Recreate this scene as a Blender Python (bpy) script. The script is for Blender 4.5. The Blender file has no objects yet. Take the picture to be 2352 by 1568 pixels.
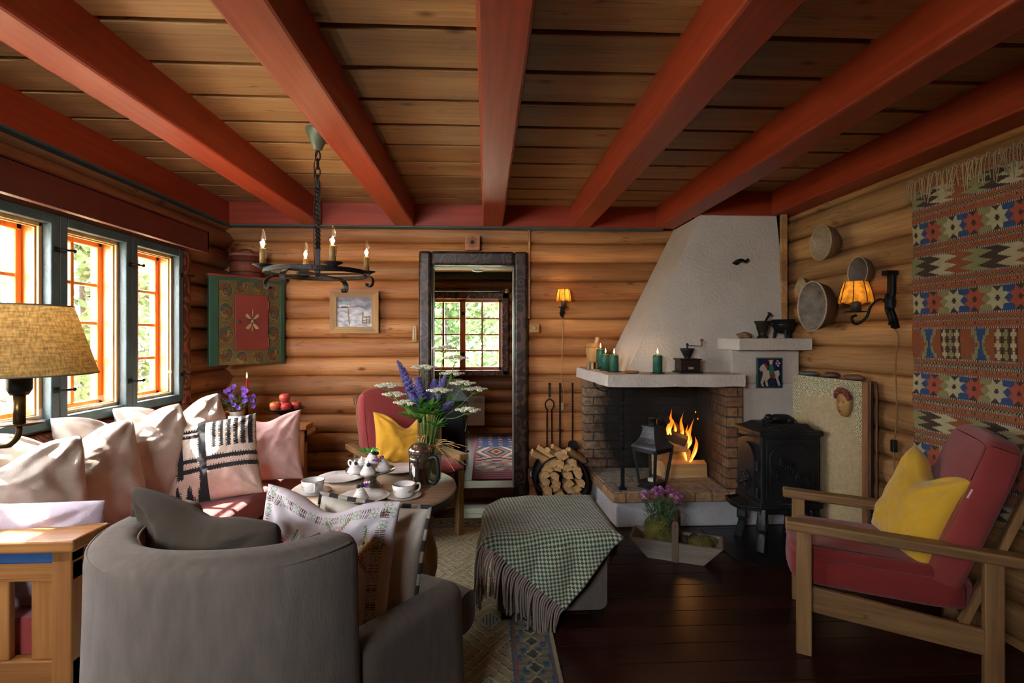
import bpy, math, random
from mathutils import Vector, Matrix, Euler, noise as mnoise

scene = bpy.context.scene
col = scene.collection
PI = math.pi

# ---------------------------------------------------------------- camera, sky, sun, exposure
cam_data = bpy.data.cameras.new('camera')
cam_data.lens = 1190.0 * 36.0 / 2352.0
cam_data.sensor_width = 36.0
cam_data.shift_y = -12.0 / 2352.0
cam_data.clip_start = 0.05
camera = bpy.data.objects.new('camera', cam_data)
camera.location = (0, 0, 1.28)
camera.rotation_euler = (PI / 2, 0, -math.atan(60.0 / 1190.0))
col.objects.link(camera)
scene.camera = camera

world = bpy.data.worlds.new('sky')
scene.world = world
world.use_nodes = True
wn = world.node_tree.nodes
wn['Background'].inputs[0].default_value = (0.92, 0.96, 1.0, 1)
wn['Background'].inputs[1].default_value = 33.0

sun_data = bpy.data.lights.new('sun', 'SUN')
sun_data.energy = 30.0
sun_data.color = (1.0, 0.93, 0.82)
sun_data.angle = math.radians(0.6)
sun = bpy.data.objects.new('sun', sun_data)
sun.rotation_euler = Vector((0.60, -0.10, -0.79)).to_track_quat('-Z', 'Y').to_euler()
col.objects.link(sun)

def portal(name, loc, direction, sx, sy):
    d = bpy.data.lights.new(name, 'AREA')
    d.shape = 'RECTANGLE'; d.size = sx; d.size_y = sy
    d.cycles.is_portal = True
    o = bpy.data.objects.new(name, d)
    o.location = loc
    o.rotation_euler = Vector(direction).to_track_quat('-Z', 'Z').to_euler()
    col.objects.link(o)

scene.view_settings.view_transform = 'Standard'
scene.view_settings.look = 'None'
scene.view_settings.gamma = 1.0
scene.view_settings.exposure = 0.90
scene.view_settings.use_curve_mapping = False
scene.cycles.max_bounces = 10
scene.cycles.diffuse_bounces = 5
scene.cycles.transparent_max_bounces = 16
scene.cycles.sample_clamp_indirect = 6.0
scene.cycles.caustics_reflective = False
scene.cycles.caustics_refractive = False
scene.cycles.use_denoising = True

# ---------------------------------------------------------------- mesh helpers
def lin(c):
    """'#rrggbb' in display colours to linear rgb"""
    if isinstance(c, str):
        c = [int(c[i:i + 2], 16) / 255.0 for i in (1, 3, 5)]
    return tuple(x / 12.92 if x <= 0.04045 else ((x + 0.055) / 1.055) ** 2.4 for x in c[:3])

def rotz(a): return Matrix.Rotation(a, 3, 'Z')
def rotx(a): return Matrix.Rotation(a, 3, 'X')
def roty(a): return Matrix.Rotation(a, 3, 'Y')
I3 = Matrix.Identity(3)

class MB:
    def __init__(self):
        self.v = []; self.f = []; self.s = []; self.m = []; self.c = []
    def add(self, vs, fs, smooth=False, mat=0, cols=None):
        o = len(self.v)
        self.v.extend([tuple(p) for p in vs])
        for k, q in enumerate(fs):
            self.f.append([i + o for i in q]); self.s.append(smooth); self.m.append(mat)
            self.c.append(cols[k] if cols else (1, 1, 1))
        return self
    def box(self, lo, hi, mat=0):
        c = [(lo[i] + hi[i]) / 2 for i in range(3)]; h = [abs(hi[i] - lo[i]) / 2 for i in range(3)]
        return self.obox(c, h, I3, mat)
    def obox(self, c, h, R=I3, mat=0):
        vs = []
        for z in (-1, 1):
            for x, y in ((-1, -1), (1, -1), (1, 1), (-1, 1)):
                vs.append(Vector(c) + R @ Vector((x * h[0], y * h[1], z * h[2])))
        return self.add(vs, [(3, 2, 1, 0), (4, 5, 6, 7), (0, 1, 5, 4), (1, 2, 6, 5), (2, 3, 7, 6), (3, 0, 4, 7)], False, mat)
    def hexa(self, p, mat=0):
        """8 corners: lower ring of four, then upper ring of four"""
        return self.add(p, [(3, 2, 1, 0), (4, 5, 6, 7), (0, 1, 5, 4), (1, 2, 6, 5), (2, 3, 7, 6), (3, 0, 4, 7)], False, mat)
    def bar(self, a, b, w, t, up=(0, 0, 1), mat=0):
        a, b = Vector(a), Vector(b); d = (b - a); L = d.length; d.normalize()
        s = d.cross(Vector(up))
        if s.length < 1e-4: s = d.cross(Vector((1, 0, 0)))
        s.normalize(); u = s.cross(d)
        R = Matrix((d, s, u)).transposed()
        return self.obox((a + b) / 2, (L / 2, w / 2, t / 2), R, mat)
    def sweep(self, pts, prof, ups=None, closed=False, cap=True, smooth=True, mat=0, scl=None):
        """sweep a closed 2-d profile [(side, up)] along pts"""
        pts = [Vector(p) for p in pts]; n = len(pts); k = len(prof); vs = []
        up = Vector(ups) if ups is not None else None
        prev = None
        for i, p in enumerate(pts):
            a = pts[(i - 1) % n] if (closed or i) else p
            b = pts[(i + 1) % n] if (closed or i < n - 1) else p
            d = (b - a)
            if d.length < 1e-9: d = Vector((0, 0, 1))
            d.normalize()
            if up is not None: s = d.cross(up)
            else:
                if prev is None:
                    s = d.cross(Vector((0, 0, 1)))
                    if s.length < 0.05: s = d.cross(Vector((0, 1, 0)))
                else: s = prev - d * prev.dot(d)
            if s.length < 1e-6: s = prev or Vector((1, 0, 0))
            s = s.normalized(); prev = s; u = s.cross(d).normalized()
            q = scl[i] if scl else 1.0
            for x, y in prof: vs.append(p + s * x * q + u * y * q)
        fs = []
        for i in range(n if closed else n - 1):
            j = (i + 1) % n
            for a in range(k):
                b = (a + 1) % k
                fs.append((i * k + a, i * k + b, j * k + b, j * k + a))
        self.add(vs, fs, smooth, mat)
        if cap and not closed:
            self.add(vs[:k], [tuple(range(k))[::-1]], False, mat)
            self.add(vs[-k:], [tuple(range(k))], False, mat)
        return self
    def tube(self, pts, r, n=8, closed=False, cap=True, mat=0):
        if isinstance(r, (int, float)): scl = None; rr = r
        else: rr = 1.0; scl = list(r)
        prof = [(rr * math.cos(2 * PI * i / n), rr * math.sin(2 * PI * i / n)) for i in range(n)]
        return self.sweep(pts, prof, None, closed, cap, True, mat, scl)
    def lathe(self, prof, n=24, c=(0, 0, 0), R=I3, mat=0, smooth=True, cap=True, sx=1, sy=1):
        vs = []; c = Vector(c)
        for r, z in prof:
            for i in range(n):
                a = 2 * PI * i / n
                vs.append(c + R @ Vector((r * sx * math.cos(a), r * sy * math.sin(a), z)))
        fs = []; k = len(prof)
        for j in range(k - 1):
            for i in range(n):
                b = (i + 1) % n
                fs.append((j * n + i, j * n + b, (j + 1) * n + b, (j + 1) * n + i))
        self.add(vs, fs, smooth, mat)
        if cap and prof[0][0] > 1e-5: self.add(vs[:n], [tuple(range(n))[::-1]], False, mat)
        if cap and prof[-1][0] > 1e-5: self.add(vs[-n:], [tuple(range(n))], False, mat)
        return self
    def ell(self, c, r, nu=14, nv=9, R=I3, mat=0, disp=None):
        prof = []
        vs = []; fs = []; c = Vector(c)
        for j in range(nv + 1):
            t = PI * j / nv
            for i in range(nu):
                a = 2 * PI * i / nu
                p = Vector((math.sin(t) * math.cos(a), math.sin(t) * math.sin(a), -math.cos(t)))
                q = 1.0 + (disp(p) if disp else 0)
                vs.append(c + R @ Vector((p.x * r[0] * q, p.y * r[1] * q, p.z * r[2] * q)))
        for j in range(nv):
            for i in range(nu):
                b = (i + 1) % nu
                fs.append((j * nu + i, j * nu + b, (j + 1) * nu + b, (j + 1) * nu + i))
        return self.add(vs, fs, True, mat)
    def prism(self, poly, fn, d0, d1, mat=0, smooth=False):
        """poly of (a,b) extruded from d0 to d1; fn(a,b,d) gives the point"""
        n = len(poly)
        vs = [fn(a, b, d0) for a, b in poly] + [fn(a, b, d1) for a, b in poly]
        self.add(vs, [(i, (i + 1) % n, n + (i + 1) % n, n + i) for i in range(n)], smooth, mat)
        self.add(vs, [tuple(range(n))[::-1], tuple(range(n, 2 * n))], False, mat)
        return self
    def grid(self, nu, nv, fn, smooth=True, mat=0, colfn=None, closed_u=False):
        vs = []; fs = []; cs = [] if colfn else None
        mu = nu if closed_u else nu + 1
        for j in range(nv + 1):
            for i in range(mu): vs.append(fn(i / nu, j / nv))
        for j in range(nv):
            for i in range(nu):
                b = (i + 1) % mu
                fs.append((j * mu + i, j * mu + b, (j + 1) * mu + b, (j + 1) * mu + i))
                if colfn: cs.append(colfn((i + 0.5) / nu, (j + 0.5) / nv))
        return self.add(vs, fs, smooth, mat, cs)
    def xf(self, Mx, start=0):
        for i in range(start, len(self.v)):
            self.v[i] = tuple(Mx @ Vector(self.v[i]))
        return self
    def build(self, name, mats, parent=None, bevel=0, sub=0, solid=0, loc=None, rot=None, seg=2, colors=False):
        me = bpy.data.meshes.new(name)
        me.from_pydata(self.v, [], self.f)
        if not isinstance(mats, (list, tuple)): mats = [mats]
        for m in mats: me.materials.append(m)
        me.polygons.foreach_set('use_smooth', self.s)
        if len(mats) > 1: me.polygons.foreach_set('material_index', self.m)
        if colors:
            at = me.color_attributes.new('Col', 'FLOAT_COLOR', 'CORNER')
            buf = []
            for q, c in zip(self.f, self.c):
                buf.extend((c[0], c[1], c[2], 1.0) * len(q))
            at.data.foreach_set('color', buf)
        me.update()
        o = bpy.data.objects.new(name, me)
        col.objects.link(o)
        if parent: o.parent = parent
        if loc is not None: o.location = loc
        if rot is not None: o.rotation_euler = rot
        if solid:
            md = o.modifiers.new('solid', 'SOLIDIFY'); md.thickness = solid; md.offset = 0
        if bevel:
            md = o.modifiers.new('bevel', 'BEVEL'); md.width = bevel; md.segments = seg
            md.limit_method = 'ANGLE'; md.angle_limit = math.radians(40); md.harden_normals = False
            md.use_clamp_overlap = True
        if sub:
            md = o.modifiers.new('sub', 'SUBSURF'); md.levels = sub; md.render_levels = sub
        return o

def tag(o, label, cat, group=None, kind=None):
    o['label'] = label; o['category'] = cat
    if group: o['group'] = group
    if kind: o['kind'] = kind
    return o
def thing(name, label, cat, loc=(0, 0, 0), rz=0, group=None, rot=None):
    o = bpy.data.objects.new(name, None); col.objects.link(o)
    o.empty_display_size = 0.1
    o.location = loc; o.rotation_euler = rot if rot is not None else (0, 0, rz)
    return tag(o, label, cat, group)
def struct(o):
    o['kind'] = 'structure'; return o
def dup(root, loc, rot, label, group=None):
    r = root.copy(); col.objects.link(r); r.location = loc; r.rotation_euler = rot
    r['label'] = label
    if group: r['group'] = group
    for ch in list(root.children):
        c = ch.copy(); col.objects.link(c); c.parent = r
        for g in list(ch.children):
            d = g.copy(); col.objects.link(d); d.parent = c
    return r
def lamp_point(name, loc, energy, color, radius, parent=None):
    d = bpy.data.lights.new(name, 'POINT'); d.energy = energy; d.color = color; d.shadow_soft_size = radius
    o = bpy.data.objects.new(name, d); o.location = loc; col.objects.link(o)
    if parent: o.parent = parent
    return o
def fbm(x, y, z=0.0, o=3):
    s = 0; a = 1.0
    for k in range(o):
        s += a * mnoise.noise((x, y, z)); x *= 2.1; y *= 2.1; z += 3.7; a *= 0.5
    return s
def rrect(w, h, r, n=4):
    """rounded rectangle profile, counter-clockwise"""
    out = []
    for cx, cy, a0 in ((w / 2 - r, h / 2 - r, 0), (-w / 2 + r, h / 2 - r, PI / 2), (-w / 2 + r, -h / 2 + r, PI), (w / 2 - r, -h / 2 + r, 1.5 * PI)):
        for i in range(n + 1):
            a = a0 + PI / 2 * i / n
            out.append((cx + r * math.cos(a), cy + r * math.sin(a)))
    return out
def arc(cx, cy, r, a0, a1, n):
    return [(cx + r * math.cos(a0 + (a1 - a0) * i / n), cy + r * math.sin(a0 + (a1 - a0) * i / n)) for i in range(n + 1)]
def bez(p, n=12):
    """Catmull-Rom through the points"""
    p = [Vector(q) for q in p]; p = [p[0] * 2 - p[1]] + p + [p[-1] * 2 - p[-2]]
    out = []
    for i in range(1, len(p) - 2):
        for k in range(n):
            t = k / n
            out.append(0.5 * ((2 * p[i]) + (p[i + 1] - p[i - 1]) * t + (2 * p[i - 1] - 5 * p[i] + 4 * p[i + 1] - p[i + 2]) * t * t + (3 * p[i] - p[i - 1] - 3 * p[i + 1] + p[i + 2]) * t ** 3))
    out.append(p[-2]); return out

# ---------------------------------------------------------------- materials
def _new(name):
    m = bpy.data.materials.new(name); m.use_nodes = True
    nt = m.node_tree; b = nt.nodes['Principled BSDF']
    return m, nt, b
def nd(nt, t, **kw):
    n = nt.nodes.new(t)
    for k, v in kw.items():
        if k in n.inputs: n.inputs[k].default_value = v
        else: setattr(n, k, v)
    return n
def ramp(nt, fac, stops):
    r = nt.nodes.new('ShaderNodeValToRGB')
    while len(r.color_ramp.elements) < len(stops): r.color_ramp.elements.new(0.5)
    for e, (p, c) in zip(r.color_ramp.elements, stops):
        e.position = p; e.color = (c[0], c[1], c[2], 1)
    nt.links.new(fac, r.inputs[0]); return r
def coords(nt, scale, kind='Object', rot=(0, 0, 0)):
    tc = nt.nodes.new('ShaderNodeTexCoord'); mp = nt.nodes.new('ShaderNodeMapping')
    mp.inputs['Scale'].default_value = scale; mp.inputs['Rotation'].default_value = rot
    nt.links.new(tc.outputs[kind], mp.inputs[0]); return mp.outputs[0]
def mix(nt, a, b, fac, mode='MULTIPLY'):
    m = nt.nodes.new('ShaderNodeMix'); m.data_type = 'RGBA'; m.blend_type = mode
    for s, v in ((m.inputs[0], fac), (m.inputs[6], a), (m.inputs[7], b)):
        if hasattr(v, 'is_linked') or hasattr(v, 'links'): nt.links.new(v, s)
        elif isinstance(v, (int, float)): s.default_value = v
        else: s.default_value = (v[0], v[1], v[2], 1)
    return m.outputs[2]
def bump(nt, b, h, strength, dist=0.01):
    bp = nt.nodes.new('ShaderNodeBump'); bp.inputs['Strength'].default_value = strength
    bp.inputs['Distance'].default_value = dist
    nt.links.new(h, bp.inputs['Height']); nt.links.new(bp.outputs[0], b.inputs['Normal'])
def M(name, c, rough=0.6, metal=0.0, var=0.12, vs=6.0, bmp=0.0, bs=60.0, stretch=(1, 1, 1), spec=0.5, sheen=0.0, coat=0.0, c2=None):
    m, nt, b = _new(name); c = lin(c)
    st = tuple(s * vs for s in stretch)
    n = nd(nt, 'ShaderNodeTexNoise', Scale=1.0, Detail=4.0)
    nt.links.new(coords(nt, st), n.inputs['Vector'])
    hi = lin(c2) if c2 else tuple(min(1, x * (1 + var)) for x in c)
    lo = c if c2 else tuple(x * (1 - var) for x in c)
    r = ramp(nt, n.outputs[0], [(0.3, lo), (0.7, hi)])
    nt.links.new(r.outputs[0], b.inputs['Base Color'])
    b.inputs['Roughness'].default_value = rough; b.inputs['Metallic'].default_value = metal
    b.inputs['Specular IOR Level'].default_value = spec
    b.inputs['Sheen Weight'].default_value = sheen; b.inputs['Coat Weight'].default_value = coat
    if bmp:
        k = nd(nt, 'ShaderNodeTexNoise', Scale=1.0, Detail=3.0)
        nt.links.new(coords(nt, tuple(s * bs for s in stretch)), k.inputs['Vector'])
        bump(nt, b, k.outputs[0], bmp)
    return m
def wood(name, c1, c2, axis=0, rough=0.5, knots=0.0, pitch=0.0, pax=2, poff=0.0, grain=1.0, bmp=0.15, kax=None, spec=0.4, pvar=0.25):
    """grain runs along axis; pitch gives each board or log (across pax) a tone of its own"""
    m, nt, b = _new(name); c1, c2 = lin(c1), lin(c2)
    def sc(al, ac): return tuple(al if i == axis else ac for i in range(3))
    n1 = nd(nt, 'ShaderNodeTexNoise', Scale=1.0, Detail=5.0, Distortion=0.6)
    nt.links.new(coords(nt, sc(0.9 * grain, 9 * grain)), n1.inputs['Vector'])
    r = ramp(nt, n1.outputs[0], [(0.28, c1), (0.72, c2)])
    n2 = nd(nt, 'ShaderNodeTexNoise', Scale=1.0, Detail=4.0, Distortion=0.2)
    nt.links.new(coords(nt, sc(3 * grain, 90 * grain)), n2.inputs['Vector'])
    r2 = ramp(nt, n2.outputs[0], [(0.3, (0.72, 0.68, 0.62)), (0.62, (1, 1, 1))])
    out = mix(nt, r.outputs[0], r2.outputs[0], 1.0)
    if pitch:
        tc = nt.nodes.new('ShaderNodeTexCoord'); sp = nt.nodes.new('ShaderNodeSeparateXYZ')
        nt.links.new(tc.outputs['Object'], sp.inputs[0])
        a = nd(nt, 'ShaderNodeMath', operation='SUBTRACT'); a.inputs[1].default_value = poff
        nt.links.new(sp.outputs[pax], a.inputs[0])
        d = nd(nt, 'ShaderNodeMath', operation='DIVIDE'); d.inputs[1].default_value = pitch
        nt.links.new(a.outputs[0], d.inputs[0])
        fl = nd(nt, 'ShaderNodeMath', operation='FLOOR'); nt.links.new(d.outputs[0], fl.inputs[0])
        w = nd(nt, 'ShaderNodeTexWhiteNoise', noise_dimensions='1D'); nt.links.new(fl.outputs[0], w.inputs['W'])
        rr = ramp(nt, w.outputs['Value'], [(0, (1 - pvar,) * 3), (1, (1 + pvar * 0.5,) * 3)])
        out = mix(nt, out, rr.outputs[0], 1.0)
    if knots:
        v = nd(nt, 'ShaderNodeTexVoronoi', Scale=1.0); v.feature = 'F1'
        ks = list(sc(3.6 * grain, 7.5 * grain))
        if kax is not None: ks[kax] = 0.0
        nt.links.new(coords(nt, tuple(ks)), v.inputs['Vector'])
        kr = ramp(nt, v.outputs['Distance'], [(0.045, (0.16, 0.09, 0.05)), (0.085, (0.5, 0.38, 0.28)), (0.16, (1, 1, 1))])
        out = mix(nt, out, kr.outputs[0], knots)
    if knots:
        # drying cracks along the grain
        cn = nd(nt, 'ShaderNodeTexNoise', Scale=1.0, Detail=2.0)
        nt.links.new(coords(nt, sc(.9, 16)), cn.inputs['Vector'])
        cr = ramp(nt, cn.outputs[0], [(.492, (1, 1, 1)), (.4985, (.42, .34, .28)), (.5015, (.42, .34, .28)), (.508, (1, 1, 1))])
        gn = nd(nt, 'ShaderNodeTexNoise', Scale=1.0, Detail=1.0); nt.links.new(coords(nt, sc(.7, 6)), gn.inputs['Vector'])
        gr = ramp(nt, gn.outputs[0], [(.48, (0, 0, 0)), (.56, (1, 1, 1))])
        out = mix(nt, out, cr.outputs[0], gr.outputs[0])
    nt.links.new(out, b.inputs['Base Color'])
    b.inputs['Roughness'].default_value = rough; b.inputs['Specular IOR Level'].default_value = spec
    if bmp: bump(nt, b, n2.outputs[0], bmp, 0.004)
    return m
def painted(name, rough=0.85, bmp=0.2, bs=300.0, var=0.18, sheen=0.0, vs=40):
    """reads the woven, painted or embroidered pattern of the thing itself"""
    m, nt, b = _new(name)
    a = nt.nodes.new('ShaderNodeVertexColor'); a.layer_name = 'Col'
    n = nd(nt, 'ShaderNodeTexNoise', Scale=1.0, Detail=3.0); nt.links.new(coords(nt, (vs,) * 3), n.inputs['Vector'])
    r = ramp(nt, n.outputs[0], [(0.3, (1 - var,) * 3), (0.7, (1, 1, 1))])
    nt.links.new(mix(nt, a.outputs[0], r.outputs[0], 1.0), b.inputs['Base Color'])
    b.inputs['Roughness'].default_value = rough; b.inputs['Sheen Weight'].default_value = sheen
    b.inputs['Specular IOR Level'].default_value = 0.3
    if bmp:
        k = nd(nt, 'ShaderNodeTexNoise', Scale=1.0, Detail=2.0); nt.links.new(coords(nt, (bs,) * 3), k.inputs['Vector'])
        bump(nt, b, k.outputs[0], bmp, 0.004)
    return m
def emit(name, c, strength):
    m, nt, b = _new(name)
    b.inputs['Base Color'].default_value = (0, 0, 0, 1)
    b.inputs['Emission Color'].default_value = (*c, 1); b.inputs['Emission Strength'].default_value = strength
    return m
def glass_pane(name, gloss=0.06, tint=(1, 1, 1)):
    m = bpy.data.materials.new(name); m.use_nodes = True; nt = m.node_tree
    nt.nodes.remove(nt.nodes['Principled BSDF'])
    t = nd(nt, 'ShaderNodeBsdfTransparent'); t.inputs[0].default_value = (*tint, 1)
    g = nd(nt, 'ShaderNodeBsdfGlossy', Roughness=0.02)
    lw = nt.nodes.new('ShaderNodeLayerWeight')
    pw = nd(nt, 'ShaderNodeMath', operation='POWER'); pw.inputs[1].default_value = 4.0; nt.links.new(lw.outputs['Facing'], pw.inputs[0])
    f = nd(nt, 'ShaderNodeMath', operation='MULTIPLY_ADD'); f.inputs[1].default_value = 0.35; f.inputs[2].default_value = gloss * 0.5
    nt.links.new(pw.outputs[0], f.inputs[0])
    s = nt.nodes.new('ShaderNodeMixShader')
    nt.links.new(f.outputs[0], s.inputs[0]); nt.links.new(t.outputs[0], s.inputs[1]); nt.links.new(g.outputs[0], s.inputs[2])
    nt.links.new(s.outputs[0], nt.nodes['Material Output'].inputs[0]); return m
def shade_cloth(name, c, weave=True, tr=0.55, var=0.35, sc=(60, 60, 300)):
    """thin cloth or parchment that lets lamp light through"""
    m = bpy.data.materials.new(name); m.use_nodes = True; nt = m.node_tree
    nt.nodes.remove(nt.nodes['Principled BSDF']); c = lin(c)
    n = nd(nt, 'ShaderNodeTexNoise', Scale=1.0, Detail=3.0); nt.links.new(coords(nt, sc), n.inputs['Vector'])
    n2 = nd(nt, 'ShaderNodeTexNoise', Scale=1.0, Detail=3.0); nt.links.new(coords(nt, (sc[2], sc[2], sc[0])), n2.inputs['Vector'])
    r1 = ramp(nt, n.outputs[0], [(0.35, (1 - var,) * 3), (0.6, (1, 1, 1))])
    r2 = ramp(nt, n2.outputs[0], [(0.35, (1 - var,) * 3), (0.6, (1, 1, 1))])
    cc = mix(nt, mix(nt, c, r1.outputs[0], 1.0), r2.outputs[0], 1.0)
    d = nd(nt, 'ShaderNodeBsdfDiffuse'); t = nd(nt, 'ShaderNodeBsdfTranslucent')
    nt.links.new(cc, d.inputs[0]); nt.links.new(cc, t.inputs[0])
    s = nt.nodes.new('ShaderNodeMixShader'); s.inputs[0].default_value = tr
    nt.links.new(d.outputs[0], s.inputs[1]); nt.links.new(t.outputs[0], s.inputs[2])
    nt.links.new(s.outputs[0], nt.nodes['Material Output'].inputs[0]); return m
def carved(name, c1, c2, rough=0.5, scale=9.0, bmp=0.9):
    """wood with cut acanthus-like scroll lines"""
    m, nt, b = _new(name); c1, c2 = lin(c1), lin(c2)
    co = coords(nt, (scale,) * 3)
    v = nd(nt, 'ShaderNodeTexVoronoi', Scale=1.0); v.feature = 'SMOOTH_F1'
    n = nd(nt, 'ShaderNodeTexNoise', Scale=1.4, Detail=1.0); nt.links.new(co, n.inputs['Vector'])
    wv = mix(nt, co, n.outputs['Color'], 0.22, 'ADD')
    nt.links.new(wv, v.inputs['Vector'])
    mm = nd(nt, 'ShaderNodeMath', operation='MULTIPLY'); mm.inputs[1].default_value = 32.0
    nt.links.new(v.outputs['Distance'], mm.inputs[0])
    s = nd(nt, 'ShaderNodeMath', operation='SINE'); nt.links.new(mm.outputs[0], s.inputs[0])
    r = ramp(nt, s.outputs[0], [(0.05, c2), (0.35, c1)])
    g = nd(nt, 'ShaderNodeTexNoise', Scale=3.0, Detail=4.0); nt.links.new(co, g.inputs['Vector'])
    r2 = ramp(nt, g.outputs[0], [(0.3, (0.75,) * 3), (0.7, (1.1,) * 3)])
    nt.links.new(mix(nt, r.outputs[0], r2.outputs[0], 1.0), b.inputs['Base Color'])
    b.inputs['Roughness'].default_value = rough
    bump(nt, b, r.outputs[0], bmp, 0.006); return m
def bricks(name, axis_u, axis_v, c1, c2, mortar, bw=0.21, bh=0.068, soot=None):
    m, nt, b = _new(name)
    tc = nt.nodes.new('ShaderNodeTexCoord'); sp = nt.nodes.new('ShaderNodeSeparateXYZ'); cb = nt.nodes.new('ShaderNodeCombineXYZ')
    nt.links.new(tc.outputs['Object'], sp.inputs[0])
    nt.links.new(sp.outputs[axis_u], cb.inputs[0]); nt.links.new(sp.outputs[axis_v], cb.inputs[1])
    k = nd(nt, 'ShaderNodeTexBrick', Scale=1.0)
    k.inputs['Brick Width'].default_value = bw; k.inputs['Row Height'].default_value = bh
    k.inputs['Mortar Size'].default_value = 0.006; k.inputs['Mortar Smooth'].default_value = 0.3
    k.inputs['Color1'].default_value = (*lin(c1), 1); k.inputs['Color2'].default_value = (*lin(c2), 1); k.inputs['Mortar'].default_value = (*lin(mortar), 1)
    nz = nd(nt, 'ShaderNodeTexNoise', Scale=14.0, Detail=4.0); nt.links.new(cb.outputs[0], nz.inputs['Vector'])
    dist = mix(nt, cb.outputs[0], nz.outputs['Color'], 0.012, 'ADD'); nt.links.new(dist, k.inputs['Vector'])
    n = nd(nt, 'ShaderNodeTexNoise', Scale=30.0, Detail=5.0); nt.links.new(tc.outputs['Object'], n.inputs['Vector'])
    r = ramp(nt, n.outputs[0], [(0.3, (0.55,) * 3), (0.65, (1.05,) * 3)])
    out = mix(nt, k.outputs['Color'], r.outputs[0], 1.0)
    if soot:
        # smoke-blackened masonry around the fire's own spot
        vm = nd(nt, 'ShaderNodeVectorMath', operation='DISTANCE'); vm.inputs[1].default_value = soot[0]
        nt.links.new(tc.outputs['Object'], vm.inputs[0])
        d = nd(nt, 'ShaderNodeMath', operation='MULTIPLY_ADD'); d.inputs[1].default_value = 1.0
        nt.links.new(vm.outputs['Value'], d.inputs[0])
        a2 = nd(nt, 'ShaderNodeMath', operation='MULTIPLY'); a2.inputs[1].default_value = 0.12; nt.links.new(n.outputs[0], a2.inputs[0]); nt.links.new(a2.outputs[0], d.inputs[2])
        sr = ramp(nt, d.outputs[0], [(soot[1], (0.035, 0.035, 0.038)), (soot[2], (1, 1, 1))])
        out = mix(nt, out, sr.outputs[0], 1.0)
    nt.links.new(out, b.inputs['Base Color']); b.inputs['Roughness'].default_value = 0.9
    bm = nd(nt, 'ShaderNodeMath', operation='MULTIPLY_ADD'); bm.inputs[1].default_value = -1.0
    nt.links.new(k.outputs['Fac'], bm.inputs[0]); nt.links.new(n.outputs[0], bm.inputs[2])
    bump(nt, b, bm.outputs[0], 0.7, 0.006); return m

beam_red = wood('beam_red_paint', '#8c3018', '#a03c20', 1, 0.42, 0, grain=0.6, bmp=0.1, spec=0.5)
beam_red_x = wood('beam_red_paint_across', '#8c3018', '#a03c20', 0, 0.42, 0, grain=0.6, bmp=0.1, spec=0.5)
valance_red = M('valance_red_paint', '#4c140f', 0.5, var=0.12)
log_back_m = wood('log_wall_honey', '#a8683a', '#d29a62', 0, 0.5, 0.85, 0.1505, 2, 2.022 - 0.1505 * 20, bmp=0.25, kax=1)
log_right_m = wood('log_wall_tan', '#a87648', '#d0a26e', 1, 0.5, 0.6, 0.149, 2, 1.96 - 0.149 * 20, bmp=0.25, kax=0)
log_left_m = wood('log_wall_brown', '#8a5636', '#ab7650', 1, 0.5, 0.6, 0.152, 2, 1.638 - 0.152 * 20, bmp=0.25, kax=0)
ceil_m = wood('ceiling_pine', '#96704c', '#ba966a', 0, 0.5, 0.8, 0.265, 1, 1.73 - 0.265 * 20, bmp=0.15, pvar=0.3, kax=2)
floor_m = wood('floor_oxblood', '#2c120e', '#42201a', 0, 0.3, 0, 0.125, 1, 0.0, bmp=0.12, spec=0.5, pvar=0.35)
teal = M('teal_paint', '#3f5458', 0.5, var=0.2, vs=9, bmp=0.15)
orange_wood = wood('orange_varnish', '#c87838', '#e09a58', 2, 0.35, 0.3, bmp=0.1)
pale_wood = wood('pale_pine_strip', '#c8a06a', '#e0c08c', 2, 0.5, bmp=0.1)
carved_red = carved('carved_red_brown', '#8a4a30', '#4a2418', 0.45, 9, 0.6)
carved_dark = carved('carved_dark_brown', '#4c3526', '#22150e', 0.4, 10, 1.0)
iron = M('wrought_iron', '#26262a', 0.5, 0.7, var=0.3, vs=20, bmp=0.25, bs=90)
cast_iron = M('cast_iron_black', '#2a2c30', 0.45, 0.5, var=0.25, vs=9, bmp=0.2, bs=140)
plaster = M('white_plaster', '#c8bfb4', 0.9, var=0.05, vs=5, bmp=0.55, bs=55)
plaster_w = M('whitewashed_base', '#c4c4c8', 0.9, var=0.08, vs=7, bmp=0.7, bs=70)
glass = glass_pane('window_glass')
# ================================================================ the setting
XL, XR, YB, YF = -1.97, 2.16, 4.12, -0.95
# floor of wide dark boards, running across
mb = MB(); mb.box((-2.3, YF - 0.2, -0.06), (2.5, YB + 0.02, -0.012))
y = -1.25
while y < YB:
    mb.box((-2.1, y + .0015, -.03), (2.3, min(YB + .02, y + .1235), 0)); y += .125
struct(mb.build('floor', floor_m, bevel=.0015, seg=1))
bm_groove = MB()

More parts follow.
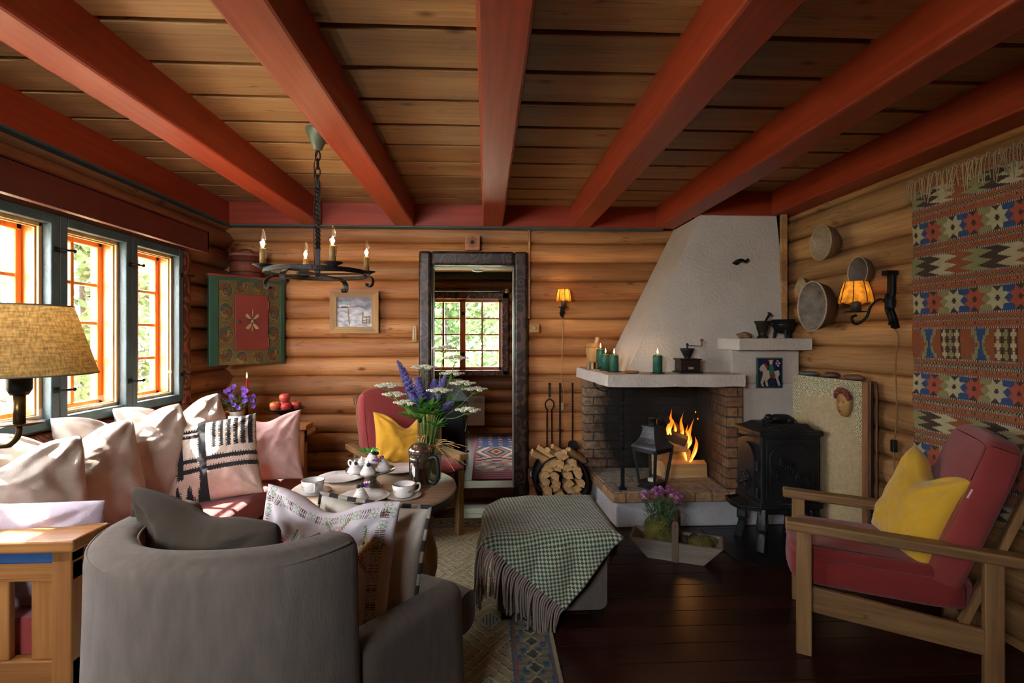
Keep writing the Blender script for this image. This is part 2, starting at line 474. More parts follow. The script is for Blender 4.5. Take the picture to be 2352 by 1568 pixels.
def log_panel(mb, along, a0, a1, z0, z1, base, inward, zref, pitch, seed, bulge=0.062, step=0.07):
    """a run of stacked round logs; along 'x' or 'y', bulging towards inward from base"""
    n = max(1, int((a1 - a0) / step))
    zs = []
    k0 = math.floor((z0 - zref) / pitch) - 1
    z = zref + k0 * pitch
    while z < z1 + pitch:
        for t in (0, .015, .05, .11, .2, .32, .44, .56, .68, .8, .89, .95, .985):
            zs.append((z + t * pitch, k0, t))
        k0 += 1; z = zref + k0 * pitch
    zs = [q for q in zs if z0 - 1e-6 < q[0] < z1 - 1e-6]
    zs = [(z0, math.floor((z0 - zref) / pitch), ((z0 - zref) / pitch) % 1)] + zs + [(z1, math.floor((z1 - zref) / pitch), ((z1 - zref) / pitch) % 1)]
    def fn(u, v):
        a = a0 + (a1 - a0) * u
        zz, k, t = zs[int(round(v * (len(zs) - 1)))]
        w = abs(2 * t - 1)
        b = bulge * (math.sqrt(max(0, 1 - w ** 2.1)) - 1) - (.03 if w > .99 else 0)
        wob = 0.006 * mnoise.noise((a * 1.3, k * 5.1 + seed, 0)) + 0.004 * mnoise.noise((a * 6, zz * 9, seed))
        dz = 0.008 * mnoise.noise((a * 1.1, (k if t < 0.5 else k + 1) * 3.3 + seed, 4))
        p = base + inward * (b + wob)
        return (a, p, zz + dz * (1 if z0 + .01 < zz < z1 - .01 else 0)) if along == 'x' else (p, a, zz + dz * (1 if z0 + .01 < zz < z1 - .01 else 0))
    mb.grid(n, len(zs) - 1, fn)

# back wall with the doorway
DX0, DX1, DZ = -0.425, 0.222, 1.835
mb = MB()
BR, BP = 2.022 - 0.1505 * 20, 0.1505
for a, b, c, d in ((-2.05, DX0 - .03, 0, 2.3), (DX1 + .03, 2.2, 0, 2.3), (DX0 - .03, DX1 + .03, DZ + .03, 2.3)):
    log_panel(mb, 'x', a, b, c, d, YB, -1, BR, BP, 1.0, .048)
struct(mb.build('wall_back', log_back_m))

# left wall with four windows, plus an unseen nearest one added for light
WY = [1.015, 1.50, 1.985, 2.47, 2.955, 3.44]; NW = len(WY) - 1; WZ0, WZ1 = 0.865, 1.833
mb = MB()
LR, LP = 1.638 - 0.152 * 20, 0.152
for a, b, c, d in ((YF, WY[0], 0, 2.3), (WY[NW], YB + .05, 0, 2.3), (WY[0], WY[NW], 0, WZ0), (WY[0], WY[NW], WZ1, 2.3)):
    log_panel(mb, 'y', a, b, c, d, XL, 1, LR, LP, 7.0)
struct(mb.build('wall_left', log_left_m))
mb = MB()
log_panel(mb, 'y', YF, YB + .05, 0, 2.3, XR, -1, 1.96 - .149 * 20, .149, 13.0)
struct(mb.build('wall_right', log_right_m))
# wall behind the photographer, with an unseen window added to light the front
mb = MB()
for a, b, c, d in ((-2.05, -1.7, 0, 2.3), (-.7, 2.2, 0, 2.3), (-1.7, -.7, 0, 1.45), (-1.7, -.7, 1.98, 2.3)):
    log_panel(mb, 'x', a, b, c, d, YF, 1, BR, BP, 21.0)
struct(mb.build('wall_front', log_back_m))
root = bpy.data.objects.new('window_7', None); col.objects.link(root); root['kind'] = 'structure'
mb = MB(); a, b, c, d = -1.7, -.7, 1.45, 1.98; s = .04
for lo, hi in (((a, c), (a + s, d)), ((b - s, c), (b, d)), ((a, c), (b, c + s)), ((a, d - s), (b, d))):
    mb.box((lo[0], YF - .12, lo[1]), (hi[0], YF + .02, hi[1]))
mb.build('frame', orange_wood, root)
mb = MB(); mb.box((a, YF - .06, c), (b, YF - .055, d)); mb.build('pane', glass, root)
portal('rear_daylight', ((a + b) / 2, YF - .14, (c + d) / 2), (0, 1, 0), b - a, d - c)

# ceiling boards with open grooves
mb = MB()
y = 1.73 - 0.265 * 11
while y < YB:
    mb.box((-2.1, y + .014, 2.30), (2.3, y + .265 - .014, 2.33))
    y += .265
mb.box((-2.4, YF - .2, 2.325), (2.5, YB + .2, 2.36))
struct(mb.build('ceiling', ceil_m, bevel=.004))

# red beams
n = 0
for x in (-1.327, -.627, .053, .741, 1.42):
    n += 1
    mb = MB()
    def bm(u, v, x=x): return None
    ys = [YF + .02 + (YB - YF - .04) * i / 40 for i in range(41)]
    prof = rrect(.156, .19, .012, 2)
    mb.sweep([(x + .003 * mnoise.noise((yy, x, 0)), yy, 2.225) for yy in ys], prof, (0, 0, 1), smooth=False)
    o = struct(mb.build('trim_%d' % n, beam_red))
for nm, lo, hi, m in (('trim_6', (-2.06, YF, 2.13), (-1.945, YB, 2.32), beam_red), ('trim_7', (2.01, YF, 2.13), (2.17, 3.62, 2.32), beam_red),
                      ('trim_8', (-1.95, YB - .09, 2.13), (2.17, YB + .02, 2.32), beam_red_x), ('trim_9', (1.495, 3.55, 2.13), (2.16, 3.66, 2.32), beam_red_x)):
    mb = MB(); mb.box(lo, hi); struct(mb.build(nm, m, bevel=.008))
# slim blue-grey fillets under the wall beams, red valance box over the windows
mb = MB(); mb.box((-2.0, YF, 2.118), (-1.935, YB - .09, 2.13)); struct(mb.build('trim_10', teal))
mb = MB(); mb.box((-1.95, YB - .095, 2.121), (1.4, YB, 2.13)); struct(mb.build('trim_11', teal))
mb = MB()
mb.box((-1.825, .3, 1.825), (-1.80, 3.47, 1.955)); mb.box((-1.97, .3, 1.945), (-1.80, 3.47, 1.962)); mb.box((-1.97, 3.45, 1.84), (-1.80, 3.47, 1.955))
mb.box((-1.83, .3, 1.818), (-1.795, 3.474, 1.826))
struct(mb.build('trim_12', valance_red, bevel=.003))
# narrow upright boards: conduit by the door and the board in the chimney corner
mb = MB(); mb.box((.335, YB - .03, 1.42), (.351, YB + .01, 2.125)); struct(mb.build('trim_13', log_back_m))
mb = MB(); mb.box((2.065, 3.52, .9), (2.105, 3.545, 2.13)); struct(mb.build('trim_14', log_right_m))

# window casings, carved
mb = MB()
mb.box((-2.0, WY[NW] + .01, .70), (-1.945, WY[NW] + .095, 1.84))
struct(mb.build('trim_15', carved_red, bevel=.015))
mb = MB()
prof = [(0.0, -.075), (.04, -.07), (.07, -.04), (.078, 0), (.07, .035), (.05, .06), (0, .065)]
mb.grid(30, 6, lambda u, v: (-1.985 + prof[int(round(v * 6))][0], .43 + (WY[NW] + .095 - .43) * u, .785 + prof[int(round(v * 6))][1]))
struct(mb.build('trim_16', carved_red))
mb = MB(); mb.box((-2.0, WY[0] - .1, .70), (-1.945, WY[0] - .005, 1.84)); struct(mb.build('trim_17', carved_red, bevel=.015))

def window_left(k, y0, y1):
    root = bpy.data.objects.new('window_%d' % k, None); col.objects.link(root); root['kind'] = 'structure'
    w = .046
    mb = MB()  # teal inner sash
    xa, xb = -1.985, -1.945
    mb.box((xa, y0, WZ0), (xb, y0 + w, WZ1)); mb.box((xa, y1 - w, WZ0), (xb, y1, WZ1))
    mb.box((xa, y0 + w, WZ0), (xb, y1 - w, WZ0 + w)); mb.box((xa, y0 + w, WZ1 - w), (xb, y1 - w, WZ1))
    f = mb.build('sash', teal, root, bevel=.004)
    a, b, c, d = y0 + w, y1 - w, WZ0 + w, WZ1 - w
    mb = MB(); mb.box((-1.968, a, c), (-1.965, b, d)); mb.build('inner_pane', glass, root)
    mb = MB()  # pale stop bead round the opening
    t = .014
    for i, (xa, xb) in enumerate(((-1.997, -1.986), (-2.012, -2.0))):
        e = .003 + i * .006
        mb.box((xa, a, c), (xb, a + t + e, d)); mb.box((xa, b - t - e, c), (xb, b, d))
        mb.box((xa, a, c), (xb, b, c + t + e)); mb.box((xa, a, d - t - e), (xb, b, d))
    mb.build('stop_bead', pale_wood, root, bevel=.002)
    mb = MB()  # orange lining of the reveal
    xa, xb = -2.115, -1.988
    mb.box((xa, a - .02, c - .02), (xb, a + .004, d + .02)); mb.box((xa, b - .004, c - .02), (xb, b + .02, d + .02))
    mb.box((xa, a, c - .02), (xb, b, c + .004)); mb.box((xa, a, d - .004), (xb, b, d + .02))
    mb.build('reveal', orange_wood, root)
    mb = MB()  # outer sash
    xa, xb = -2.11, -2.07; s = .034
    mb.box((xa, a, c), (xb, a + s, d)); mb.box((xa, b - s, c), (xb, b, d)); mb.box((xa, a, c), (xb, b, c + s)); mb.box((xa, a, d - s), (xb, b, d))
    mb.build('outer_sash', orange_wood, root, bevel=.006)
    mb = MB(); ym = (a + b) / 2; mb.box((-2.106, ym - .012, c + s), (-2.074, ym + .012, d - s)); mb.build('muntin', orange_wood, root, bevel=.005)
    for i in (1, 2, 3):
        z = c + s + (d - c - 2 * s) * i / 4
        mb = MB(); mb.box((-2.104, a + s, z - .009), (-2.076, b - s, z + .009)); mb.build('muntin', orange_wood, root, bevel=.005)
    mb = MB(); mb.box((-2.092, a + s, c + s), (-2.090, b - s, d - s)); mb.build('pane', glass, root)
    for z in (WZ0 + .17, WZ1 - .16):  # turn buckles between the sashes
        mb = MB(); mb.box((-1.945, y1 - .035, z - .012), (-1.94, y1 - .005, z + .012))
        mb.tube([(-1.94, y1 - .012, z), (-1.915, y1 - .012, z), (-1.905, y1 + .012, z), (-1.905, y1 + .03, z)], .0055, 8)
        mb.ell((-1.905, y1 + .032, z), (.009,) * 3, 8, 6)
        mb.build('latch', iron, root)
for k in range(NW): window_left(k + 1, WY[k], WY[k + 1])
# outer wall skin between the window linings
mb = MB()
for a, b, c, d in ((YF - .2, WY[0] + .02, -.8, 2.5), (WY[NW] - .02, 4.3, -.8, 2.5), (WY[0], WY[NW], -.8, WZ0 + .03), (WY[0], WY[NW], WZ1 - .03, 2.5)):
    mb.box((-2.125, a, c), (-2.11, b, d))
for k in range(1, NW): mb.box((-2.122, WY[k] - .03, WZ0), (-2.11, WY[k] + .04, WZ1))
struct(mb.build('wall_outside', log_left_m))
portal('window_daylight', (-2.18, (WY[0] + WY[NW]) / 2, 1.35), (1, 0, 0), WY[NW] - WY[0], .97)

# carved doorway
mb = MB()
def jamb(mb, x0, x1, z0, z1):
    mb.box((x0, YB - .07, z0), (x1, YB + .03, z1))
jamb(mb, -.522, DX0, 0, 1.945); jamb(mb, DX1, .33, 0, 1.945); jamb(mb, DX0, DX1, DZ, 1.945)
struct(mb.build('door_1', carved_dark, bevel=.022, seg=3))
mb = MB()
mb.box((DX0 - .02, YB + .03, 0), (DX0 + .004, 4.3, DZ)); mb.box((DX1 - .004, YB + .03, 0), (DX1 + .02, 4.3, DZ)); mb.box((DX0 - .02, YB + .03, DZ - .004), (DX1 + .02, 4.3, DZ + .02))
struct(mb.build('trim_18', M('pale_grey_jamb', '#8d8f88', .5)))
mb = MB(); mb.box((DX0, YB - .03, 0), (DX1, 4.30, .085))
struct(mb.build('trim_19', wood('threshold_wood', '#5a3a2a', '#74503a', 0, .35), bevel=.006))

# ---------------------------------------------------------------- the room beyond
mb = MB(); mb.box((-2.0, 4.30, .02), (1.4, 6.5, .085)); struct(mb.build('floor_beyond', wood('grey_floor', '#5a4a42', '#7a6a60', 1, .35, pitch=.12, pax=0)))
mb = MB()
BY = 6.42; wx0, wx1, wz0, wz1 = -.76, .195, .865, 1.735
far_m = wood('log_wall_far', '#7a4a2a', '#a8723f', 0, .5, .5, .155, 2, 0, bmp=.2)
for a, b, c, d in ((-2.0, wx0, .08, 2.2), (wx1, 1.4, .08, 2.2), (wx0, wx1, .08, wz0), (wx0, wx1, wz1, 2.2)):
    log_panel(mb, 'x', a, b, c, d, BY, -1, 0, .155, 31.0)
struct(mb.build('wall_far', far_m))
mb = MB()
log_panel(mb, 'y', 4.3, BY, .08, 2.2, 1.3, -1, 0, .155, 35.0, step=.2); log_panel(mb, 'y', 4.3, BY, .08, 2.2, -1.9, 1, 0, .155, 36.0, step=.2)
log_panel(mb, 'x', -2.0, DX0 - .01, .0, 2.3, 4.28, 1, 0, .155, 37.0, step=.2); log_panel(mb, 'x', DX1 + .01, 1.4, .0, 2.3, 4.28, 1, 0, .155, 38.0, step=.2)
mb.box((DX0 - .02, 4.26, DZ + .01), (DX1 + .02, 4.30, 2.3))
struct(mb.build('wall_beyond', far_m))
mb = MB(); y = 4.30
while y < 6.4:
    mb.box((-1.95, y, 2.06), (1.35, y + .09, 2.08)); y += .11
mb.box((-2.1, 4.2, 2.08), (1.5, 6.6, 2.12)); mb.box((-1.95, 6.30, 1.97), (1.35, 6.42, 2.06), 1)
struct(mb.build('ceiling_beyond', [wood('pale_ceiling', '#c9b184', '#e2cfa2', 0, .5), M('black_lintel', '#1c1a18', .5)]))
root = bpy.data.objects.new('window_5', None); col.objects.link(root); root['kind'] = 'structure'
for x0, x1 in ((wx0, -.285), (-.285, wx1)):
    mb = MB(); s = .038; ya, yb = BY - .02, BY + .03
    mb.box((x0, ya, wz0), (x0 + s, yb, wz1)); mb.box((x1 - s, ya, wz0), (x1, yb, wz1)); mb.box((x0, ya, wz0), (x1, yb, wz0 + s)); mb.box((x0, ya, wz1 - s), (x1, yb, wz1))
    mb.build('sash', orange_wood, root, bevel=.006)
    xm = (x0 + x1) / 2
    mb = MB(); mb.box((xm - .011, ya + .01, wz0 + s), (xm + .011, yb - .01, wz1 - s)); mb.build('muntin', orange_wood, root)
    for i in (1, 2, 3):
        z = wz0 + s + (wz1 - wz0 - 2 * s) * i / 4
        mb = MB(); mb.box((x0 + s, ya + .012, z - .009), (x1 - s, yb - .012, z + .009)); mb.build('muntin', orange_wood, root)
    mb = MB(); mb.box((x0 + s, BY, wz0 + s), (x1 - s, BY + .003, wz1 - s)); mb.build('pane', glass, root)
for z in (1.05, 1.55):
    mb = MB(); mb.box((-.30, BY - .035, z - .01), (-.27, BY - .02, z + .03)); mb.tube([(-.285, BY - .04, z), (-.25, BY - .045, z + .005)], .006); mb.build('latch', iron, root)
mb = MB()
mb.box((wx1, BY - .06, wz0 - .07), (wx1 + .09, BY, wz1 + .1)); mb.box((wx0 - .09, BY - .06, wz0 - .075), (wx1 + .09, BY, wz0)); mb.box((wx0 - .09, BY - .06, wz1), (wx1 + .09, BY, wz1 + .09)); mb.box((wx0 - .09, BY - .06, wz0 - .07), (wx0, BY, wz1))
struct(mb.build('trim_20', carved('carved_casing_brown', '#7a4e30', '#402414', .5, 9, .6), bevel=.015))
portal('far_daylight', ((wx0 + wx1) / 2, BY + .06, 1.3), (0, -1, 0), wx1 - wx0, wz1 - wz0)
mb = MB(); mb.box((-2.2, BY + .08, -.8), (wx0 - .02, BY + .14, 2.4)); mb.box((wx1 + .02, BY + .08, -.8), (1.6, BY + .14, 2.4)); mb.box((wx0 - .1, BY + .08, -.8), (wx1 + .1, BY + .14, wz0)); mb.box((wx0 - .1, BY + .08, wz1), (wx1 + .1, BY + .14, 2.4))
mb.box((wx0 - .02, BY + .03, wz0 - .02), (wx0, BY + .1, wz1)); mb.box((wx1, BY + .03, wz0 - .02), (wx1 + .02, BY + .1, wz1))
mb.box((-2.2, 4.15, -.8), (-2.1, BY + .1, 2.4)); mb.box((1.5, 4.15, -.8), (1.6, BY + .1, 2.4))
struct(mb.build('wall_outside_far', log_left_m))
# light-tight shell round the main room
mb = MB(); mb.box((2.25, YF - .2, -.8), (2.32, 4.3, 2.5)); mb.box((-2.3, YF - .2, -.8), (-1.7, YF - .12, 2.5)); mb.box((-.7, YF - .2, -.8), (2.32, YF - .12, 2.5)); mb.box((-1.75, YF - .2, -.8), (-.65, YF - .12, 1.45)); mb.box((-1.75, YF - .2, 1.98), (-.65, YF - .12, 2.5)); mb.box((1.4, 4.2, -.8), (2.32, 4.3, 2.5))
struct(mb.build('wall_outside_right', log_right_m))

# ---------------------------------------------------------------- outdoors: grass, birches and leafy trees
mb = MB()
mb.grid(60, 60, lambda u, v: (-45 + 70 * u, -15 + 70 * v, -.75 + .25 * mnoise.noise((u * 9, v * 9, 1)) + (0.05 * max(0, -3 - (-45 + 70 * u)))))
struct(mb.build('ground', M('dry_meadow', '#b2b296', .9, var=.15, vs=1.5)))
def leaf_mat(name, c, tr=.5):
    m = bpy.data.materials.new(name); m.use_nodes = True; nt = m.node_tree; nt.nodes.remove(nt.nodes['Principled BSDF'])
    d = nd(nt, 'ShaderNodeBsdfDiffuse'); t = nd(nt, 'ShaderNodeBsdfTranslucent'); s = nt.nodes.new('ShaderNodeMixShader'); s.inputs[0].default_value = tr
    n = nd(nt, 'ShaderNodeTexNoise', Scale=2.0); nt.links.new(coords(nt, (1.2,) * 3), n.inputs['Vector'])
    c = lin(c); r = ramp(nt, n.outputs[0], [(.3, tuple(x * .6 for x in c)), (.7, tuple(min(1, x * 1.3) for x in c))])
    nt.links.new(r.outputs[0], d.inputs[0]); nt.links.new(r.outputs[0], t.inputs[0])
    nt.links.new(d.outputs[0], s.inputs[1]); nt.links.new(t.outputs[0], s.inputs[2]); nt.links.new(s.outputs[0], nt.nodes['Material Output'].inputs[0]); return m
leaf_a = leaf_mat('birch_leaf', '#5c6b48'); leaf_b = leaf_mat('alder_leaf', '#4a5a3a')
bark = M('birch_bark', '#6a6862', .8, var=.5, vs=5, stretch=(1, 1, 2.5), c2='#24221f'); bark_d = M('grey_bark', '#302c28', .9, var=.3, vs=8)
def tree(x, y, h, r, nleaf, label, lm, bk, tr=.09, seed=1, low=.15, group=None):
    rnd = random.Random(seed)
    root = thing('tree', label, 'tree', (x, y, -.75 + .05 * max(0, -3 - x)), 0, group)
    mb = MB(); pts = [(.12 * mnoise.noise((k * .5, seed, 0)), .12 * mnoise.noise((k * .5, seed, 9)), h * k / 8) for k in range(9)]
    mb.tube(pts, [tr * (1 - .1 * k) for k in range(9)], 8)
    mb.build('trunk', bk, root)
    bb = MB(); lf = MB()
    per = max(1, nleaf // 26)
    for b in range(26):
        t = low + (1 - low) * (b + rnd.random()) / 26
        a = rnd.random() * 2 * PI; L = r * (1.15 - .7 * t) * (.6 + .5 * rnd.random())
        p0 = Vector((0, 0, h * t)); p1 = p0 + Vector((math.cos(a) * L, math.sin(a) * L, L * (.1 + .5 * rnd.random())))
        bb.tube([p0, (p0 + p1) / 2 + Vector((0, 0, .08 * L)), p1], [tr * .25, tr * .16, tr * .05], 5, cap=False)
        for q in range(per):
            s = rnd.random() ** .6
            c = p0.lerp(p1, s) + Vector((rnd.gauss(0, .22), rnd.gauss(0, .22), rnd.gauss(0, .2))) * (.5 + .5 * r / 1.6)
            e = Euler((rnd.random() * 6, rnd.random() * 6, rnd.random() * 6)).to_matrix()
            w = .045 + .04 * rnd.random(); l = w * 1.25
            o = len(lf.v)
            lf.v.extend([tuple(c + e @ Vector(k)) for k in ((0, -l, 0), (w * .7, -.1 * l, .01), (0, l, 0), (-w * .7, -.1 * l, .01))])
            lf.f.append([o, o + 1, o + 2, o + 3]); lf.s.append(False); lf.m.append(0); lf.c.append((1, 1, 1))
    bb.build('branches', bk, root)['kind'] = 'stuff'
    k = lf.build('leaves', lm, root); k['kind'] = 'stuff'
    return root
T = [(-6.2, 2.9, 5.2, 1.5, 3600, 'slim grey-barked tree nearest the middle window', leaf_b, bark_d, .11, .12),
     (-7.0, 5.8, 5.6, 1.7, 4200, 'dark leafy tree seen through the window beside the corner cabinet', leaf_b, bark_d, .12, .1),
     (-8.5, 4.2, 6.0, 1.8, 3800, 'pale green tree standing behind the slim grey-barked tree', leaf_a, bark, .10, .1),
     (-9.6, 9.2, 6.2, 2.0, 4600, 'broad tree farthest off through the window beside the corner cabinet', leaf_a, bark, .11, .05),
     (-6.4, 8.6, 4.2, 1.5, 3400, 'bushy low tree outside the window beside the corner cabinet', leaf_b, bark_d, .08, .02),
     (-6.6, .6, 4.6, 1.5, 3000, 'leafy tree glimpsed through the window behind the linen lamp', leaf_a, bark, .09, .05)]
for i, (x, y, h, r, nl, lb, lm, bk, tr, low) in enumerate(T): tree(x, y, h, r, nl, lb, lm, bk, tr, 11 + i, low)
T = [(.32, 10.2, 6.0, 1.5, 3000, 'pale birch trunk filling the far window beyond the doorway', leaf_a, bark, .085, .3),
     (-.9, 11.6, 5.5, 1.9, 5200, 'leafy tree on the hinge side of the far window beyond the doorway', leaf_b, bark_d, .1, .05),
     (-2.4, 12.8, 6.0, 2.2, 5600, 'dense tree behind the others in the far window beyond the doorway', leaf_b, bark_d, .1, .02),
     (1.5, 13.6, 6.4, 2.2, 5200, 'sunlit tree farthest away in the far window beyond the doorway', leaf_a, bark, .1, .05)]
for i, (x, y, h, r, nl, lb, lm, bk, tr, low) in enumerate(T): tree(x, y, h, r, nl, lb, lm, bk, tr, 31 + i, low)
# ================================================================ the fireplace corner
fp = thing('fireplace', 'white plastered corner fireplace with slanted hood, thick mantel and brick firebox', 'fireplace', (0, 0, 0))
mb = MB()  # whitewashed base
mb.hexa([(.869, 3.42, 0), (2.14, 3.42, 0), (2.14, 4.10, 0), (.80, 4.10, 0), (.869, 3.42, .19), (2.14, 3.42, .19), (2.14, 4.10, .19), (.80, 4.10, .19)])
mb.build('base', plaster_w, fp, bevel=.012)
mb = MB()
mb.hexa([(.827, 3.34, .19), (1.66, 3.34, .19), (1.66, 4.10, .19), (.775, 4.10, .19), (.827, 3.34, .25), (1.66, 3.34, .25), (1.66, 4.10, .25), (.775, 4.10, .25)])
mb.build('hearth_slab', bricks('hearth_brick', 0, 1, '#9c7a58', '#b08a60', '#6a6258', .115, .3), fp, bevel=.008)
mb = MB()
mb.hexa([(.845, 3.37, .25), (1.60, 3.37, .25), (1.62, 4.02, .25), (.80, 4.02, .25), (.845, 3.37, .256), (1.60, 3.37, .256), (1.62, 4.02, .256), (.80, 4.02, .256)])
mb.build('hearth_tiles', bricks('hearth_tile', 0, 1, '#8a847c', '#9a938a', '#6a645e', .3, .3), fp)
firem = (1.42, 3.95, .62)
mb = MB(); mb.box((.775, 3.98, .25), (1.72, 4.10, .985)); mb.box((.765, 3.985, .25), (.777, 4.10, .985))
mb.build('brick_back', bricks('firebrick_back', 0, 2, '#84664e', '#a08468', '#4a4440', soot=(firem, .56, .76)), fp)
mb = MB()
mb.hexa([(1.60, 3.375, .25), (1.70, 3.375, .25), (1.74, 4.0, .25), (1.65, 4.0, .25), (1.60, 3.375, .985), (1.70, 3.375, .985), (1.74, 4.0, .985), (1.65, 4.0, .985)])
mb.build('brick_side', bricks('firebrick_side', 1, 2, '#84664e', '#a08468', '#4a4440', soot=(firem, .45, .80)), fp)
mb = MB(); mb.box((1.605, 3.365, .19), (1.705, 3.38, .985))
mb.build('brick_pier', bricks('firebrick_pier', 0, 2, '#8a5a3e', '#a87e56', '#4a4440'), fp)
mb = MB()  # mantel
def wavy(o, amp=.006, fr=9):
    for v in o.data.vertices:
        v.co += Vector((mnoise.noise(v.co * fr), mnoise.noise(v.co * fr + Vector((7, 1, 3))), mnoise.noise(v.co * fr + Vector((2, 9, 5))))) * amp
    return o
def slab(pts, z0, z1, n=14):
    """quad slab with subdivided faces so that its rim can be uneven"""
    m = MB(); P = [Vector((x, y, 0)) for x, y in pts]
    def q(u, v, z): 
        p = P[0].lerp(P[1], u).lerp(P[3].lerp(P[2], u), v); return (p.x, p.y, z)
    m.grid(n, n, lambda u, v: q(u, v, z1), False); m.grid(n, n, lambda u, v: q(v, u, z0), False)
    for e in (lambda u: q(u, 0, 0), lambda u: q(1, u, 0), lambda u: q(1 - u, 1, 0), lambda u: q(0, 1 - u, 0)):
        m.grid(n, 3, lambda u, v, e=e: (e(u)[0], e(u)[1], z0 + (z1 - z0) * v), False)
    return m
o = slab([(.772, 3.25), (1.665, 3.25), (1.70, 4.11), (.722, 4.11)], .957, 1.035).build('mantel', plaster, fp, bevel=.01)
wavy(o)
# hood: a slanting cheek and an almost upright front
mb = MB()
F0, F1 = 3.50, 3.57
zt = 2.13; zb = 1.034
A = [(.965, F0, zb), (2.13, F0, zb), (2.13, 4.10, zb), (.955, 4.10, zb), (1.505, F1, zt), (2.055, F1, zt), (2.13, 4.10, zt), (1.505, 4.10, zt)]
n = 16
def bil(a, b, c, d): return lambda u, v: tuple(Vector(a).lerp(Vector(b), u).lerp(Vector(d).lerp(Vector(c), u), v))
mb.grid(n, n, bil(A[0], A[1], A[5], A[4])); mb.grid(n, n, bil(A[3], A[0], A[4], A[7])); mb.grid(n, n, bil(A[1], A[2], A[6], A[5]))
o = mb.build('hood', plaster, fp)
# shelf block behind the stove
mb = MB(); mb.box((1.70, 3.42, .19), (2.13, 4.1, .96)); mb.box((1.655, 3.42, .96), (2.13, 4.1, 1.19))
mb.build('stove_wall', plaster, fp, bevel=.01)
o = slab([(1.592 + .06, 3.30), (2.14, 3.30), (2.14, 3.56), (1.592, 3.56)], 1.19, 1.266, 8).build('shelf', plaster, fp, bevel=.008); wavy(o, .004)
# twisted iron post that carries the mantel corner
mb = MB()
def twisted(mb, p0, p1, w, turns, n=70, z_tw=(0, 1)):
    p0, p1 = Vector(p0), Vector(p1); vs = []; d = (p1 - p0).normalized()
    s = d.cross(Vector((0, 1, 0.01))).normalized(); u = s.cross(d)
    for i in range(n + 1):
        t = i / n; q = min(1, max(0, (t - z_tw[0]) / (z_tw[1] - z_tw[0]))); a = q * turns * 2 * PI
        for k in range(4):
            b = a + PI / 4 + k * PI / 2
            vs.append(p0.lerp(p1, t) + (s * math.cos(b) + u * math.sin(b)) * w * .707)
    fs = [(i * 4 + k, i * 4 + (k + 1) % 4, i * 4 + 4 + (k + 1) % 4, i * 4 + 4 + k) for i in range(n) for k in range(4)]
    mb.add(vs, fs, False); mb.add(vs[:4], [(3, 2, 1, 0)]); mb.add(vs[-4:], [(0, 1, 2, 3)])
twisted(mb, (.912, 3.42, .262), (.912, 3.42, .96), .023, 2.2, 90, (.35, .85))
mb.box((.89, 3.398, .256), (.934, 3.442, .268)); mb.box((.895, 3.403, .268), (.929, 3.437, .275)); mb.box((.894, 3.402, .655), (.93, 3.438, .665))
mb.build('post', iron, fp, bevel=.002)
mb = MB(); mb.tube([(1.62 - .0, 3.40, .96)] and bez([(.83, 3.98, .93), (.85, 3.9, .88), (.90, 3.86, .87), (.96, 3.9, .89)], 8), .004, 6); mb.build('wire', iron, fp)

# damper hook on the hood
t = thing('damper_handle', 'curved black iron damper handle on the sloping white hood', 'handle', (1.76, 3.535, 1.795))
mb = MB(); mb.tube(bez([(-.055, -.03, -.012), (-.03, -.04, .004), (0, -.045, .012), (.03, -.045, .002), (.05, -.045, .02)], 6), [.006 + .004 * math.sin(PI * i / 24) for i in range(25)], 8); mb.build('lever', iron, t)
mb = MB(); mb.tube([(-.01, .02, .0), (-.01, -.045, .005)], .008, 8); mb.lathe([(.018, 0), (.018, .006), (.01, .01)], 12, (-.01, .004, 0), rotx(PI / 2)); mb.build('stud', iron, t)

# ---------------------------------------------------------------- fire
char = wood('charred_log', '#1a1512', '#4a3a2c', 0, .9, bmp=.5)
split = wood('split_birch', '#b58a58', '#d8b27c', 0, .75, bmp=.4, grain=.8)
birch_bark = M('birch_log_bark', '#6a4a38', .85, var=.4, vs=12, bmp=.5, c2='#b8a690')
def firelog(name, label, c, L, w, h, rx, ry, rz, mats, group, seed=0, axis_y=False):
    """split log with two cut faces and a rounded bark back; length along local x"""
    rnd = random.Random(seed)
    poly = [(-w / 2, -h / 2 + .2 * h * rnd.random()), (w * .1, -h / 2), (w / 2, -h * .1), (w * .42, h * .3), (w * .1, h / 2), (-w * .35, h * .38)]
    poly = [(a * (1 + .25 * (rnd.random() - .5)), b * (1 + .25 * (rnd.random() - .5))) for a, b in poly]
    n = len(poly); m = MB(); vs = []; K = 6
    for i in range(K + 1):
        x = -L / 2 + L * i / K
        for a, b in poly:
            q = 1 + .05 * mnoise.noise((x * 8, a * 30 + seed, b * 30))
            vs.append((x, a * q, b * q))
    fs = [(i * n + k, i * n + (k + 1) % n, i * n + n + (k + 1) % n, i * n + n + k) for i in range(K) for k in range(n)]
    for q in fs: m.f.append(list(q)); m.s.append(False); m.m.append(1 if (q[0] % n) in (2, 3) else 0); m.c.append((1, 1, 1))
    m.v.extend(vs)
    m.f.append(list(range(n))[::-1]); m.f.append([K * n + i for i in range(n)]); m.s += [False] * 2; m.m += [0, 0]; m.c += [(1, 1, 1)] * 2
    o = m.build(name, mats, None, loc=c, rot=(rx, ry, rz), bevel=.003)
    return tag(o, label, 'firewood', group)
g = 'logs burning on the hearth'
firelog('firewood', 'thick pale log lying lowest in the open fire', (1.44, 3.74, .312), .34, .11, .105, .1, 0, .02, [split, birch_bark], g, 1)
firelog('firewood', 'short pale log end sticking out beside the lantern glass', (1.30, 3.80, .325), .22, .12, .12, .6, 0, 1.1, [split, birch_bark], g, 2)
firelog('firewood', 'middle log of the fire stack, bark side up', (1.36, 3.78, .41), .30, .10, .08, .3, 0, .15, [split, birch_bark], g, 3)
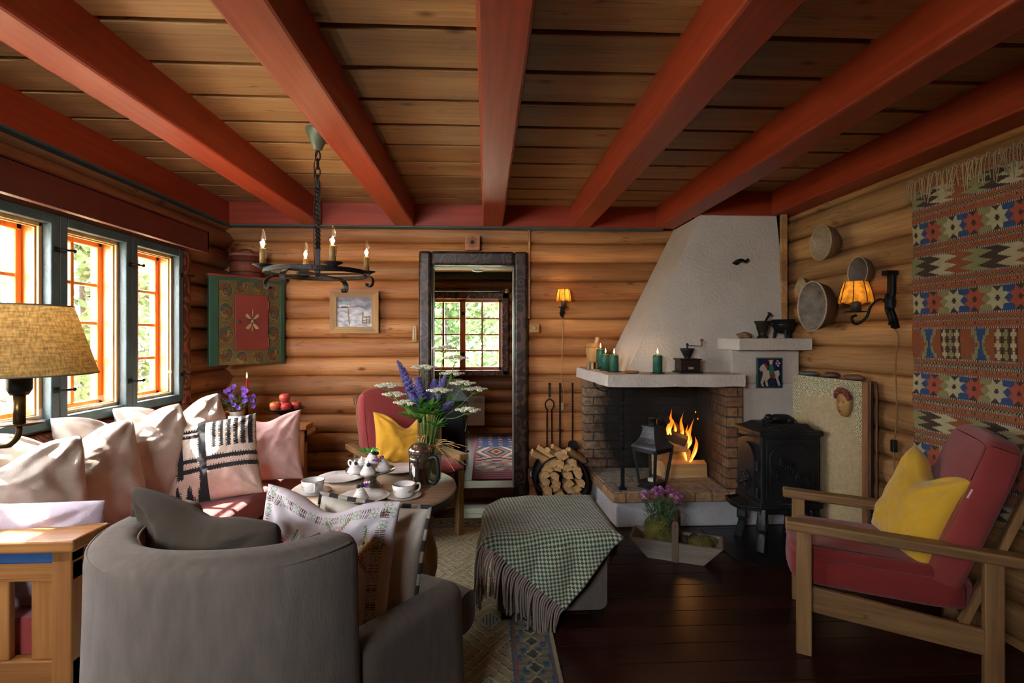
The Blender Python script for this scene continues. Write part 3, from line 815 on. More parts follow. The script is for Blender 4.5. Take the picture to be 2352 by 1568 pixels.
firelog('firewood', 'pale split log resting across the fire stack', (1.34, 3.77, .475), .28, .09, .075, .2, .03, -.12, [split, birch_bark], g, 4)
firelog('firewood', 'charred log leaning on top of the fire', (1.36, 3.76, .553), .24, .075, .07, .4, .35, -.25, [char, char], g, 5)
firelog('firewood', 'charred log crossing over the top of the fire', (1.42, 3.80, .60), .22, .065, .06, .2, .65, .35, [char, char], g, 6)
def flame_mat():
    m = bpy.data.materials.new('flame'); m.use_nodes = True; nt = m.node_tree; nt.nodes.remove(nt.nodes['Principled BSDF'])
    tc = nt.nodes.new('ShaderNodeTexCoord'); sp = nt.nodes.new('ShaderNodeSeparateXYZ'); nt.links.new(tc.outputs['Generated'], sp.inputs[0])
    r = ramp(nt, sp.outputs[2], [(0, (1, .40, .05)), (.4, (1, .25, .015)), (1, (.75, .08, .004))])
    e = nd(nt, 'ShaderNodeEmission', Strength=0.95); nt.links.new(r.outputs[0], e.inputs[0])
    t = nd(nt, 'ShaderNodeBsdfTransparent'); lw = nd(nt, 'ShaderNodeLayerWeight', Blend=.35); s = nt.nodes.new('ShaderNodeMixShader')
    nt.links.new(lw.outputs['Facing'], s.inputs[0]); nt.links.new(e.outputs[0], s.inputs[1]); nt.links.new(t.outputs[0], s.inputs[2])
    nt.links.new(s.outputs[0], nt.nodes['Material Output'].inputs[0]); return m
fm = flame_mat(); fc = emit('flame_core', (1, .5, .1), 1.1)
ft = thing('fire', 'orange flames rising from the burning logs', 'fire', (0, 0, 0))
def tongue(p, r, core=False):
    pts = bez(p, 8); n = len(pts)
    rr = [max(.0008, r * (math.sin(PI * min(1, (i / (n - 1)) * .8 + .2)) ** 1.3)) for i in range(n)]
    m = MB(); m.tube(pts, rr, 8); m.xf(Matrix.Identity(4)); return m
for p, r in (([(1.345, 3.74, .60), (1.355, 3.74, .66), (1.385, 3.75, .71), (1.375, 3.75, .75), (1.385, 3.75, .83)], .022),
             ([(1.37, 3.73, .60), (1.36, 3.73, .64), (1.375, 3.73, .69), (1.37, 3.73, .73)], .014),
             ([(1.40, 3.76, .58), (1.42, 3.76, .63), (1.415, 3.76, .68), (1.405, 3.76, .72)], .014),
             ([(1.45, 3.77, .53), (1.485, 3.77, .60), (1.48, 3.77, .66), (1.475, 3.77, .72), (1.495, 3.77, .79)], .017),
             ([(1.44, 3.75, .52), (1.46, 3.75, .57), (1.47, 3.75, .62), (1.455, 3.75, .66)], .012),
             ([(1.50, 3.76, .44), (1.55, 3.76, .52), (1.54, 3.76, .59), (1.555, 3.76, .65), (1.585, 3.76, .74)], .020),
             ([(1.53, 3.75, .50), (1.53, 3.75, .58), (1.515, 3.75, .63), (1.53, 3.75, .69)], .013),
             ([(1.51, 3.74, .36), (1.495, 3.74, .42), (1.47, 3.74, .48), (1.465, 3.74, .54)], .016),
             ([(1.55, 3.74, .36), (1.585, 3.74, .44), (1.60, 3.74, .52), (1.585, 3.74, .58)], .018),
             ([(1.53, 3.72, .35), (1.55, 3.72, .38), (1.545, 3.72, .42)], .012)):
    tongue(p, r).build('flame', fm, ft)
    q = [tuple(Vector(a) + Vector((0, -.012, 0))) for a in p[:3]]
    tongue(q, r * .5).build('flame', fc, ft)
for p in ((1.60, 3.76, .80), (1.615, 3.75, .74), (1.47, 3.74, .34), (1.55, 3.73, .33)):
    mb = MB(); mb.ell(p, (.006, .006, .01), 6, 5); mb.build('ember', fm, ft)
ft.scale = (.85, .85, .80); ft.location = (1.46 * .15 - .03, 3.75 * .15, .40 * .20)
lamp_point('fire_light', (1.48, 3.68, .62), .45, (1, .42, .12), .06, ft)

# ---------------------------------------------------------------- lantern on the hearth
t = thing('lantern', 'black sheet-metal lantern with tapering glass panes standing on the hearth', 'lantern', (1.13, 3.465, .256), .62)
dark_metal = M('blackened_metal', '#343438', .5, .6, var=.25, vs=14, bmp=.2)
mb = MB(); b0, b1, H = .062, .092, .27
mb.box((-.07, -.07, 0), (.07, .07, .012)); mb.hexa([(-b0, -b0, .012), (b0, -b0, .012), (b0, b0, .012), (-b0, b0, .012)] + [(x * (b0 + .008), y * (b0 + .008), .045) for x, y in ((-1, -1), (1, -1), (1, 1), (-1, 1))])
mb.build('base', dark_metal, t)
for x, y in ((-1, -1), (1, -1), (1, 1), (-1, 1)):
    mb = MB(); mb.bar((x * b0, y * b0, .03), (x * b1, y * b1, .27), .018, .018, (x, y, 0)); mb.build('corner_bar', dark_metal, t)
mb = MB()
for i in range(4):
    R = Matrix.Rotation(i * PI / 2, 4, 'Z'); s = len(mb.v)
    mb.bar((-b1, -b1, .262), (b1, -b1, .262), .008, .03); mb.xf(R, s)
mb.build('rim', dark_metal, t)
for i in range(4):
    m2 = MB(); m2.hexa([(-b0 + .008, -b0 - .001, .045), (b0 - .008, -b0 - .001, .045), (b0 - .008, -b0 + .002, .045), (-b0 + .008, -b0 + .002, .045), (-b1 + .01, -b1, .25), (b1 - .01, -b1, .25), (b1 - .01, -b1 + .003, .25), (-b1 + .01, -b1 + .003, .25)])
    m2.xf(Matrix.Rotation(i * PI / 2, 4, 'Z')); m2.build('pane', glass, t)
mb = MB()
pr = [(.102, .275), (.10, .285), (.078, .31), (.06, .34), (.05, .375), (.045, .41)]
vs = [(x * r, y * r, z) for r, z in pr for x, y in ((-1, -1), (1, -1), (1, 1), (-1, 1))]
mb.add(vs, [(4 * j + k, 4 * j + (k + 1) % 4, 4 * j + 4 + (k + 1) % 4, 4 * j + 4 + k) for j in range(5) for k in range(4)]); mb.add(vs[:4], [(3, 2, 1, 0)]); mb.add(vs[-4:], [(0, 1, 2, 3)])
mb.box((-.052, -.052, .408), (.052, .052, .418)); mb.build('roof', M('zinc_grey', '#5a5c60', .5, .6, var=.3, vs=12, bmp=.3), t)
mb = MB(); mb.lathe([(.03, .418), (.03, .465), (.042, .468), (.04, .478), (.022, .49), (.008, .495)], 16); mb.build('chimney', dark_metal, t)
mb = MB(); mb.lathe([(.0, .013), (.032, .013), (.032, .06), (.0, .062)], 16); mb.build('candle', M('ivory_wax', '#d8d2c4', .5), t)

# ---------------------------------------------------------------- things on the mantel
wax = M('green_wax', '#2f6250', .45, var=.06, spec=.4); tray = M('dark_saucer', '#1d1c1c', .5)
fl = emit('candle_flame', (1, .62, .2), 7.0)
def pillar(x, y, h, label, base=True):
    t = thing('pillar_candle', label, 'candle', (x, y, 1.036), 0, 'green pillar candles on the mantel')
    r = .031
    mb = MB(); mb.lathe([(0, .004), (r, .004), (r, h - .012), (r * .9, h - .004), (r * .55, h), (0, h - .004)], 28); mb.build('wax', wax, t)
    mb = MB(); mb.tube([(0, 0, h - .004), (.001, 0, h + .012)], .0014, 6); mb.build('wick', tray, t)
    mb = MB(); mb.lathe([(.0004, h + .006), (.005, h + .014), (.0048, h + .022), (.002, h + .034), (.0003, h + .042)], 10); mb.build('flame', fl, t)
    mb = MB(); mb.lathe([(0, 0), (.045, 0), (.047, .004), (0, .0042)], 24); mb.build('saucer', tray, t)
    lamp_point('candle_light', (0, 0, h + .045), .10, (1, .6, .25), .01, t)
pillar(.862, 3.86, .150, 'tall green candle right against the wooden mortar')
pillar(.858, 3.68, .118, 'green candle standing between the tallest one and the hood cheek')
pillar(.880, 3.52, .118, 'green candle in front, before the lit white cheek of the hood')
pillar(1.136, 3.38, .122, 'lone green candle in the middle of the mantel')
t = thing('wooden_mortar', 'pale turned wooden mortar with scalloped rim and pestle on the mantel end', 'mortar', (.835, 4.0, 1.036))
mw = wood('mortar_wood', '#b5824a', '#d8ac70', 2, .55, bmp=.15)
mb = MB(); mb.lathe([(.0, 0), (.045, 0), (.045, .02), (.03, .04), (.034, .06), (.05, .075), (.058, .12), (.057, .19), (.05, .19), (.045, .1), (0, .09)], 20); mb.build('body', mw, t)
mb = MB(); mb.tube([(.058 * math.cos(a / 40 * 2 * PI), .058 * math.sin(a / 40 * 2 * PI), .16 + .004 * math.sin(a * PI / 2.5)) for a in range(40)], .0015, 5, closed=True); mb.build('scallop_line', tray, t)
mb = MB(); mb.tube([(.0, 0, .11), (.035, 0, .235)], [.013, .017], 10); mb.build('pestle', wood('pestle_wood', '#b89a78', '#d0b490', 2, .6), t)
t = thing('striped_cup', 'low dark and pale striped wooden cup before the mortar', 'cup', (.80, 3.86, 1.036))
for i in range(14):
    mb = MB(); a = i * 2 * PI / 14; mb.obox((.037 * math.cos(a), .037 * math.sin(a), .025), (.004, .0082, .025), rotz(a)); mb.build('stave', tray if i % 2 else mw, t)
mb = MB(); mb.lathe([(0, 0), (.034, 0), (.034, .004), (0, .004)], 16); mb.build('bottom', mw, t)
t = thing('iron_snuffer', 'small black curled iron holder lying by the striped cup', 'candle snuffer', (.865, 3.77, 1.036))
mb = MB(); mb.tube(bez([(-.06, -.03, .004), (-.02, -.02, .02), (.0, -.01, .03), (.02, 0, .02)], 6), .004, 6); mb.build('handle', iron, t)
mb = MB(); mb.lathe([(.024, 0), (.016, .012), (.003, .03)], 12, (.0, 0, 0)); mb.build('cone', iron, t)
mb = MB(); mb.lathe([(0, 0), (.046, 0), (.049, .006), (.047, .014), (.040, .015), (.038, .006), (0, .005)], 28, (.967, 3.40, 1.036))
tag(mb.build('coaster', wood('coaster_wood', '#8a5230', '#b4764a', 0, .5)), 'flat brown wooden dish near the mantel front edge', 'dish')
t = thing('coffee_grinder', 'old black coffee grinder with iron bowl and crank on the mantel', 'coffee grinder', (1.345, 3.40, 1.036), -.02)
bw = wood('blackened_box', '#1f1712', '#3a2a20', 0, .4)
mb = MB(); mb.box((-.078, -.07, 0), (.078, .07, .012)); mb.box((-.066, -.058, .012), (.066, .058, .092)); mb.build('box', bw, t, bevel=.003)
mb = MB(); mb.box((-.074, -.066, .086), (.074, .066, .096)); mb.build('lid', bw, t, bevel=.004)
mb = MB(); mb.box((-.045, -.062, .02), (.045, -.056, .05)); d = mb.build('drawer', bw, t, bevel=.002)
mb = MB(); mb.box((-.016, -.0645, .028), (.016, -.062, .042)); mb.build('label_plate', M('worn_plate', '#8a8a88', .5), d)
mb = MB(); mb.lathe([(.022, .096), (.02, .102), (.03, .12), (.045, .15), (.048, .163), (.044, .163), (.03, .135), (0, .12)], 24); mb.build('bowl', cast_iron, t)
mb = MB(); mb.tube([(0, 0, .12), (0, 0, .185)], .007, 8); mb.bar((0, 0, .183), (.095, -.01, .178), .012, .005); mb.ell((0, 0, .19), (.01, .01, .008), 8, 6); c = mb.build('crank', iron, t)
mb = MB(); mb.lathe([(.005, 0), (.006, .015), (.004, .024), (.012, .034), (.013, .04), (.006, .046)], 10, (.094, -.01, .18)); mb.build('knob', M('brass_knob', '#7a5a34', .4, .3), c)

# ---------------------------------------------------------------- things on the shelf over the stove
def rock(amp, sd): return lambda p: amp * mnoise.noise((p.x * 1.7 + sd, p.y * 1.7, p.z * 1.7))
mb = MB(); mb.ell((1.735, 3.40, 1.285), (.055, .04, .022), 20, 12, rotz(.3), disp=rock(.4, 3))
tag(mb.build('stone', M('brown_stone', '#4a3626', .5, var=.5, vs=26, bmp=.3, c2='#a08050')), 'knobbly brown stone lying on the shelf over the stove', 'stone')
t = thing('metal_mortar', 'dark metal mortar with its pestle on the shelf over the stove', 'mortar', (1.86, 3.40, 1.266))
bz = M('dark_bronze', '#3a332c', .4, .7, var=.3, vs=12)
mb = MB(); mb.lathe([(0, 0), (.036, 0), (.034, .01), (.024, .02), (.028, .04), (.036, .06), (.041, .09), (.054, .113), (.053, .117), (.046, .113), (.034, .09), (0, .04)], 24); mb.build('body', bz, t)
mb = MB(); mb.tube([(0, .0, .08), (.05, .01, .155)], [.006, .009], 8); mb.ell((.057, .011, .165), (.017, .014, .009), 10, 8, roty(.6)); mb.build('pestle', bz, t)
t = thing('cauldron', 'black three-legged iron pot on the shelf over the stove', 'pot', (2.015, 3.42, 1.266))
mb = MB(); mb.lathe([(0, .035), (.03, .037), (.055, .055), (.068, .09), (.07, .118), (.077, .122), (.077, .128), (.066, .127), (.06, .08), (0, .05)], 24); mb.build('pot_body', cast_iron, t)
for a in (.3, 2.4, 4.5):
    mb = MB(); mb.tube([(.045 * math.cos(a), .045 * math.sin(a), .06), (.058 * math.cos(a), .058 * math.sin(a), 0)], [.012, .008], 8); mb.build('leg', cast_iron, t)
mb = MB(); mb.tube(bez([(-.075, 0, .11), (-.092, 0, .105), (-.088, 0, .09), (-.068, 0, .085)], 5), .005, 6); mb.build('handle', cast_iron, t)

# glazed tile with a rider, on the stove wall
t = thing('picture_tile', 'dark blue glazed tile showing a crowned rider on a white horse', 'tile', (1.915, 3.42, 1.032))
mb = MB(); W, H = .178, .207
mb.box((-W / 2, -.014, -H / 2), (W / 2, .004, H / 2)); mb.build('border', M('green_glaze', '#3f5a48', .2, var=.2, vs=20), t, bevel=.003)
mb = MB(); mb.box((-W / 2 + .008, -.016, -H / 2 + .008), (W / 2 - .008, -.012, H / 2 - .008)); mb.build('field', M('blue_glaze', '#141f4a', .2, var=.2, vs=20), t)
def relief(name, poly, c, d=.0172):
    m = MB(); m.prism(poly, lambda a, b, q: (a, q, b), -.0155, -d); m.build(name, M(name + '_glaze', c, .25), t)
relief('horse', [(-.075, .028), (-.062, .05), (-.045, .062), (-.03, .05), (-.022, .02), (.03, .012), (.06, .02), (.066, -.01), (.055, -.03), (.072, -.085), (.058, -.088), (.04, -.035), (.0, -.03), (-.02, -.05), (-.012, -.09), (-.026, -.09), (-.038, -.045), (-.05, -.07), (-.04, -.09), (-.056, -.09), (-.066, -.065), (-.05, -.01), (-.052, .012), (-.066, .012)], '#b8ae98')
relief('cloak', [(-.008, .055), (.02, .055), (.03, .01), (.03, -.03), (.0, -.035), (-.006, .0)], '#2f6a58', .018)
relief('mane', [(-.045, .062), (-.03, .066), (-.012, .04), (-.018, .015), (-.03, .04)], '#7a2c24', .018)
relief('face', arc(.006, .068, .011, 0, 2 * PI, 10)[:-1], '#c8b090', .018)
relief('crown', [(-.008, .078), (.02, .078), (.022, .09), (.012, .083), (.006, .092), (0, .083), (-.01, .09)], '#c8bc98', .0182)
relief('saddle_cloth', [(.0, -.01), (.034, -.006), (.036, -.03), (.0, -.034)], '#7a2c24', .0184)
for q, (x, z) in enumerate(((.052, .08), (.064, .066), (.044, .064), (.056, .05))): relief('blossom', arc(x, z, .007, 0, 2 * PI, 8)[:-1], '#b8b0a0')

# ---------------------------------------------------------------- cast-iron stove
t = thing('wood_stove', 'black cast-iron wood stove on curved legs beside the brick fireplace', 'stove', (0, 0, 0))
x0, x1, y0, y1, z0, z1 = 1.625, 1.985, 2.985, 3.27, .27, .70
mb = MB(); mb.box((x0, y0, z0), (x1, y1, z1)); mb.build('firebox', cast_iron, t, bevel=.012, seg=3)
mb = MB(); mb.box((x0 - .015, y0 - .015, z1 - .012), (x1 + .01, y1 + .01, z1 + .018)); mb.build('top_plate', cast_iron, t, bevel=.006)
mb = MB(); mb.box((x0 - .012, y0 - .012, z0 - .015), (x1 + .01, y1 + .01, z0 + .02)); mb.build('base_plate', cast_iron, t, bevel=.006)
mb = MB()  # pierced lid of scrollwork
mb.hexa([(x0 + .01, y0 + .01, z1 + .018), (x1 - .02, y0 + .01, z1 + .018), (x1 - .02, y1 - .01, z1 + .018), (x0 + .01, y1 - .01, z1 + .018), (x0 + .06, y0 + .06, z1 + .05), (x1 - .07, y0 + .06, z1 + .05), (x1 - .07, y1 - .06, z1 + .05), (x0 + .06, y1 - .06, z1 + .05)])
for i in range(7):
    for yy in (y0 + .03, y0 + .05):
        cx = x0 + .05 + i * .042
        mb.tube([(cx + .018 * math.cos(a), yy + .012 * math.sin(a), z1 + .03 + (.01 if yy > y0 + .04 else 0) + .008 * math.sin(a)) for a in [k * PI / 5 for k in range(10)]], .004, 5, closed=True)
mb.build('lid', cast_iron, t)
mb = MB()  # lying animal as the lid's finial
mb.ell((x0 + .20, y0 + .14, z1 + .072), (.075, .032, .028), 16, 10, disp=rock(.15, 2)); mb.ell((x0 + .12, y0 + .13, z1 + .08), (.026, .02, .022), 12, 8); mb.ell((x0 + .098, y0 + .128, z1 + .072), (.014, .012, .012), 10, 7)
mb.tube([(x0 + .13, y0 + .115, z1 + .06), (x0 + .09, y0 + .11, z1 + .055)], .011, 8); mb.tube([(x0 + .13, y0 + .15, z1 + .06), (x0 + .09, y0 + .155, z1 + .055)], .011, 8); mb.ell((x0 + .25, y0 + .125, z1 + .062), (.032, .02, .022), 10, 8); mb.tube(bez([(x0 + .27, y0 + .15, z1 + .06), (x0 + .29, y0 + .13, z1 + .056), (x0 + .27, y0 + .10, z1 + .056)], 5), .007, 6)
mb.build('finial', cast_iron, t)
mb = MB()  # relief panel of the long side
mb.box((x0 + .03, y0 - .006, z0 + .05), (x1 - .03, y0, z1 - .03)); mb.build('side_panel', cast_iron, t, bevel=.004)
mb = MB(); 
for a in range(5):
    c = (x0 + .08 + a * .05, z0 + .20 + .05 * math.sin(a * 1.3))
    mb.tube([(c[0] + .03 * (1 - k / 16) * math.cos(k * .9), y0 - .008, c[1] + .05 * (1 - k / 16) * math.sin(k * .9)) for k in range(15)], .005, 5)
mb.tube([(x0 + .05, y0 - .008, z1 - .12), (x0 + .10, y0 - .008, z1 - .06), (x1 - .10, y0 - .008, z1 - .06), (x1 - .05, y0 - .008, z1 - .12), (x1 - .05, y0 - .008, z0 + .08), (x0 + .05, y0 - .008, z0 + .08)], .005, 6, closed=True)
mb.build('side_relief', cast_iron, t)
mb = MB(); ym = (y0 + y1) / 2  # door end, facing the hearth
poly = [(-.10, z0 + .04), (.10, z0 + .04), (.10, z0 + .26)] + arc(0, z0 + .26, .10, 0, PI, 10)[1:]
mb.prism(poly, lambda a, b, q: (q, ym + a, b), x0 + .002, x0 - .022); d = mb.build('door', cast_iron, t, bevel=.005)
mb = MB(); mb.lathe([(0, 0), (.062, 0), (.062, .008), (.052, .014), (.05, .010), (.016, .010), (.012, .018), (0, .02)], 28, (x0 - .022, ym, z0 + .13), roty(-PI / 2))
for a in range(10):
    an = a * 2 * PI / 10; mb.ell((x0 - .034, ym + .033 * math.cos(an), z0 + .13 + .033 * math.sin(an)), (.006, .009, .014), 8, 6, rotx(an + PI / 2))
mb.build('air_wheel', cast_iron, d)
mb = MB(); mb.tube([(x0 - .02, ym - .075, z0 + .15), (x0 - .05, ym - .085, z0 + .155), (x0 - .085, ym - .06, z0 + .135)], [.008, .009, .011], 8); mb.ell((x0 - .09, ym - .055, z0 + .13), (.02, .016, .012), 10, 8); mb.build('handle', cast_iron, d)
for z in (z0 + .08, z0 + .24):
    mb = MB(); mb.tube([(x0 - .012, y0 + .02, z - .03), (x0 - .012, y0 + .02, z + .03)], .014, 10); mb.box((x0 - .02, y0 + .005, z - .012), (x0, y0 + .04, z + .012)); mb.build('hinge', cast_iron, t)
mb = MB(); mb.tube([(x0, ym + .05, z1 - .04), (x0 - .03, ym + .05, z1 - .04)], .006, 8); mb.ell((x0 - .036, ym + .05, z1 - .04), (.014,) * 3, 10, 8); mb.build('knob', cast_iron, t)
mb = MB(); mb.prism([(x0 - .10, ym - .10), (x0 - .115, ym), (x0 - .10, ym + .10), (x0, ym + .13), (x0, ym - .13)], lambda a, b, q: (a, b, q), z0 - .03, z0 - .012); mb.tube([(x0, ym - .13, z0 - .008), (x0 - .10, ym - .10, z0 - .008), (x0 - .115, ym, z0 - .008), (x0 - .10, ym + .10, z0 - .008), (x0, ym + .13, z0 - .008)], .007, 6); mb.build('ash_ledge', cast_iron, t)
for x, y, ox, oy in ((x0 + .03, y0 + .03, -.03, -.03), (x1 - .03, y0 + .03, .0, -.03), (x0 + .03, y1 - .03, -.03, .02), (x1 - .03, y1 - .03, .0, .02)):
    mb = MB(); mb.sweep(bez([(x, y, z0), (x + ox * .4, y + oy * .4, z0 - .1), (x + ox * .35, y + oy * .35, .1), (x + ox, y + oy, .004)], 5), rrect(.056, .056, .008, 2), scl=[1.15 - .35 * abs(1 - k / 8) if k < 9 else .8 + .2 * (k - 8) / 8 for k in range(16)]); mb.build('leg', cast_iron, t)
mb = MB(); mb.box((x0 + .0, y0 + .01, z0 - .05), (x1, y0 + .03, z0)); mb.build('apron', cast_iron, t)
mb = MB(); mb.prism([(1.42, 3.36), (1.42, 3.0)] + arc(1.55, 2.95, .13, PI, 1.5 * PI, 6) + [(2.06, 2.82), (2.06, 3.36)], lambda a, b, q: (a, b, q), 0.0, .004)
tag(mb.build('floor_plate', M('sheet_iron', '#2c2e30', .35, .5, var=.3, vs=5)), 'thin dark sheet-iron plate on the floor under the stove', 'floor plate')

# ---------------------------------------------------------------- papered fire screen by the wall
t = thing('cupboard', 'tall narrow wallpapered cupboard against the log wall behind the stove', 'cupboard', (0, 0, 0))
def pp(u, v, off=0.0):
    """point on the papered face: u along it from the near end, v the height"""
    a = Vector((2.075, 2.72, 0)); b = Vector((2.01, 3.30, 0)); p = a.lerp(b, u); nrm = Vector((-.994, -.111, 0))
    p += nrm * off; return (p.x, p.y, v)
H = 1.03
def paper(u, v):
    z = v * H; y = u * .58
    base = lin('#b7a27c')
    k = math.sin(y * 190 + 1.5 * math.sin(z * 120)) * math.sin(z * 150 + 1.5 * math.sin(y * 130))
    c = tuple(x * (1.0 + .10 * (k > .3)) for x in base)
    d = min(y, 0.58 - y, H - z) if z > .62 else 9
    e = .085 + .02 * math.sin(y * 60 + z * 60)
    if z > .92 + .012 * math.sin(y * 70) or (z > .68 + .1 * (y > .3) and (y < .085 + .02 * math.sin(z * 60) or y > .50)):
        s = math.sin(math.hypot((y * 22) % 1 - .5, (z * 22) % 1 - .5) * 26)
        c = lin('#857e58') if s > .1 else lin('#d2c8a6')
    return c
mb = MB(); mb.grid(130, 220, lambda u, v: pp(u, .005 + v * (H - .005), 0), False, 0, paper)
mb.build('papered_panel', painted('wallpaper', .7, .3, 90), t, colors=True)
mb = MB(); a, b = Vector(pp(0, 0)), Vector(pp(1, 0))
mb.hexa([(a.x + .002, a.y, 0), (2.115, 2.73, 0), (2.115, 3.30, 0), (b.x + .002, b.y, 0), (a.x + .002, a.y, H - .002), (2.115, 2.73, H - .002), (2.115, 3.30, H - .002), (b.x + .002, b.y, H - .002)])
mb.build('carcass', wood('cupboard_brown', '#4a2c1c', '#5e3a26', 2, .45), t)
for u, w in ((0.0, .012),):
    mb = MB(); mb.hexa([pp(-.01, 0, .004), pp(.055, 0, .004), pp(.055, 0, -.004), pp(-.01, 0, -.004), pp(-.01, H, .004), pp(.055, H, .004), pp(.055, H, -.004), pp(-.01, H, -.004)]); mb.build('edge_strip', wood('worn_red_wood', '#8a5a3e', '#a87650', 2, .6), t)
mb = MB(); mb.bar((2.085, 2.716, 0), (2.085, 2.716, H), .008, .008); mb.build('piano_hinge', M('steel_edge', '#a8a8a8', .35, .8), t)
mb = MB(); mb.tube([(2.122, 2.715, 0), (2.122, 2.712, H - .05), (2.118, 2.715, H), (2.09, 2.72, H + .004)], .006, 6); mb.build('edge_bead', wood('bead_wood', '#6a4630', '#7e5840', 2, .5), t)
for i, (u, rx, ry, rz, lb) in enumerate(((.82, .075, .045, .017, 'flat grey stone at the far end of the papered cupboard top'), (.50, .05, .04, .02, 'rounded brown stone in the middle of the papered cupboard top'), (.22, .06, .045, .019, 'oval brown stone at the near end of the papered cupboard top'))):
    p = pp(u, H + rz * .85, -.035); mb = MB(); mb.ell(p, (ry, rx, rz), 18, 10, disp=rock(.2, i * 5))
    tag(mb.build('stone', M('stone_%s' % ('slate', 'umber', 'tan')[i], ('#5c5650', '#5a4438', '#7a6048')[i], .55, var=.25, vs=16, bmp=.15)), lb, 'stone', 'stones on the papered cupboard')
# small carved face hung on the paper
t = thing('face_mask', 'small tan wall mask of a face with reddish wavy hair', 'wall mask', pp(.24, .895, .012), math.atan2(-.111, -.994) + PI / 2)
skin = M('glazed_tan', '#a8804c', .25, var=.12, vs=20)
def facepoint(u, v):
    # local: x across, -y out of the wall, z up
    a = (u - .5) * PI; z = (v - .5)
    w = .046 * (1 - abs(2 * z) ** 2.6) ** .5 * (1 - .22 * max(0, -z * 2)) + .002
    out = .034 * math.cos(a) ** .8 * (1 - abs(2 * z) ** 3) ** .6 if abs(a) < PI / 2 - .01 else 0
    x = w * math.sin(a)
    nz = math.exp(-(x / .007) ** 2) * (math.exp(-((z + .06) / .10) ** 2)) * .014
    ey = -.007 * sum(math.exp(-((x - s * .017) / .008) ** 2) for s in (1, -1)) * math.exp(-((z - .08) / .05) ** 2)
    br = .004 * sum(math.exp(-((x - s * .017) / .012) ** 2) for s in (1, -1)) * math.exp(-((z - .16) / .03) ** 2)
    lp = .005 * math.exp(-(x / .014) ** 2) * (math.exp(-((z + .235) / .025) ** 2) + .9 * math.exp(-((z + .30) / .025) ** 2))
    ch = .006 * math.exp(-(x / .016) ** 2) * math.exp(-((z + .42) / .05) ** 2)
    return (x, -(out + nz + ey + br + lp + ch), z * .15)
mb = MB(); mb.grid(36, 48, facepoint); mb.build('face', skin, t)
mb = MB()
for k in range(26):
    a = PI * k / 25; q = .036 + .006 * (k % 3)
    mb.ell((.044 * math.cos(a), -.018 - .010 * math.sin(a) + .004 * (k % 2), .035 + q * math.sin(a) * 1.0), (.013, .014, .012), 8, 6, disp=rock(.4, k))
mb.build('hair', M('glazed_red_hair', '#7a3c30', .3, var=.3, vs=30), t)
mb = MB(); mb.ell((0, -.0375, -.036), (.012, .004, .004), 10, 6); mb.ell((0, -.037, -.043), (.010, .004, .004), 10, 6); mb.build('lips', M('glazed_lips', '#8a4034', .3), t)
mb = MB()
for s in (1, -1): mb.ell((s * .017, -.0262, .012), (.008, .003, .003), 10, 6)
mb.build('eyelids', M('glazed_lids', '#6a4a2c', .3), t)

# ---------------------------------------------------------------- fire irons hanging on the back wall, wood basket below
def iron_tool(x, y):
    return (x, y)
t = thing('fire_tongs', 'twisted black iron fire tongs hanging on the log wall', 'fire tongs', (.50, 4.055, 0))
mb = MB(); mb.tube([(0, 0, .90), (0, 0, .80)], .008, 8); mb.ell((0, 0, .905), (.012, .01, .01), 8, 6); mb.tube(bez([(0, 0, .79), (-.03, 0, .765), (-.033, 0, .73), (-.018, 0, .70)], 5), .006, 7); mb.tube(bez([(0, 0, .79), (.03, 0, .765), (.033, 0, .73), (.018, 0, .70)], 5), .006, 7); mb.build('grip', iron, t)
for s in (-1, 1):
    mb = MB(); twisted(mb, (s * .018, 0, .71), (s * .02, 0, .33), .010, 7, 60); mb.build('arm', iron, t)
t = thing('fire_poker', 'twisted black iron rake hanging between the tongs and the shovel', 'fire rake', (.583, 4.055, 0))
mb = MB(); twisted(mb, (0, 0, .91), (0, 0, .38), .011, 9, 80); mb.ell((0, 0, .905), (.011, .011, .008), 8, 6); mb.build('rod', iron, t)
mb = MB(); mb.tube(bez([(-.06, 0, .36), (-.03, -.005, .375), (0, 0, .385), (.03, -.005, .375), (.06, 0, .36)], 4), .011, 8); mb.build('head', iron, t)
t = thing('fire_shovel', 'black iron fire shovel hanging nearest the fireplace', 'fire shovel', (.683, 4.055, 0))
mb = MB(); twisted(mb, (0, 0, .91), (0, 0, .46), .010, 8, 80); mb.ell((0, 0, .905), (.011, .011, .008), 8, 6); mb.build('rod', iron, t)
mb = MB(); mb.prism([(-.036, .44), (-.026, .455), (0, .462), (.026, .455), (.036, .44), (.038, .355), (.02, .335), (-.02, .335), (-.038, .355)], lambda a, b, q: (a, q, b), -.003, .003); mb.build('blade', iron, t)

t = thing('log_basket', 'round black iron hoop basket full of firewood by the fireplace', 'log basket', (.555, 3.90, 0))
mb = MB(); R = .195
for y in (-.12, .12):
    mb = MB(); mb.tube([(R * math.cos(a), y, .205 + R * math.sin(a)) for a in [k * 2 * PI / 40 for k in range(40)]], .006, 6, closed=True); mb.build('hoop', iron, t)
mb = MB(); mb.grid(40, 1, lambda u, v: ((R - .006) * math.cos(-PI * 1.22 + u * PI * 1.44), -.118 + .236 * v, .205 + (R - .006) * math.sin(-PI * 1.22 + u * PI * 1.44))); mb.build('wrap', M('black_leather', '#232224', .6), t, solid=.004)
mb = MB(); mb.tube(bez([(-.08, 0, .39), (-.03, 0, .42), (.03, 0, .42), (.08, 0, .39)], 6), .007, 6); mb.build('handle', iron, t)
for s in (-1, 1):
    mb = MB(); mb.box((s * .08 - .012, -.12, 0), (s * .08 + .012, .12, .02)); mb.build('foot', iron, t)
rnd = random.Random(5); spots = []
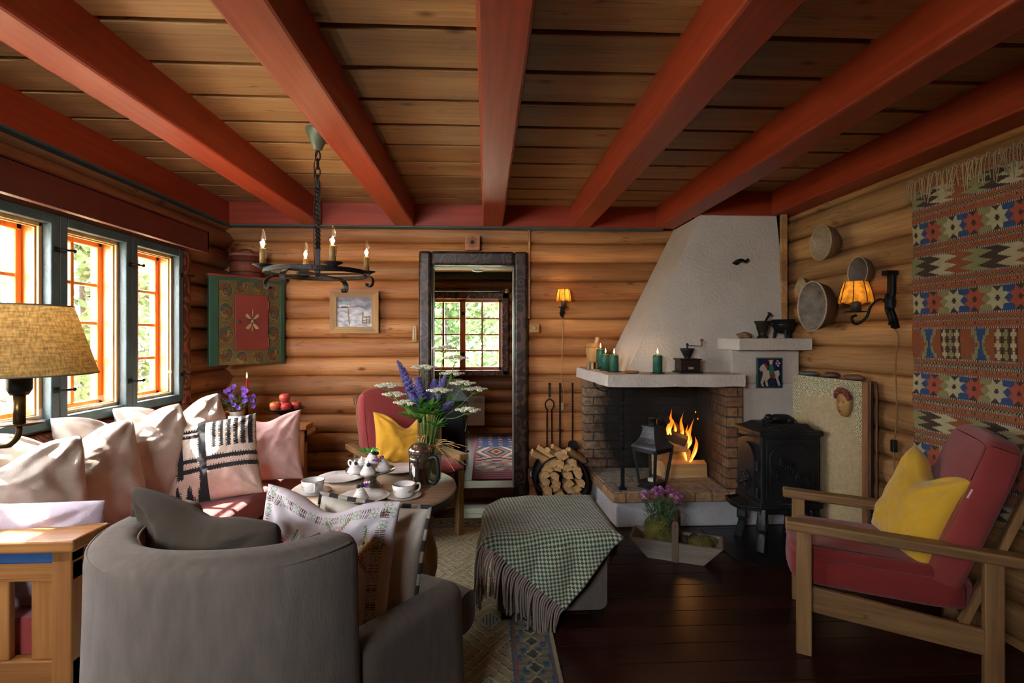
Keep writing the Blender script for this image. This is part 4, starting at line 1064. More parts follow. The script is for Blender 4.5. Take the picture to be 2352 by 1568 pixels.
for r in range(8):
    z = .055 + r * .047
    half = math.sqrt(max(0, .172 ** 2 - (z - .205) ** 2)); n = max(2, int(half * 2 / .078 + .3))
    for i in range(n): spots.append((-half + 2 * half * (i + .5) / n + rnd.uniform(-.008, .008), z + rnd.uniform(-.008, .008), n, i, r))
rowname = ('bottom', 'second lowest', 'third lowest', 'lower middle', 'upper middle', 'third from top', 'second from top', 'topmost')
ordn = ('first', 'second', 'third', 'fourth', 'fifth', 'sixth')
for k, (x, z, n, i, r) in enumerate(spots):
    rz = PI / 2 + rnd.uniform(-.12, .12)
    firelog('firewood', '%s split log from the doorway side, %s layer of the hoop basket' % (ordn[i], rowname[r]), (.555 + x, 3.885 + rnd.uniform(-.02, .02), z + .015), .23 + rnd.uniform(-.01, .03), .078, .055, rnd.uniform(-.6, .6), rnd.uniform(-.05, .05), rz, [split, birch_bark], 'firewood in the hoop basket', 50 + k)
for k in range(6):
    x = -.12 + .048 * k
    firelog('firewood', '%s log from the doorway side lying loose and tilted on the basket heap' % ordn[k], (.555 + x, 3.86, .40 + .012 * (k % 2) - abs(x) * .2), .22, .06, .04, rnd.uniform(-.5, .5), .45 + .1 * (k % 2), .3 + .9 * (k / 5) - (.5 if k % 2 else 0), [split, birch_bark], 'firewood in the hoop basket', 90 + k)

# ---------------------------------------------------------------- wooden trug with a flowering plant on the floor
t = thing('wooden_trug', 'weathered grey wooden trug with a central handle on the floor before the hearth', 'trug', (1.115, 2.985, 0), -.42)
gw = wood('weathered_wood', '#7c766e', '#a69c90', 0, .75, bmp=.5)
L0, L1, W0, hh = .15, .25, .095, .105
for s in (-1, 1):
    mb = MB(); mb.prism([(-L0, 0), (L0, 0), (L1, hh), (-L1, hh)], lambda a, b, q: (a, q, b), s * W0 - .006, s * W0 + .006); mb.build('side_board', gw, t, bevel=.002)
    mb = MB(); mb.hexa([(s * L0 - .006, -W0, 0), (s * L0 + .006, -W0, 0), (s * L0 + .006, W0, 0), (s * L0 - .006, W0, 0), (s * L1 - .008, -W0, hh), (s * L1 + .004, -W0, hh), (s * L1 + .004, W0, hh), (s * L1 - .008, W0, hh)]); mb.build('end_board', gw, t)
    mb = MB(); poly = [(-.018, .0), (.018, .0), (.018, .215)] + arc(0, .215, .018, 0, PI, 6)[1:]
    mb.prism(poly, lambda a, b, q: (a, q, b), s * (W0 + .006), s * (W0 + .018)); mb.lathe([(0, 0), (.008, 0), (.008, .004), (0, .006)], 10, (0, s * (W0 + .018), .205), rotx(-s * PI / 2)); mb.build('upright', wood('upright_wood', '#6a5a48', '#88745c', 2, .7), t)
mb = MB(); mb.box((-L0, -W0, .0), (L0, W0, .012)); mb.build('bottom', gw, t)
mb = MB(); mb.tube([(0, -W0 - .01, .212), (0, W0 + .01, .212)], .011, 10); mb.build('handle', wood('handle_wood', '#5a4434', '#75593f', 1, .6), t)
Rt = Matrix.Translation((1.115, 2.985, 0)) @ Matrix.Rotation(-.42, 4, 'Z')
moss = M('moss', '#6a6a34', .95, var=.5, vs=40, bmp=1.0, bs=120, c2='#8f8440')
def fuzzy(mb, c, r, n, rnd, l=.012):
    for _ in range(n):
        a = rnd.uniform(0, 2 * PI); b = math.acos(rnd.uniform(-.2, 1)); d = Vector((math.sin(b) * math.cos(a), math.sin(b) * math.sin(a), math.cos(b)))
        p = Vector(c) + Vector((d.x * r[0], d.y * r[1], d.z * r[2])); s = d.cross(Vector((.3, .5, .8))).normalized() * .003
        q = p + d * l + Vector((rnd.uniform(-.005, .005), rnd.uniform(-.005, .005), rnd.uniform(-.004, .004))); mb.add([p - s, p + s, q], [(0, 1, 2)])
for nm, c, r, lb in (('moss_clump', (-.10, 0, .12), (.085, .08, .095), 'moss clump packed round the flower pot in the trug'), ('moss_clump', (.13, -.02, .085), (.07, .055, .04), 'low round moss cushion in the trug'), ('moss_clump', (.17, .05, .075), (.06, .04, .03), 'darker moss patch in the back corner of the trug')):
    mb = MB(); mb.ell(c, r, 20, 12, disp=rock(.3, c[0] * 9)); fuzzy(mb, c, r, 900, random.Random(3)); mb.xf(Rt); tag(mb.build(nm, moss), lb, 'moss', 'moss in the trug')
cone_m = M('pine_cone_brown', '#4a3628', .8, var=.3, vs=30)
for c, rz, lb in (((.05, .02, .085), .4, 'pine cone lying beside the handle in the trug'), ((.095, .055, .09), 1.3, 'pine cone lying near the back board of the trug'), ((.02, -.06, .075), 2.2, 'pale pine cone half hidden behind the front upright of the trug')):
    mb = MB(); mb.ell(c, (.034, .022, .022), 12, 8, rotz(rz))
    for k in range(50):
        tt = k / 50; a = k * 2.4; rr = .024 * math.sin(PI * (.12 + .8 * tt)); R = rotz(rz)
        p = Vector(c) + R @ Vector((.036 * (2 * tt - 1), rr * math.cos(a), rr * math.sin(a)))
        mb.obox(p, (.004, .006, .0025), R @ rotx(a + PI / 2) @ roty(.5))
    mb.xf(Rt); tag(mb.build('pine_cone', cone_m), lb, 'pine cone', 'pine cones in the trug')
t = thing('potted_carnation', 'pink flowering carnation plant set in the wooden trug', 'flowering plant', tuple(Rt @ Vector((-.085, .01, .075))))
rnd = random.Random(8)
mb = MB(); mb.lathe([(0, 0), (.045, 0), (.055, .09), (0, .085)], 16); mb.build('pot', M('brown_pot', '#4a3626', .8), t)
mb = MB(); heads = []
for k in range(30):
    a = rnd.uniform(0, 2 * PI); r = .11 * math.sqrt(rnd.random()); h = .26 + .05 * rnd.random() - r * .35
    p = (r * math.cos(a) * 1.15, r * math.sin(a) * .8, h); heads.append(p); mb.tube(bez([(p[0] * .2, p[1] * .2, .08), (p[0] * .7, p[1] * .7, .17), p], 4), .0018, 5)
mb.build('stems', M('carnation_stem', '#4a6a4a', .7), t)
mb = MB()
for k in range(520):
    a = rnd.uniform(0, 2 * PI); r = .10 * math.sqrt(rnd.random()); z = .07 + .15 * rnd.random(); d = Vector((math.cos(a + rnd.uniform(-1, 1)), math.sin(a + rnd.uniform(-1, 1)), rnd.uniform(.1, 1.1))).normalized()
    p = Vector((r * math.cos(a), r * math.sin(a) * .8, z)); s = d.cross(Vector((.2, .1, 1))).normalized() * .0055; l = .022 + .018 * rnd.random()
    mb.add([p, p + d * l * .5 + s, p + d * l, p + d * l * .5 - s], [(0, 1, 2, 3)])
mb.build('foliage', M('carnation_leaf', '#3f6a3c', .6, var=.35, vs=30), t)['kind'] = 'stuff'
pinks = [M('carnation_pink', '#d89cc4', .7, var=.25, vs=60), M('carnation_deep', '#b065a0', .7, var=.25, vs=60)]
for k, p in enumerate(heads):
    mb = MB()
    for q in range(16):
        a = rnd.uniform(0, 2 * PI); el = rnd.uniform(.0, 1.3); d = Vector((math.cos(a) * math.cos(el), math.sin(a) * math.cos(el), math.sin(el))); s = d.cross(Vector((.1, .2, 1))).normalized() * .010; u = s.cross(d).normalized() * .005
        c = Vector(p); mb.add([c, c + d * .014 + s, c + d * .023 + u, c + d * .014 - s], [(0, 1, 2, 3)])
    mb.build('bloom', pinks[k % 2], t)
# ================================================================ textiles and seating
def cloth(name, c, var=.1, bmp=.25, bs=350, sheen=.25, rough=.9, vs=5, stretch=(1, 1, 1)):
    return M(name, c, rough, var=var, vs=vs, bmp=bmp, bs=bs, sheen=sheen, spec=.2, stretch=stretch)
red_cloth = cloth('dusty_red_cotton', '#933c3a', .1)
red_dark = cloth('red_cotton', '#882e2c', .1)
beige_linen = cloth('rose_beige_linen', '#aa9e92', .05)
grey_wool = cloth('grey_wool', '#665e57', .14, .12, 260, .12, stretch=(1, 1, .25), vs=40)
brown_velvet = cloth('brown_grey_velvet', '#3a322b', .12, .15, 300, .08)
yellow_velvet = cloth('yellow_velvet', '#d8ac34', .08, .1, 300, .4)
mustard = cloth('mustard_linen', '#cf9a2c', .08)
pink_linen = cloth('pink_linen', '#d2aaa4', .06, .35)
lilac_linen = cloth('lilac_linen', '#a89ca8', .06, .35)
oak = wood('worn_oak', '#7a5a3a', '#a98558', 1, .5, .3, bmp=.2)
oak_z = wood('worn_oak_upright', '#7a5a3a', '#a98558', 2, .5, .3, bmp=.2)
pine = wood('varnished_pine', '#855833', '#a5733f', 2, .4, .3, bmp=.1)
pine_y = wood('varnished_pine_long', '#855833', '#a5733f', 0, .4, .3, bmp=.1)

def pillow_mb(w, h, t, seed=1, nu=30, nv=30, chop=0.0, pinch=.07, wr=.012, colf=None, cols2=None, sag=0.0, power=.45):
    """soft square cushion standing on its lower edge; front faces -y"""
    mb = MB(); idx = {}
    def P(i, j, s):
        u, v = 2 * i / nu - 1, 2 * j / nv - 1
        th = t / 2 * max(0, (1 - abs(u) ** 2.2) * (1 - abs(v) ** 2.2)) ** power
        edge = min(1, (1 - max(abs(u), abs(v))) * 6)
        x = w / 2 * u * (1 - pinch * (1 - v * v)); z = h / 2 * v * (1 - pinch * (1 - u * u))
        if chop:
            k = math.exp(-(u / .42) ** 2) * max(0, (v + .1) / 1.1) ** 1.5
            z -= chop * k; th *= 1 - .25 * k
        if sag: th *= 1 + sag * (-v); z -= sag * .06 * (1 - v * v)
        n = wr * edge * fbm(u * 2.2 + seed * 3.1, v * 2.2 - seed, s * 2)
        # folds fanning in from the corners
        for a, b in ((-1, -1), (1, -1), (1, 1), (-1, 1)):
            du, dv = u - a, v - b; d = math.hypot(du, dv)
            if d < 1.2: n += wr * .5 * math.sin(math.atan2(dv, du) * 11 + seed + a) * math.exp(-((d - .45) / .3) ** 2) * edge
        return (x, (-1 if s < 0 else 1) * (th + n), z + h / 2)
    for s in (-1, 1):
        for j in range(nv + 1):
            for i in range(nu + 1):
                b = i in (0, nu) or j in (0, nv)
                if b and s > 0: idx[(i, j, s)] = idx[(i, j, -1)]; continue
                idx[(i, j, s)] = len(mb.v); p = P(i, j, s)
                if b: p = (p[0], 0, p[2])
                mb.v.append(p)
        for j in range(nv):
            for i in range(nu):
                q = [idx[(i, j, s)], idx[(i + 1, j, s)], idx[(i + 1, j + 1, s)], idx[(i, j + 1, s)]]
                mb.f.append(q if s < 0 else q[::-1]); mb.s.append(True); mb.m.append(0)
                f = colf if s < 0 else (cols2 or colf)
                mb.c.append(f((i + .5) / nu, (j + .5) / nv) if f else (1, 1, 1))
    return mb
def pillow(label, mat, loc, rz, tilt, w, h, t, roll=0.0, cat='cushion', name='cushion', group=None, colors=False, sub=1, **kw):
    mb = pillow_mb(w, h, t, **kw)
    o = mb.build(name, mat, None, sub=sub, colors=colors)
    R = Matrix.Translation(loc) @ Matrix.Rotation(rz, 4, 'Z') @ Matrix.Rotation(-tilt, 4, 'X') @ Matrix.Rotation(roll, 4, 'Y')
    o.matrix_world = R
    return tag(o, label, cat, group)

# ---------------------------------------------------------------- window sofa
t = thing('sofa', 'long slatted pine settle under the windows with red seat and blue trim', 'sofa', (0, 0, 0))
SX0, SX1, SY0, SY1 = -1.93, -1.19, 1.55, 3.52
blue = M('blue_paint', '#274a78', .45, var=.15); blue2 = M('deep_blue_panel', '#1d4a66', .5, var=.25)
def sofa_end(y, s):
    a, b = y, y + s * .075
    mb = MB(); mb.box((SX0 - .02, min(a, b) - (.02 if s > 0 else 0), .665), (SX1 + .02, max(a, b) + .055, .70)); mb.build('armrest', pine_y, t, bevel=.006)
    mb = MB(); mb.box((SX0, y + .0, .628), (SX1, y + s * .05, .664)); mb.build('blue_rail', blue, t, bevel=.005)
    mb = MB(); mb.box((SX0, y + s * .005, .575), (SX1, y + s * .045, .63)); mb.box((SX0, y + s * .005, .21), (SX1, y + s * .045, .345)); mb.build('rail', pine_y, t, bevel=.003)
    mb = MB(); mb.box((SX0, y + s * .012, .06), (SX1, y + s * .03, .21)); mb.build('panel', blue2, t)
    for x in (SX1 - .055, SX0):
        mb = MB(); mb.box((x, y, 0), (x + .055, y + s * .055, .664)); mb.build('post', pine, t, bevel=.004)
    n = 5
    for i in range(n):
        x = SX0 + .11 + i * .127
        mb = MB(); mb.box((x, y + s * .014, .345), (x + .066, y + s * .036, .575)); mb.build('slat', pine, t, bevel=.004)
sofa_end(SY0, 1); sofa_end(SY1, -1)
mb = MB(); mb.box((SX0, SY0 + .05, .16), (SX1 - .01, SY1 - .05, .30)); mb.build('seat_box', pine_y, t, bevel=.004)
mb = MB(); mb.sweep([(SX0 + .02, SY0 + .06 + (SY1 - SY0 - .12) * i / 20, .30) for i in range(2)], rrect(.02, .02, .005), (0, 0, 1)); 
mb.box((SX0 - .005, SY0 + .05, .30), (SX0 + .03, SY1 - .05, .68)); mb.build('back_board', pine_y, t)
mb = MB(); W = SX1 - SX0 - .045; yy = [SY0 + .056 + (SY1 - SY0 - .112) * i / 40 for i in range(41)]
mb.sweep([((SX0 + SX1) / 2 + .02, y, .372) for y in yy], [(x + (0), z + .012 * (z > 0) * math.cos(x / W * PI)) for x, z in rrect(W, .145, .045, 5)], (0, 0, 1)); mb.build('seat_cushion', red_cloth, t, sub=1)

g = 'rose beige back cushions on the sofa'
bk = dict(nu=36, nv=36, chop=.10, pinch=.03, wr=.024, power=.40)
for k, (x, y, z, rz, ti, ro, lb) in enumerate((
        (-1.64, 1.80, .44, 1.12, .30, .10, 'rose beige sofa cushion nearest the slatted sofa end'),
        (-1.66, 2.18, .44, 1.08, .36, .04, 'rose beige sofa cushion second from the slatted end, peaked in sunlight'),
        (-1.65, 2.57, .45, 1.08, .34, .0, 'rose beige sofa cushion third from the slatted end, below the middle window'),
        (-1.64, 2.96, .45, 1.05, .32, -.04, 'rose beige sofa cushion leaning behind the black striped one'))):
    pillow(lb, beige_linen, (x, y, z), rz, ti, .58, .50, .27, ro, group=g, seed=k + 3, **bk)

def aztec(u, v):
    """pale ground with black bars and spikes"""
    k = lin('#2a2b2e'); w = lin('#cdb3a4') if v < .5 else lin('#d6c6b8')
    n = .006 * math.sin(v * 260) + .006 * math.sin(u * 240)
    a, b = u + n, v + n
    if .93 < b < .975 and a < .16: return k
    if .845 < b < .885 and a < .40: return k
    if .77 < b < .815 and a < .40: return k
    if .56 < b < .60 and a < .18: return w
    if .17 < a < .235 and .28 < b < .97: return k
    if .40 < a < .475 and b > .0: 
        if b > .18 or abs(a - .44) < .035 + (.18 - b) * .5: return k
    if b > .60 and a > .52:
        q = (a - .54) / .076
        if 0 <= q and (q % 1) < .56 and b > .61 + .02 * int(q) * 0: return k
    if .46 < b < .515 and a > .10: return k
    if .34 < b < .395 and a > .07: return k
    if b < .235:
        q = (a / .115); f = abs((q % 1) - .5)
        if a < .42 and f < (.235 - b) * 2.0: return k
    return w
pat = painted('woven_pattern', .95, .5, 260, .12, .2)
pillow('pale woven cushion with black bars, stripes and spikes on the sofa', pat, (-1.375, 2.70, .435), .30, .45, .46, .44, .17, -.13, seed=11, nu=110, nv=110, chop=.0, pinch=.06, wr=.008, colf=aztec, cols2=lambda u, v: lin('#cdb3a4'), colors=True, sub=0)
pillow('pink crinkled linen cushion at the far end of the sofa', pink_linen, (-1.25, 3.03, .435), .22, .20, .40, .41, .14, -.06, seed=14, nu=40, nv=40, chop=.04, pinch=.08, wr=.012)
pillow('lilac linen cushion standing inside the slatted sofa end', lilac_linen, (-1.555, 1.70, .43), .02, -.06, .74, .34, .14, .0, seed=17, nu=40, nv=40, chop=.0, pinch=.05, wr=.014)

# ---------------------------------------------------------------- easy chairs of oak with red cushions
def easy_chair(label, loc, rz, extra):
    """local +y is the way the chair faces"""
    t = thing('easy_chair', label, 'armchair', loc, rz)
    hw = .24
    for s in (-1, 1):
        mb = MB(); mb.box((s * hw - .02, .175, 0), (s * hw + .02, .23, .498)); mb.build('leg', oak_z, t, bevel=.004)
        mb = MB(); mb.box((s * hw - .02, -.41, 0), (s * hw + .02, -.355, .49)); mb.build('leg', oak_z, t, bevel=.004)
        mb = MB(); mb.hexa([(s * hw - .034, .27, .495), (s * hw + .034, .27, .495), (s * hw + .034, -.57, .475), (s * hw - .034, -.57, .475), (s * hw - .034, .27, .535), (s * hw + .034, .27, .535), (s * hw + .034, -.57, .515), (s * hw - .034, -.57, .515)]); mb.build('armrest', oak, t, bevel=.008)
        mb = MB(); mb.hexa([(s * hw - .012, .17, .175), (s * hw + .012, .18, .175), (s * hw + .012, -.37, .145), (s * hw - .012, -.37, .145), (s * hw - .012, .17, .275), (s * hw + .012, .17, .275), (s * hw + .012, -.37, .235), (s * hw - .012, -.37, .235)]); mb.build('side_rail', oak, t, bevel=.004)
    mb = MB(); mb.box((-hw, .165, .18), (hw, .19, .265)); mb.build('front_rail', wood('oak_front', '#7a5a3a', '#a98558', 0, .5), t, bevel=.003)
    mb = MB(); mb.box((-hw, -.39, .15), (hw, -.365, .23)); mb.build('back_rail', oak, t, bevel=.003)
    mb = MB()
    for x in (-.19, 0, .19): mb.bar((x, -.31, .22), (x, -.545, .86), .045, .02, (0, 1, 0))
    mb.bar((-.22, -.54, .82), (.22, -.54, .82), .05, .02, (0, 1, .4)); mb.build('back_frame', oak_z, t)
    def soft(lo, hi, r, name, mat, wr=.008, parent=t, M4=None, sd=0, nx=18):
        c = [(lo[i] + hi[i]) / 2 for i in range(3)]; h = [(hi[i] - lo[i]) / 2 for i in range(3)]
        m = MB()
        def sq(p):
            q = []
            e = 7.0
            L = (abs(p.x) ** e + abs(p.y) ** e + abs(p.z) ** e) ** (1 / e)
            return p / L
        def face(a, b, cc):
            def fn(u, v):
                p = Vector((0, 0, 0)); p[a] = 2 * u - 1; p[b] = 2 * v - 1; p[cc[0]] = cc[1]
                q = sq(p); bulge = (1 - q.x ** 2 * (cc[0] != 0)) * (1 - q.y ** 2 * (cc[0] != 1)) * (1 - q.z ** 2 * (cc[0] != 2))
                X = Vector((c[0] + h[0] * q.x, c[1] + h[1] * q.y, c[2] + h[2] * q.z)); X[cc[0]] += cc[1] * (.012 * bulge)
                k = wr * fbm(X.x * 5 + sd, X.y * 5, X.z * 5)
                X[cc[0]] += cc[1] * k * bulge
                return tuple(X)
            return fn
        for cc, (a, b) in (((0, 1), (1, 2)), ((0, -1), (2, 1)), ((1, 1), (2, 0)), ((1, -1), (0, 2)), ((2, 1), (0, 1)), ((2, -1), (1, 0))): m.grid(nx, nx, face(a, b, cc))
        if M4: m.xf(M4)
        return m.build(name, mat, parent)
    soft((-.218, -.345, .262), (.218, .25, .385), .04, 'seat_cushion', red_dark, .010, sd=3)
    if extra: soft((-.215, -.30, .372), (.215, .24, .425), .03, 'seat_pad', red_dark, .018, sd=9)
    Mx = Matrix.Translation((0, -.25, .36)) @ Matrix.Rotation(.34, 4, 'X')
    soft((-.225, -.06, -.04), (.225, .06, .57), .04, 'back_cushion', red_cloth, .008, M4=Mx, sd=5)
    return t
easy_chair('oak easy chair with red cushions by the tapestry, empty front legs on bare boards', (1.58, 2.145, 0), math.atan2(.87, .49), True)
easy_chair('oak easy chair with red cushions behind the round coffee table', (-.48, 3.396, 0), PI + .53, True)
YC = pillow('yellow velvet cushion in the chair by the tapestry', yellow_velvet, (1.69, 2.065, .405), -1.74, .36, .385, .41, .16, .16, seed=21, nu=40, nv=40, chop=.08, pinch=.07, wr=.012)
mb = MB(); mb.box((-.002, -.01, -.018), (.002, .01, .018)); o = mb.build('fabric_tag', M('white_label', '#d8d8d2', .8), YC); o.location = (.205, 0, .36)
pillow('mustard linen cushion in the chair behind the coffee table', mustard, (-.50, 3.31, .43), .45, .28, .42, .38, .16, .05, seed=24, nu=40, nv=40, chop=.10, pinch=.08, wr=.014)
pillow('small red cushion lying at the edge of the chair behind the coffee table', red_dark, (-.24, 3.20, .455), .5, 1.45, .26, .24, .07, .0, seed=27, chop=.0, pinch=.05, wr=.01)

# ---------------------------------------------------------------- grey tub chair seen from behind
TX, TY, TA = -.645, 1.465, -math.radians(29)
t = thing('tub_chair', 'grey wool barrel-backed armchair standing with its back to the room', 'armchair', (TX, TY, 0), TA)
R0 = .352
def upath(n, ext=.03):
    out = [(R0 - .05, ext - .015 * 0, 0)]
    out = [Vector((R0 - .05, ext, 0))]
    for i in range(n + 1):
        a = -PI * i / n; out.append(Vector(((R0 - .05) * math.cos(a), (R0 - .05) * math.sin(a), 0)))
    out.append(Vector((-(R0 - .05), ext, 0)))
    return out
def shell(path, zt, thick, name, zb=.04, lean=.07, parent=t, mat=grey_wool):
    """upright padded wall along a path; rounded over at the top, drawn in towards the floor"""
    m = MB(); n = len(path); prof = []
    half = thick / 2
    for z in [zb + (1 - zb / 1) * 0]: pass
    rows = [(half, k / 12.0) for k in range(13)]
    cr = .042
    outl = [(half, f) for f in [i / 10 for i in range(11)]] 
    top = [(half - cr + cr * math.cos(a), cr * math.sin(a)) for a in [PI / 2 * i / 5 for i in range(6)]]
    for i, p in enumerate(path):
        a = path[max(0, i - 1)]; b = path[min(n - 1, i + 1)]; d = (b - a).normalized(); nrm = Vector((-d.y, d.x, 0)) * -1
        z1 = zt(i / (n - 1)); ring = []
        for s in (1, -1):
            seq = [(half, zb + (z1 - cr - zb) * f) for _, f in outl] + [(w, z1 - cr + dz) for w, dz in top[1:]]
            if s < 0: seq = seq[::-1]
            for w, z in seq:
                k = -lean * (1 - z / .8) ** 1.5 * (1 if s > 0 else .4)
                q = p + nrm * (s * w + k) + Vector((0, 0, z)); ring.append((q.x, q.y, q.z + .006 * math.sin(p.x * 9)))
        if i == 0: K = len(ring)
        m.v.extend(ring)
    fs = []
    for i in range(n - 1):
        for k in range(K):
            l = (k + 1) % K
            m.f.append([i * K + k, i * K + l, (i + 1) * K + l, (i + 1) * K + k]); m.s.append(True); m.m.append(0); m.c.append((1, 1, 1))
    for base, rev in ((0, False), ((n - 1) * K, True)):
        q = [base + k for k in range(K)]; m.f.append(q[::-1] if not rev else q); m.s.append(False); m.m.append(0); m.c.append((1, 1, 1))
    return m.build(name, mat, parent, bevel=.012)
pth = upath(44)
shell(pth, lambda f: .80 - .018 * abs(2 * f - 1) ** 2, .115, 'backrest')
for s in (1, -1):
    shell([Vector((s * (R0 - .05), y, 0)) for y in ([.035 + .475 * i / 8 for i in range(9)] if s < 0 else [.51 - .475 * i / 8 for i in range(9)])], (lambda f: .455 + .05 * f) if s > 0 else (lambda f: .505 - .05 * f), .11, 'arm')
mb = MB()
for dr, z in ((.052, .772), (-.047, .778)):
    mb2 = MB(); mb2.tube([Vector((p.x * (R0 - .05 + dr) / (R0 - .05), (p.y * (R0 - .05 + dr) / (R0 - .05)) if p.y < .0 else p.y, z)) for p in pth[1:-1]], .0035, 6); mb2.build('piping', grey_wool, t)
mb = MB(); mb.tube([(-.345 * math.cos(.9) * q, -.345 * math.sin(.9) * q, z) for z, q in ((.77, 1.015), (.5, .965), (.25, .90), (.06, .85))], .003, 6); mb.build('back_seam', grey_wool, t)
mb = MB(); mb.sweep([(0, -.22 + .74 * i / 6, .15) for i in range(7)], rrect(.50, .20, .03, 3), (0, 0, 1)); mb.build('seat_base', grey_wool, t, bevel=.01)
mb = MB(); mb.sweep([(0, -.22 + .76 * i / 24, .315 - .006 * (i / 24)) for i in range(25)], rrect(.50, .14, .05, 5), (0, 0, 1), scl=[.9 + .1 * min(1, i / 3, (24 - i) / 2.0) for i in range(25)]); mb.build('seat_cushion', grey_wool, t, sub=1)
mb = MB(); mb.sweep([(-.345 + .69 * i / 16, .575, .325) for i in range(17)], rrect(.13, .16, .05, 5), (0, 0, 1), scl=[.85 + .15 * min(1, i / 2.0, (16 - i) / 2.0) for i in range(17)]); mb.build('seat_front', grey_wool, t, sub=1)
for x, y in ((.22, .36), (-.22, .36), (.2, -.2), (-.2, -.2)):
    mb = MB(); mb.box((x - .025, y - .025, 0), (x + .025, y + .025, .05)); mb.build('foot', wood('dark_foot', '#1c1613', '#2c221c', 2, .4), t)
def tub(u, v, z):
    c, s = math.cos(TA), math.sin(TA); return (TX + u * c - v * s, TY + u * s + v * c, z)
pillow('brown-grey velvet cushion slumped against the tub chair back', brown_velvet, tub(-.06, -.06, .42), TA + .05, -.16, .54, .44, .17, .06, seed=31, nu=44, nv=40, chop=.03, pinch=.03, wr=.020)

emb_w = lin('#cfc9d0')
def emb(u, v):
    """white linen with cross-stitched border and sprays of small flowers"""
    g = lin('#6f8a4a'); br = lin('#6a4a44'); sage = lin('#8fa68a')
    rnd = emb.rnd
    for (cx, cy, r, c, core) in emb.flowers:
        d = math.hypot(u - cx, v - cy)
        if d < r:
            if d < r * .3: return core
            a = math.atan2(v - cy, u - cx)
            if math.cos(a * 7) > -.35 and d > r * .38: return c
    for (x0, y0, x1, y1) in emb.stems:
        dx, dy = x1 - x0, y1 - y0; L2 = dx * dx + dy * dy; q = max(0, min(1, ((u - x0) * dx + (v - y0) * dy) / L2))
        d = math.hypot(u - x0 - dx * q, v - y0 - dy * q)
        if d < .0045: return g
        if .15 < q < 1 and d < .022 * (1 - abs(2 * q - 1) * .5) and math.sin(q * 44 + (1 if (u - x0) * dy > (v - y0) * dx else -1) * d * 160) > .62: return g
    for a, b in ((v, u), (1 - u, v), (u, v), (1 - v, u)):
        if .035 < a < .105:
            ph = (b * 9) % 1
            if ph < .45:
                if math.sin(b * 420) > .1 and (.04 < a < .066 or .076 < a < .10): return br
            else:
                w = (a - .07) / .03
                for cc in (.6, .85):
                    d = math.hypot((ph - cc) / .11, w)
                    if .75 < d < 1.05: return sage
                    if d < .6 and math.sin(a * 900) > .6: return sage
    return emb_w
emb.rnd = random.Random(3)
_p = [lin(c) for c in ('#4a6ab8', '#c44a58', '#e0a040', '#8a7ac0', '#d890a8', '#d88a78', '#c8b070')]
emb.flowers = []; emb.stems = []
for cx, cy in ((.62, .80), (.82, .70), (.62, .36), (.80, .18), (.30, .66), (.22, .30), (.45, .55)):
    for k in range(4):
        a = k * 1.9 + cx * 9; emb.flowers.append((cx + .048 * math.cos(a), cy + .048 * math.sin(a), .034, _p[(k + int(cx * 50)) % 7], lin('#e8e0c8') if k % 2 else lin('#4a3a30')))
    for k in range(5):
        a = k * 1.3 + cy * 7; emb.stems.append((cx + .05 * math.cos(a), cy + .05 * math.sin(a), cx + .15 * math.cos(a + .3), cy + .15 * math.sin(a + .3)))
emb_m = painted('embroidered_linen', .9, .15, 300, .06)
pillow('white cushion embroidered with flower sprays and a stitched border in the tub chair', emb_m, tub(.065, .15, .355), -.28, .16, .46, .45, .15, .05, seed=35, nu=190, nv=190, chop=.05, pinch=.05, wr=.014, colf=emb, cols2=lambda u, v: emb_w, colors=True, sub=0)
t = thing('piped_cushion', 'plain white cushion edged with black and white cord behind the embroidered one', 'cushion', tub(.11, .28, .34))
t.rotation_euler = (Matrix.Rotation(-.12, 4, 'Z') @ Matrix.Rotation(-.18, 4, 'X') @ Matrix.Rotation(.10, 4, 'Y')).to_euler()
pm = pillow_mb(.37, .41, .15, seed=37, nu=40, nv=40, chop=.02, pinch=.04, wr=.012); o = pm.build('cover', cloth('cream_cotton', '#cfccc0', .05, .2), t, sub=1)
def border(w, h, pinch, n=60):
    out = []
    for k in range(4 * n):
        e, f = divmod(k, n); s = 2 * f / n - 1
        u, v = ((s, -1), (1, s), (-s, 1), (-1, -s))[e]
        out.append(Vector((w / 2 * u * (1 - pinch * (1 - v * v)), 0, h / 2 * v * (1 - pinch * (1 - u * u)) + h / 2)))
    return out
bd = border(.37, .41, .04); mb = MB(); mb.tube(bd, .0075, 8, closed=True)
for k in range(len(mb.f)): mb.c[k] = lin('#3a3c3e') if (k // 8) % 10 < 5 else lin('#a8a498')
mb.build('cord_edge', painted('twisted_cord', .9, .4, 200), t, colors=True)

# ---------------------------------------------------------------- ottoman and throw
OX, OY, OA = .292, 2.535, 0.02
t = thing('ottoman', 'square grey wool footstool on dark block feet, half covered by a throw', 'footstool', (OX, OY, 0), OA)
mb = MB(); mb.sweep([(0, -.228 + .456 * i / 8, .225) for i in range(9)], rrect(.50, .35, .035, 4), (0, 0, 1)); mb.build('body', grey_wool, t, bevel=.03, seg=3)
mb = MB(); mb.tube([(x, y, .385) for x, y in rrect(.492, .45, .04, 3)], .004, 6, closed=True); mb.build('piping', grey_wool, t)
for sx in (-1, 1):
    for sy in (-1, 1):
        mb = MB(); mb.hexa([(sx * .205 - .02, sy * .19 - .02, 0), (sx * .205 + .02, sy * .19 - .02, 0), (sx * .205 + .02, sy * .19 + .02, 0), (sx * .205 - .02, sy * .19 + .02, 0), (sx * .205 - .025, sy * .19 - .025, .06), (sx * .205 + .025, sy * .19 - .025, .06), (sx * .205 + .025, sy * .19 + .025, .06), (sx * .205 - .025, sy * .19 + .025, .06)]); mb.build('foot', wood('dark_block', '#16120f', '#241c18', 2, .4), t)
